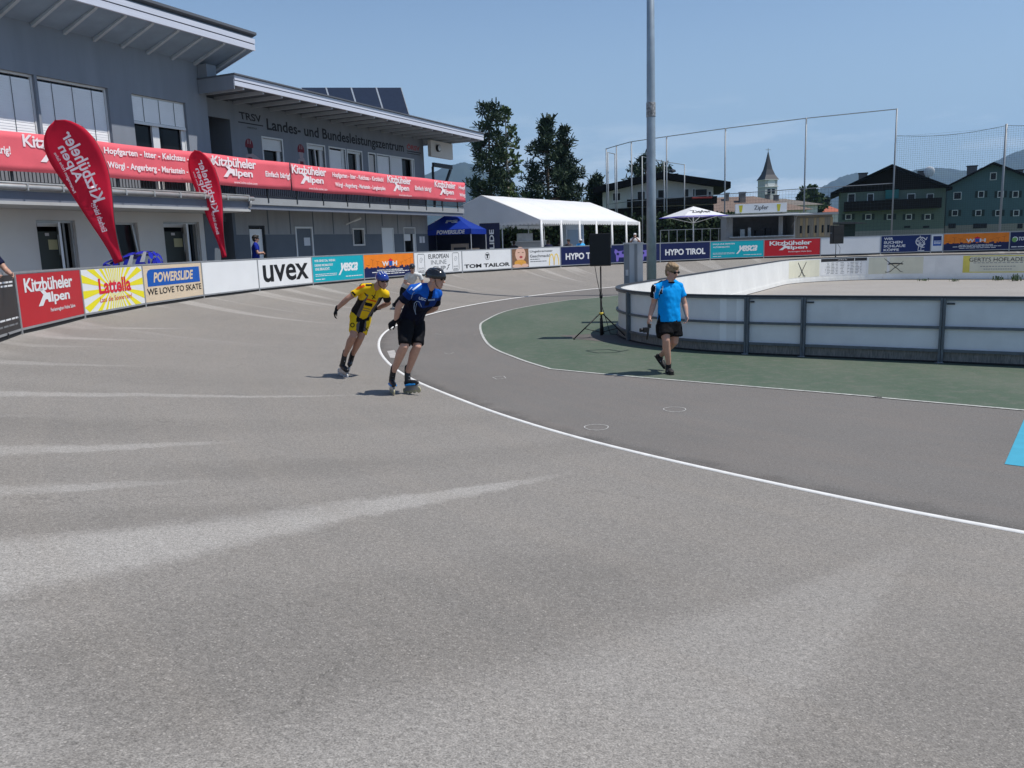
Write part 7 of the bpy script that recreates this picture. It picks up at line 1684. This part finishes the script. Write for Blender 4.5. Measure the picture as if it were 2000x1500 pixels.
cloth_stroke(p2, bv, base, [(688.5 + 3.6 * math.cos(R(a_)), 635 + 4 * math.sin(R(a_))) for a_ in range(0, 361, 40)], 1.6, m_bk)
for pts in ([(712, 639), (718, 646)], [(718, 639), (713, 646)]): cloth_stroke(p2, bv, base, pts, 1.3, m_bk)
# ---------------------------------------------------------------- skater behind
Y3, z3 = ground_hit(775, 603)
q = lambda x, y, dy=0.0: ap(x, y, Y3 + dy)
base = q(785, 603); base.z = z3
m_wj = M('jersey_white', (.62, .63, .62), .6, var=.2, vscale=12)
J = dict(pel=q(793, 563, .1), neck=q(806, 535, -.25), head=q(805, 524, -.38), shR=q(795, 538, -.3), shL=q(820, 538, -.25), elR=q(790, 552, -.35), wrR=q(800, 556, -.4), elL=q(826, 552, -.2), wrL=q(818, 560, -.25), hipR=q(788, 567), hipL=q(798, 567, .1), kneeR=q(785, 580, -.3), kneeL=q(803, 582, -.3), ankR=q(770, 596), ankL=q(806, 597, .05))
p3, j3 = make_person('crouching skater in white top and black tights behind the blue skater', base, J, V((.3, -.95, 0)), dict(shirt=m_wj, trousers=m_bk, helmet=(m_hblk, m_vent), glasses=m_glass, look=V((-.1, -.98, -.1)), folds=.006), .014)
skate(p3, j3['ankR'], q(766, 604, .0) - base, V((.2, -.98, 0)), V((.3, 0, 1)), m_boot, None, m_whw); skate(p3, j3['ankL'], q(806, 604, .0) - base, V((.3, -.95, 0)), V((0, 0, 1)), m_boot, None, m_whw)
# ---------------------------------------------------------------- walking man
q4 = gp(1310, 730); Y4 = q4.y
q = lambda x, y, dy=0.0: ap(x, y, Y4 + dy)
base = V((q4.x, q4.y, .004))
fc4 = V((.52, -.85, 0))
m_sbl = MX('polo_blue', (0, 146, 222), spec=.12, rough=.75, var=.08, vscale=6); m_sdk = MX('polo_dark_shoulder', (14, 18, 26), spec=.12, rough=.75); m_swh = MX('polo_white_piping', (225, 230, 235), spec=.12, rough=.75); m_hair = M('blond_hair', (.30, .21, .12), .7, var=.4, vscale=30, bump=.6, bscale=60); m_shoe = M('sandal_black', (.014, .013, .012), .6); m_sblk = M('shorts_black', (.008, .008, .009), .8, spec=.1)
def polo_fn(c, n, j, side, face):
    u = (j['neck'] - j['pel']).normalized(); h = (c - j['neck']).dot(u); lat = (c - j['neck']).dot(side)
    if lat > .10 and (c - j['shR']).dot((j['elR'] - j['shR']).normalized()) > -.06:
        k = n.dot(side) * .75 - n.dot(face.normalized()) * .55
        slv = (c - j['shR']).dot((j['elR'] - j['shR']).normalized()) > .02 and lat > .19
        if k > .30 and (h > -.16 or slv): return 1
        if k > .18 and (h > -.16 or slv): return 2
    if h > -.045 and abs(lat) > .03 and n.dot(face) < .35: return 1
    if lat < -.15 and h > -.10 and n.dot(face) < .3: return 1
    return 0
J = dict(pel=q(1306, 631), neck=q(1307, 553), head=q(1313, 531, -.04), shR=q(1282, 562, -.06), shL=q(1325, 559, .10), elR=q(1277, 592, .02), wrR=q(1269, 620, -.08), haR=q(1265, 634, -.12), elL=q(1337, 593, .12), wrL=q(1341, 616, .02), haL=q(1340, 632, -.02),
         hipR=q(1297, 638, -.04), hipL=q(1316, 638, .06), kneeR=q(1301, 664, -.14), kneeL=q(1318, 667, .02), ankR=q(1306, 712, -.03), ankL=q(1291, 694, .38))
p4, j4 = make_person('man in bright blue polo and black shorts walking across the green court', base, J, fc4, dict(shirt=[m_sbl, m_sdk, m_swh], shirtfn=polo_fn, collar=m_sdk, shorts=m_sblk, shorts_len=.66, shorts_e=.028, flare=.030, hem=.03, hair=m_hair, glasses=m_glass, look=V((.55, -.80, -.26)), folds=.013, sleeve=.60, sleeve_r=.072, belly=.018, curlR=1.0, curlL=.55, skin=m_skin), .0095)
def shoe(t, ank, heel, toe, up, m=m_shoe):
    d = (toe - heel).normalized(); sd_ = d.cross(up).normalized(); mb = MB(); loft(mb, [(heel - d * .015 + up * .03, sd_, .030, .030), (heel + d * .04 + up * .045, sd_, .038, .046), (lerp(heel, toe, .5) + up * .042, sd_, .043, .042), (lerp(heel, toe, .8) + up * .032, sd_, .047, .032), (toe + up * .022, sd_, .030, .020)], 16)
    mb.capsule([heel + d * .05 + up * .06, ank], [.042, .040], 12); s_ = fuse(mb, 'sandal', m, t, .009, 2)
    loft_mb = MB(); loft(loft_mb, [(heel - d * .02 + up * .002, sd_, .034, .010), (lerp(heel, toe, .5) + up * .002, sd_, .046, .010), (toe + d * .01 + up * .002, sd_, .034, .010)], 14); loft_mb.build('sole', m_rbase, s_)
    MB().capsule([ank - up * .03, ank + up * .04], [.042, .041], 12).build('sock', m_sock, s_, True)
    MB().tube([lerp(heel, toe, .55) + sd_ * .045 + up * .03, lerp(heel, toe, .5) + up * .088, lerp(heel, toe, .55) - sd_ * .045 + up * .03], .010, 6).build('strap', m_grey, s_)
uz = V((0, 0, 1))
hl, to = q(1303, 722, .06) - base, q(1313, 730, -.16) - base; hl.z = .014; to.z = .014
shoe(p4, j4['ankR'], hl, to, uz)
hl, to = q(1281, 697, .46) - base, q(1294, 715, .34) - base; dd = (to - hl).normalized(); to = hl + dd * .25
shoe(p4, j4['ankL'], hl, to, (uz * .55 + V((.5, -.35, 0))).normalized())
# camera on a grip held by the walking man
wr = J['haR']; t = thing('video_camera', 'black camera on a short grip held in the walking man\'s hand', 'camera', wr + V((0, 0, -.02))); m_cam = M('camera_black', (.01, .01, .011), .4)
MB().tube([(.02, 0, .02), (.0, -.01, -.12), (-.015, -.01, -.21)], [.017, .016, .013], 8).build('grip', m_cam, t, True); o = MB().box(-.075, .015, -.045, .03, -.10, -.02).build('camera_body', m_cam, t); bv = o.modifiers.new('b', 'BEVEL'); bv.width = .008; bv.segments = 2
MB().tube([(-.07, -.01, -.06), (-.125, -.02, -.06)], [.028, .030], 14).build('lens', m_cam, t, True); MB().box(.0, .045, -.03, .03, -.03, .03).build('mount', m_cam, t)
# ---------------------------------------------------------------- people beyond the boards
def stander(lab, px, head_y, Y, z0, face, spec, arms, H=1.76, voxel=.018):
    hp = ap(px, head_y, Y); base = V((hp.x, hp.y, z0)); f = face.normalized(); r_ = V((f.y, -f.x, 0)); k = H / 1.78
    P_ = lambda x, y, z: base + r_ * (x * k) + f * (y * k) + V((0, 0, z * k))
    J = dict(pel=P_(0, 0, .96), neck=P_(0, .02, 1.48), head=P_(0, .05, 1.645), shR=P_(.19, 0, 1.42), shL=P_(-.19, 0, 1.42), hipR=P_(.09, 0, .90), hipL=P_(-.09, 0, .90), kneeR=P_(.10, .03, .48), kneeL=P_(-.10, .03, .48), ankR=P_(.11, 0, .08), ankL=P_(-.11, 0, .08))
    for n_, v in arms.items(): J[n_] = P_(*v)
    t, j = make_person(lab, base, J, f, spec, voxel)
    for S in 'RL':
        mb = MB(); mb.capsule([j['ank' + S] + f * -.05 + V((0, 0, -.04)), j['ank' + S] + f * .14 + V((0, 0, -.05))], [.042, .034], 10); mb.build('shoe', m_boot, t, True)
    return t
m_dh = M('dark_hair', (.018, .014, .011), .6, bump=.4); m_jb2 = MX('jersey_royal', (24, 44, 140), spec=.12, rough=.75, var=.2, vscale=7); m_lb = MX('shirt_light_blue', (70, 170, 225), spec=.12, rough=.75); m_ws = M('shirt_white', (.62, .62, .63), .7); m_nv = MX('shirt_dark_navy', (22, 26, 52), spec=.12, rough=.75)
s_, z_ = fp(497, 464, 20.35); wp = FT * s_ + FN * 20.35
stander('spectator in royal blue jersey with folded arms before the roller door', 497, 470, wp.y, G, V((.9, .35, 0)), dict(shirt=m_jb2, trousers=m_dkc, hair=m_dh, glasses=m_glass, skin=m_skin), dict(elR=(.27, .06, 1.14), wrR=(.02, .24, 1.16), elL=(-.27, .08, 1.14), wrL=(.0, .26, 1.12)), 1.74)
bpz = board_pt(1134); stander('spectator in light blue shirt and pale cap leaning on the navy board', 1134, 470, bpz.y + .42, Z_BANK - .06, V((-.02, -1, 0)), dict(shirt=m_lb, trousers=m_dkc, cap=m_ws, glasses=m_glass, skin=m_skin2), dict(elR=(.30, .20, 1.12), wrR=(.06, .36, 1.08), elL=(-.30, .20, 1.12), wrL=(-.06, .36, 1.08)), 1.42)
bpz = board_pt(1240); stander('spectator in white shirt and pale cap raising a camera behind the grey cabinet', 1240, 465, bpz.y + .8, Z_BANK, V((-.1, -1, 0)), dict(shirt=m_ws, trousers=m_dkc, cap=m_ws, skin=m_skin2), dict(elR=(.30, .18, 1.22), wrR=(.06, .24, 1.52), elL=(-.30, .18, 1.22), wrL=(-.06, .24, 1.52)), 1.60)
stander('spectator in navy shirt resting a bare arm on the charcoal board', -34, 480, board_pt(-34).y + .55, Z_BANK + .02, V((.95, -.3, 0)), dict(shirt=m_nv, trousers=m_dkc, hair=m_dh, skin=m_skin), dict(elR=(.26, .12, 1.18), wrR=(.20, .36, 1.10), elL=(-.26, .16, 1.16), wrL=(-.16, .38, 1.08)), 1.62)
def sitter(lab, px, Y, face, shirt, seed):
    b0 = at(px, 475, Y); f = face.normalized(); r_ = V((f.y, -f.x, 0)); P_ = lambda x, y, z: b0 + r_ * x + f * y + V((0, 0, z))
    J = dict(pel=P_(0, 0, .52), neck=P_(0, .06, 1.03), head=P_(0, .1, 1.19), shR=P_(.19, .05, .97), shL=P_(-.19, .05, .97), elR=P_(.25, .2, .76), wrR=P_(.1, .42, .80), elL=P_(-.25, .2, .76), wrL=P_(-.1, .42, .80), hipR=P_(.1, .02, .48), hipL=P_(-.1, .02, .48), kneeR=P_(.12, .42, .50), kneeL=P_(-.12, .42, .50), ankR=P_(.12, .38, .08), ankL=P_(-.12, .38, .08))
    make_person(lab, b0, J, f, dict(shirt=shirt, trousers=m_dkc, hair=m_dh, skin=m_skin2), .024)
    t = thing('stool', 'stool under the ' + lab, 'stool', b0); MB().box(-.2, .2, -.2, .2, .36, .40).build('seat', m_wood, t)
    for x in (-.17, .17):
        for y in (-.17, .17): MB().box(x - .02, x + .02, y - .02, y + .02, 0, .36).build('leg', m_wood, t)
sitter('seated guest in dark top by the serving counter', 1003, 47.6, V((.3, 1, 0)), m_dkc, 1); sitter('seated guest in charcoal top between the curtains', 1072, 47.8, V((-.4, 1, 0)), m_nv, 2); sitter('seated guest in black top beside the fridge', 1093, 48.6, V((.8, -.6, 0)), m_bk, 3); sitter('seated guest in dark grey top near the light blue spectator', 1112, 49.2, V((-.6, -.8, 0)), m_gy, 4)
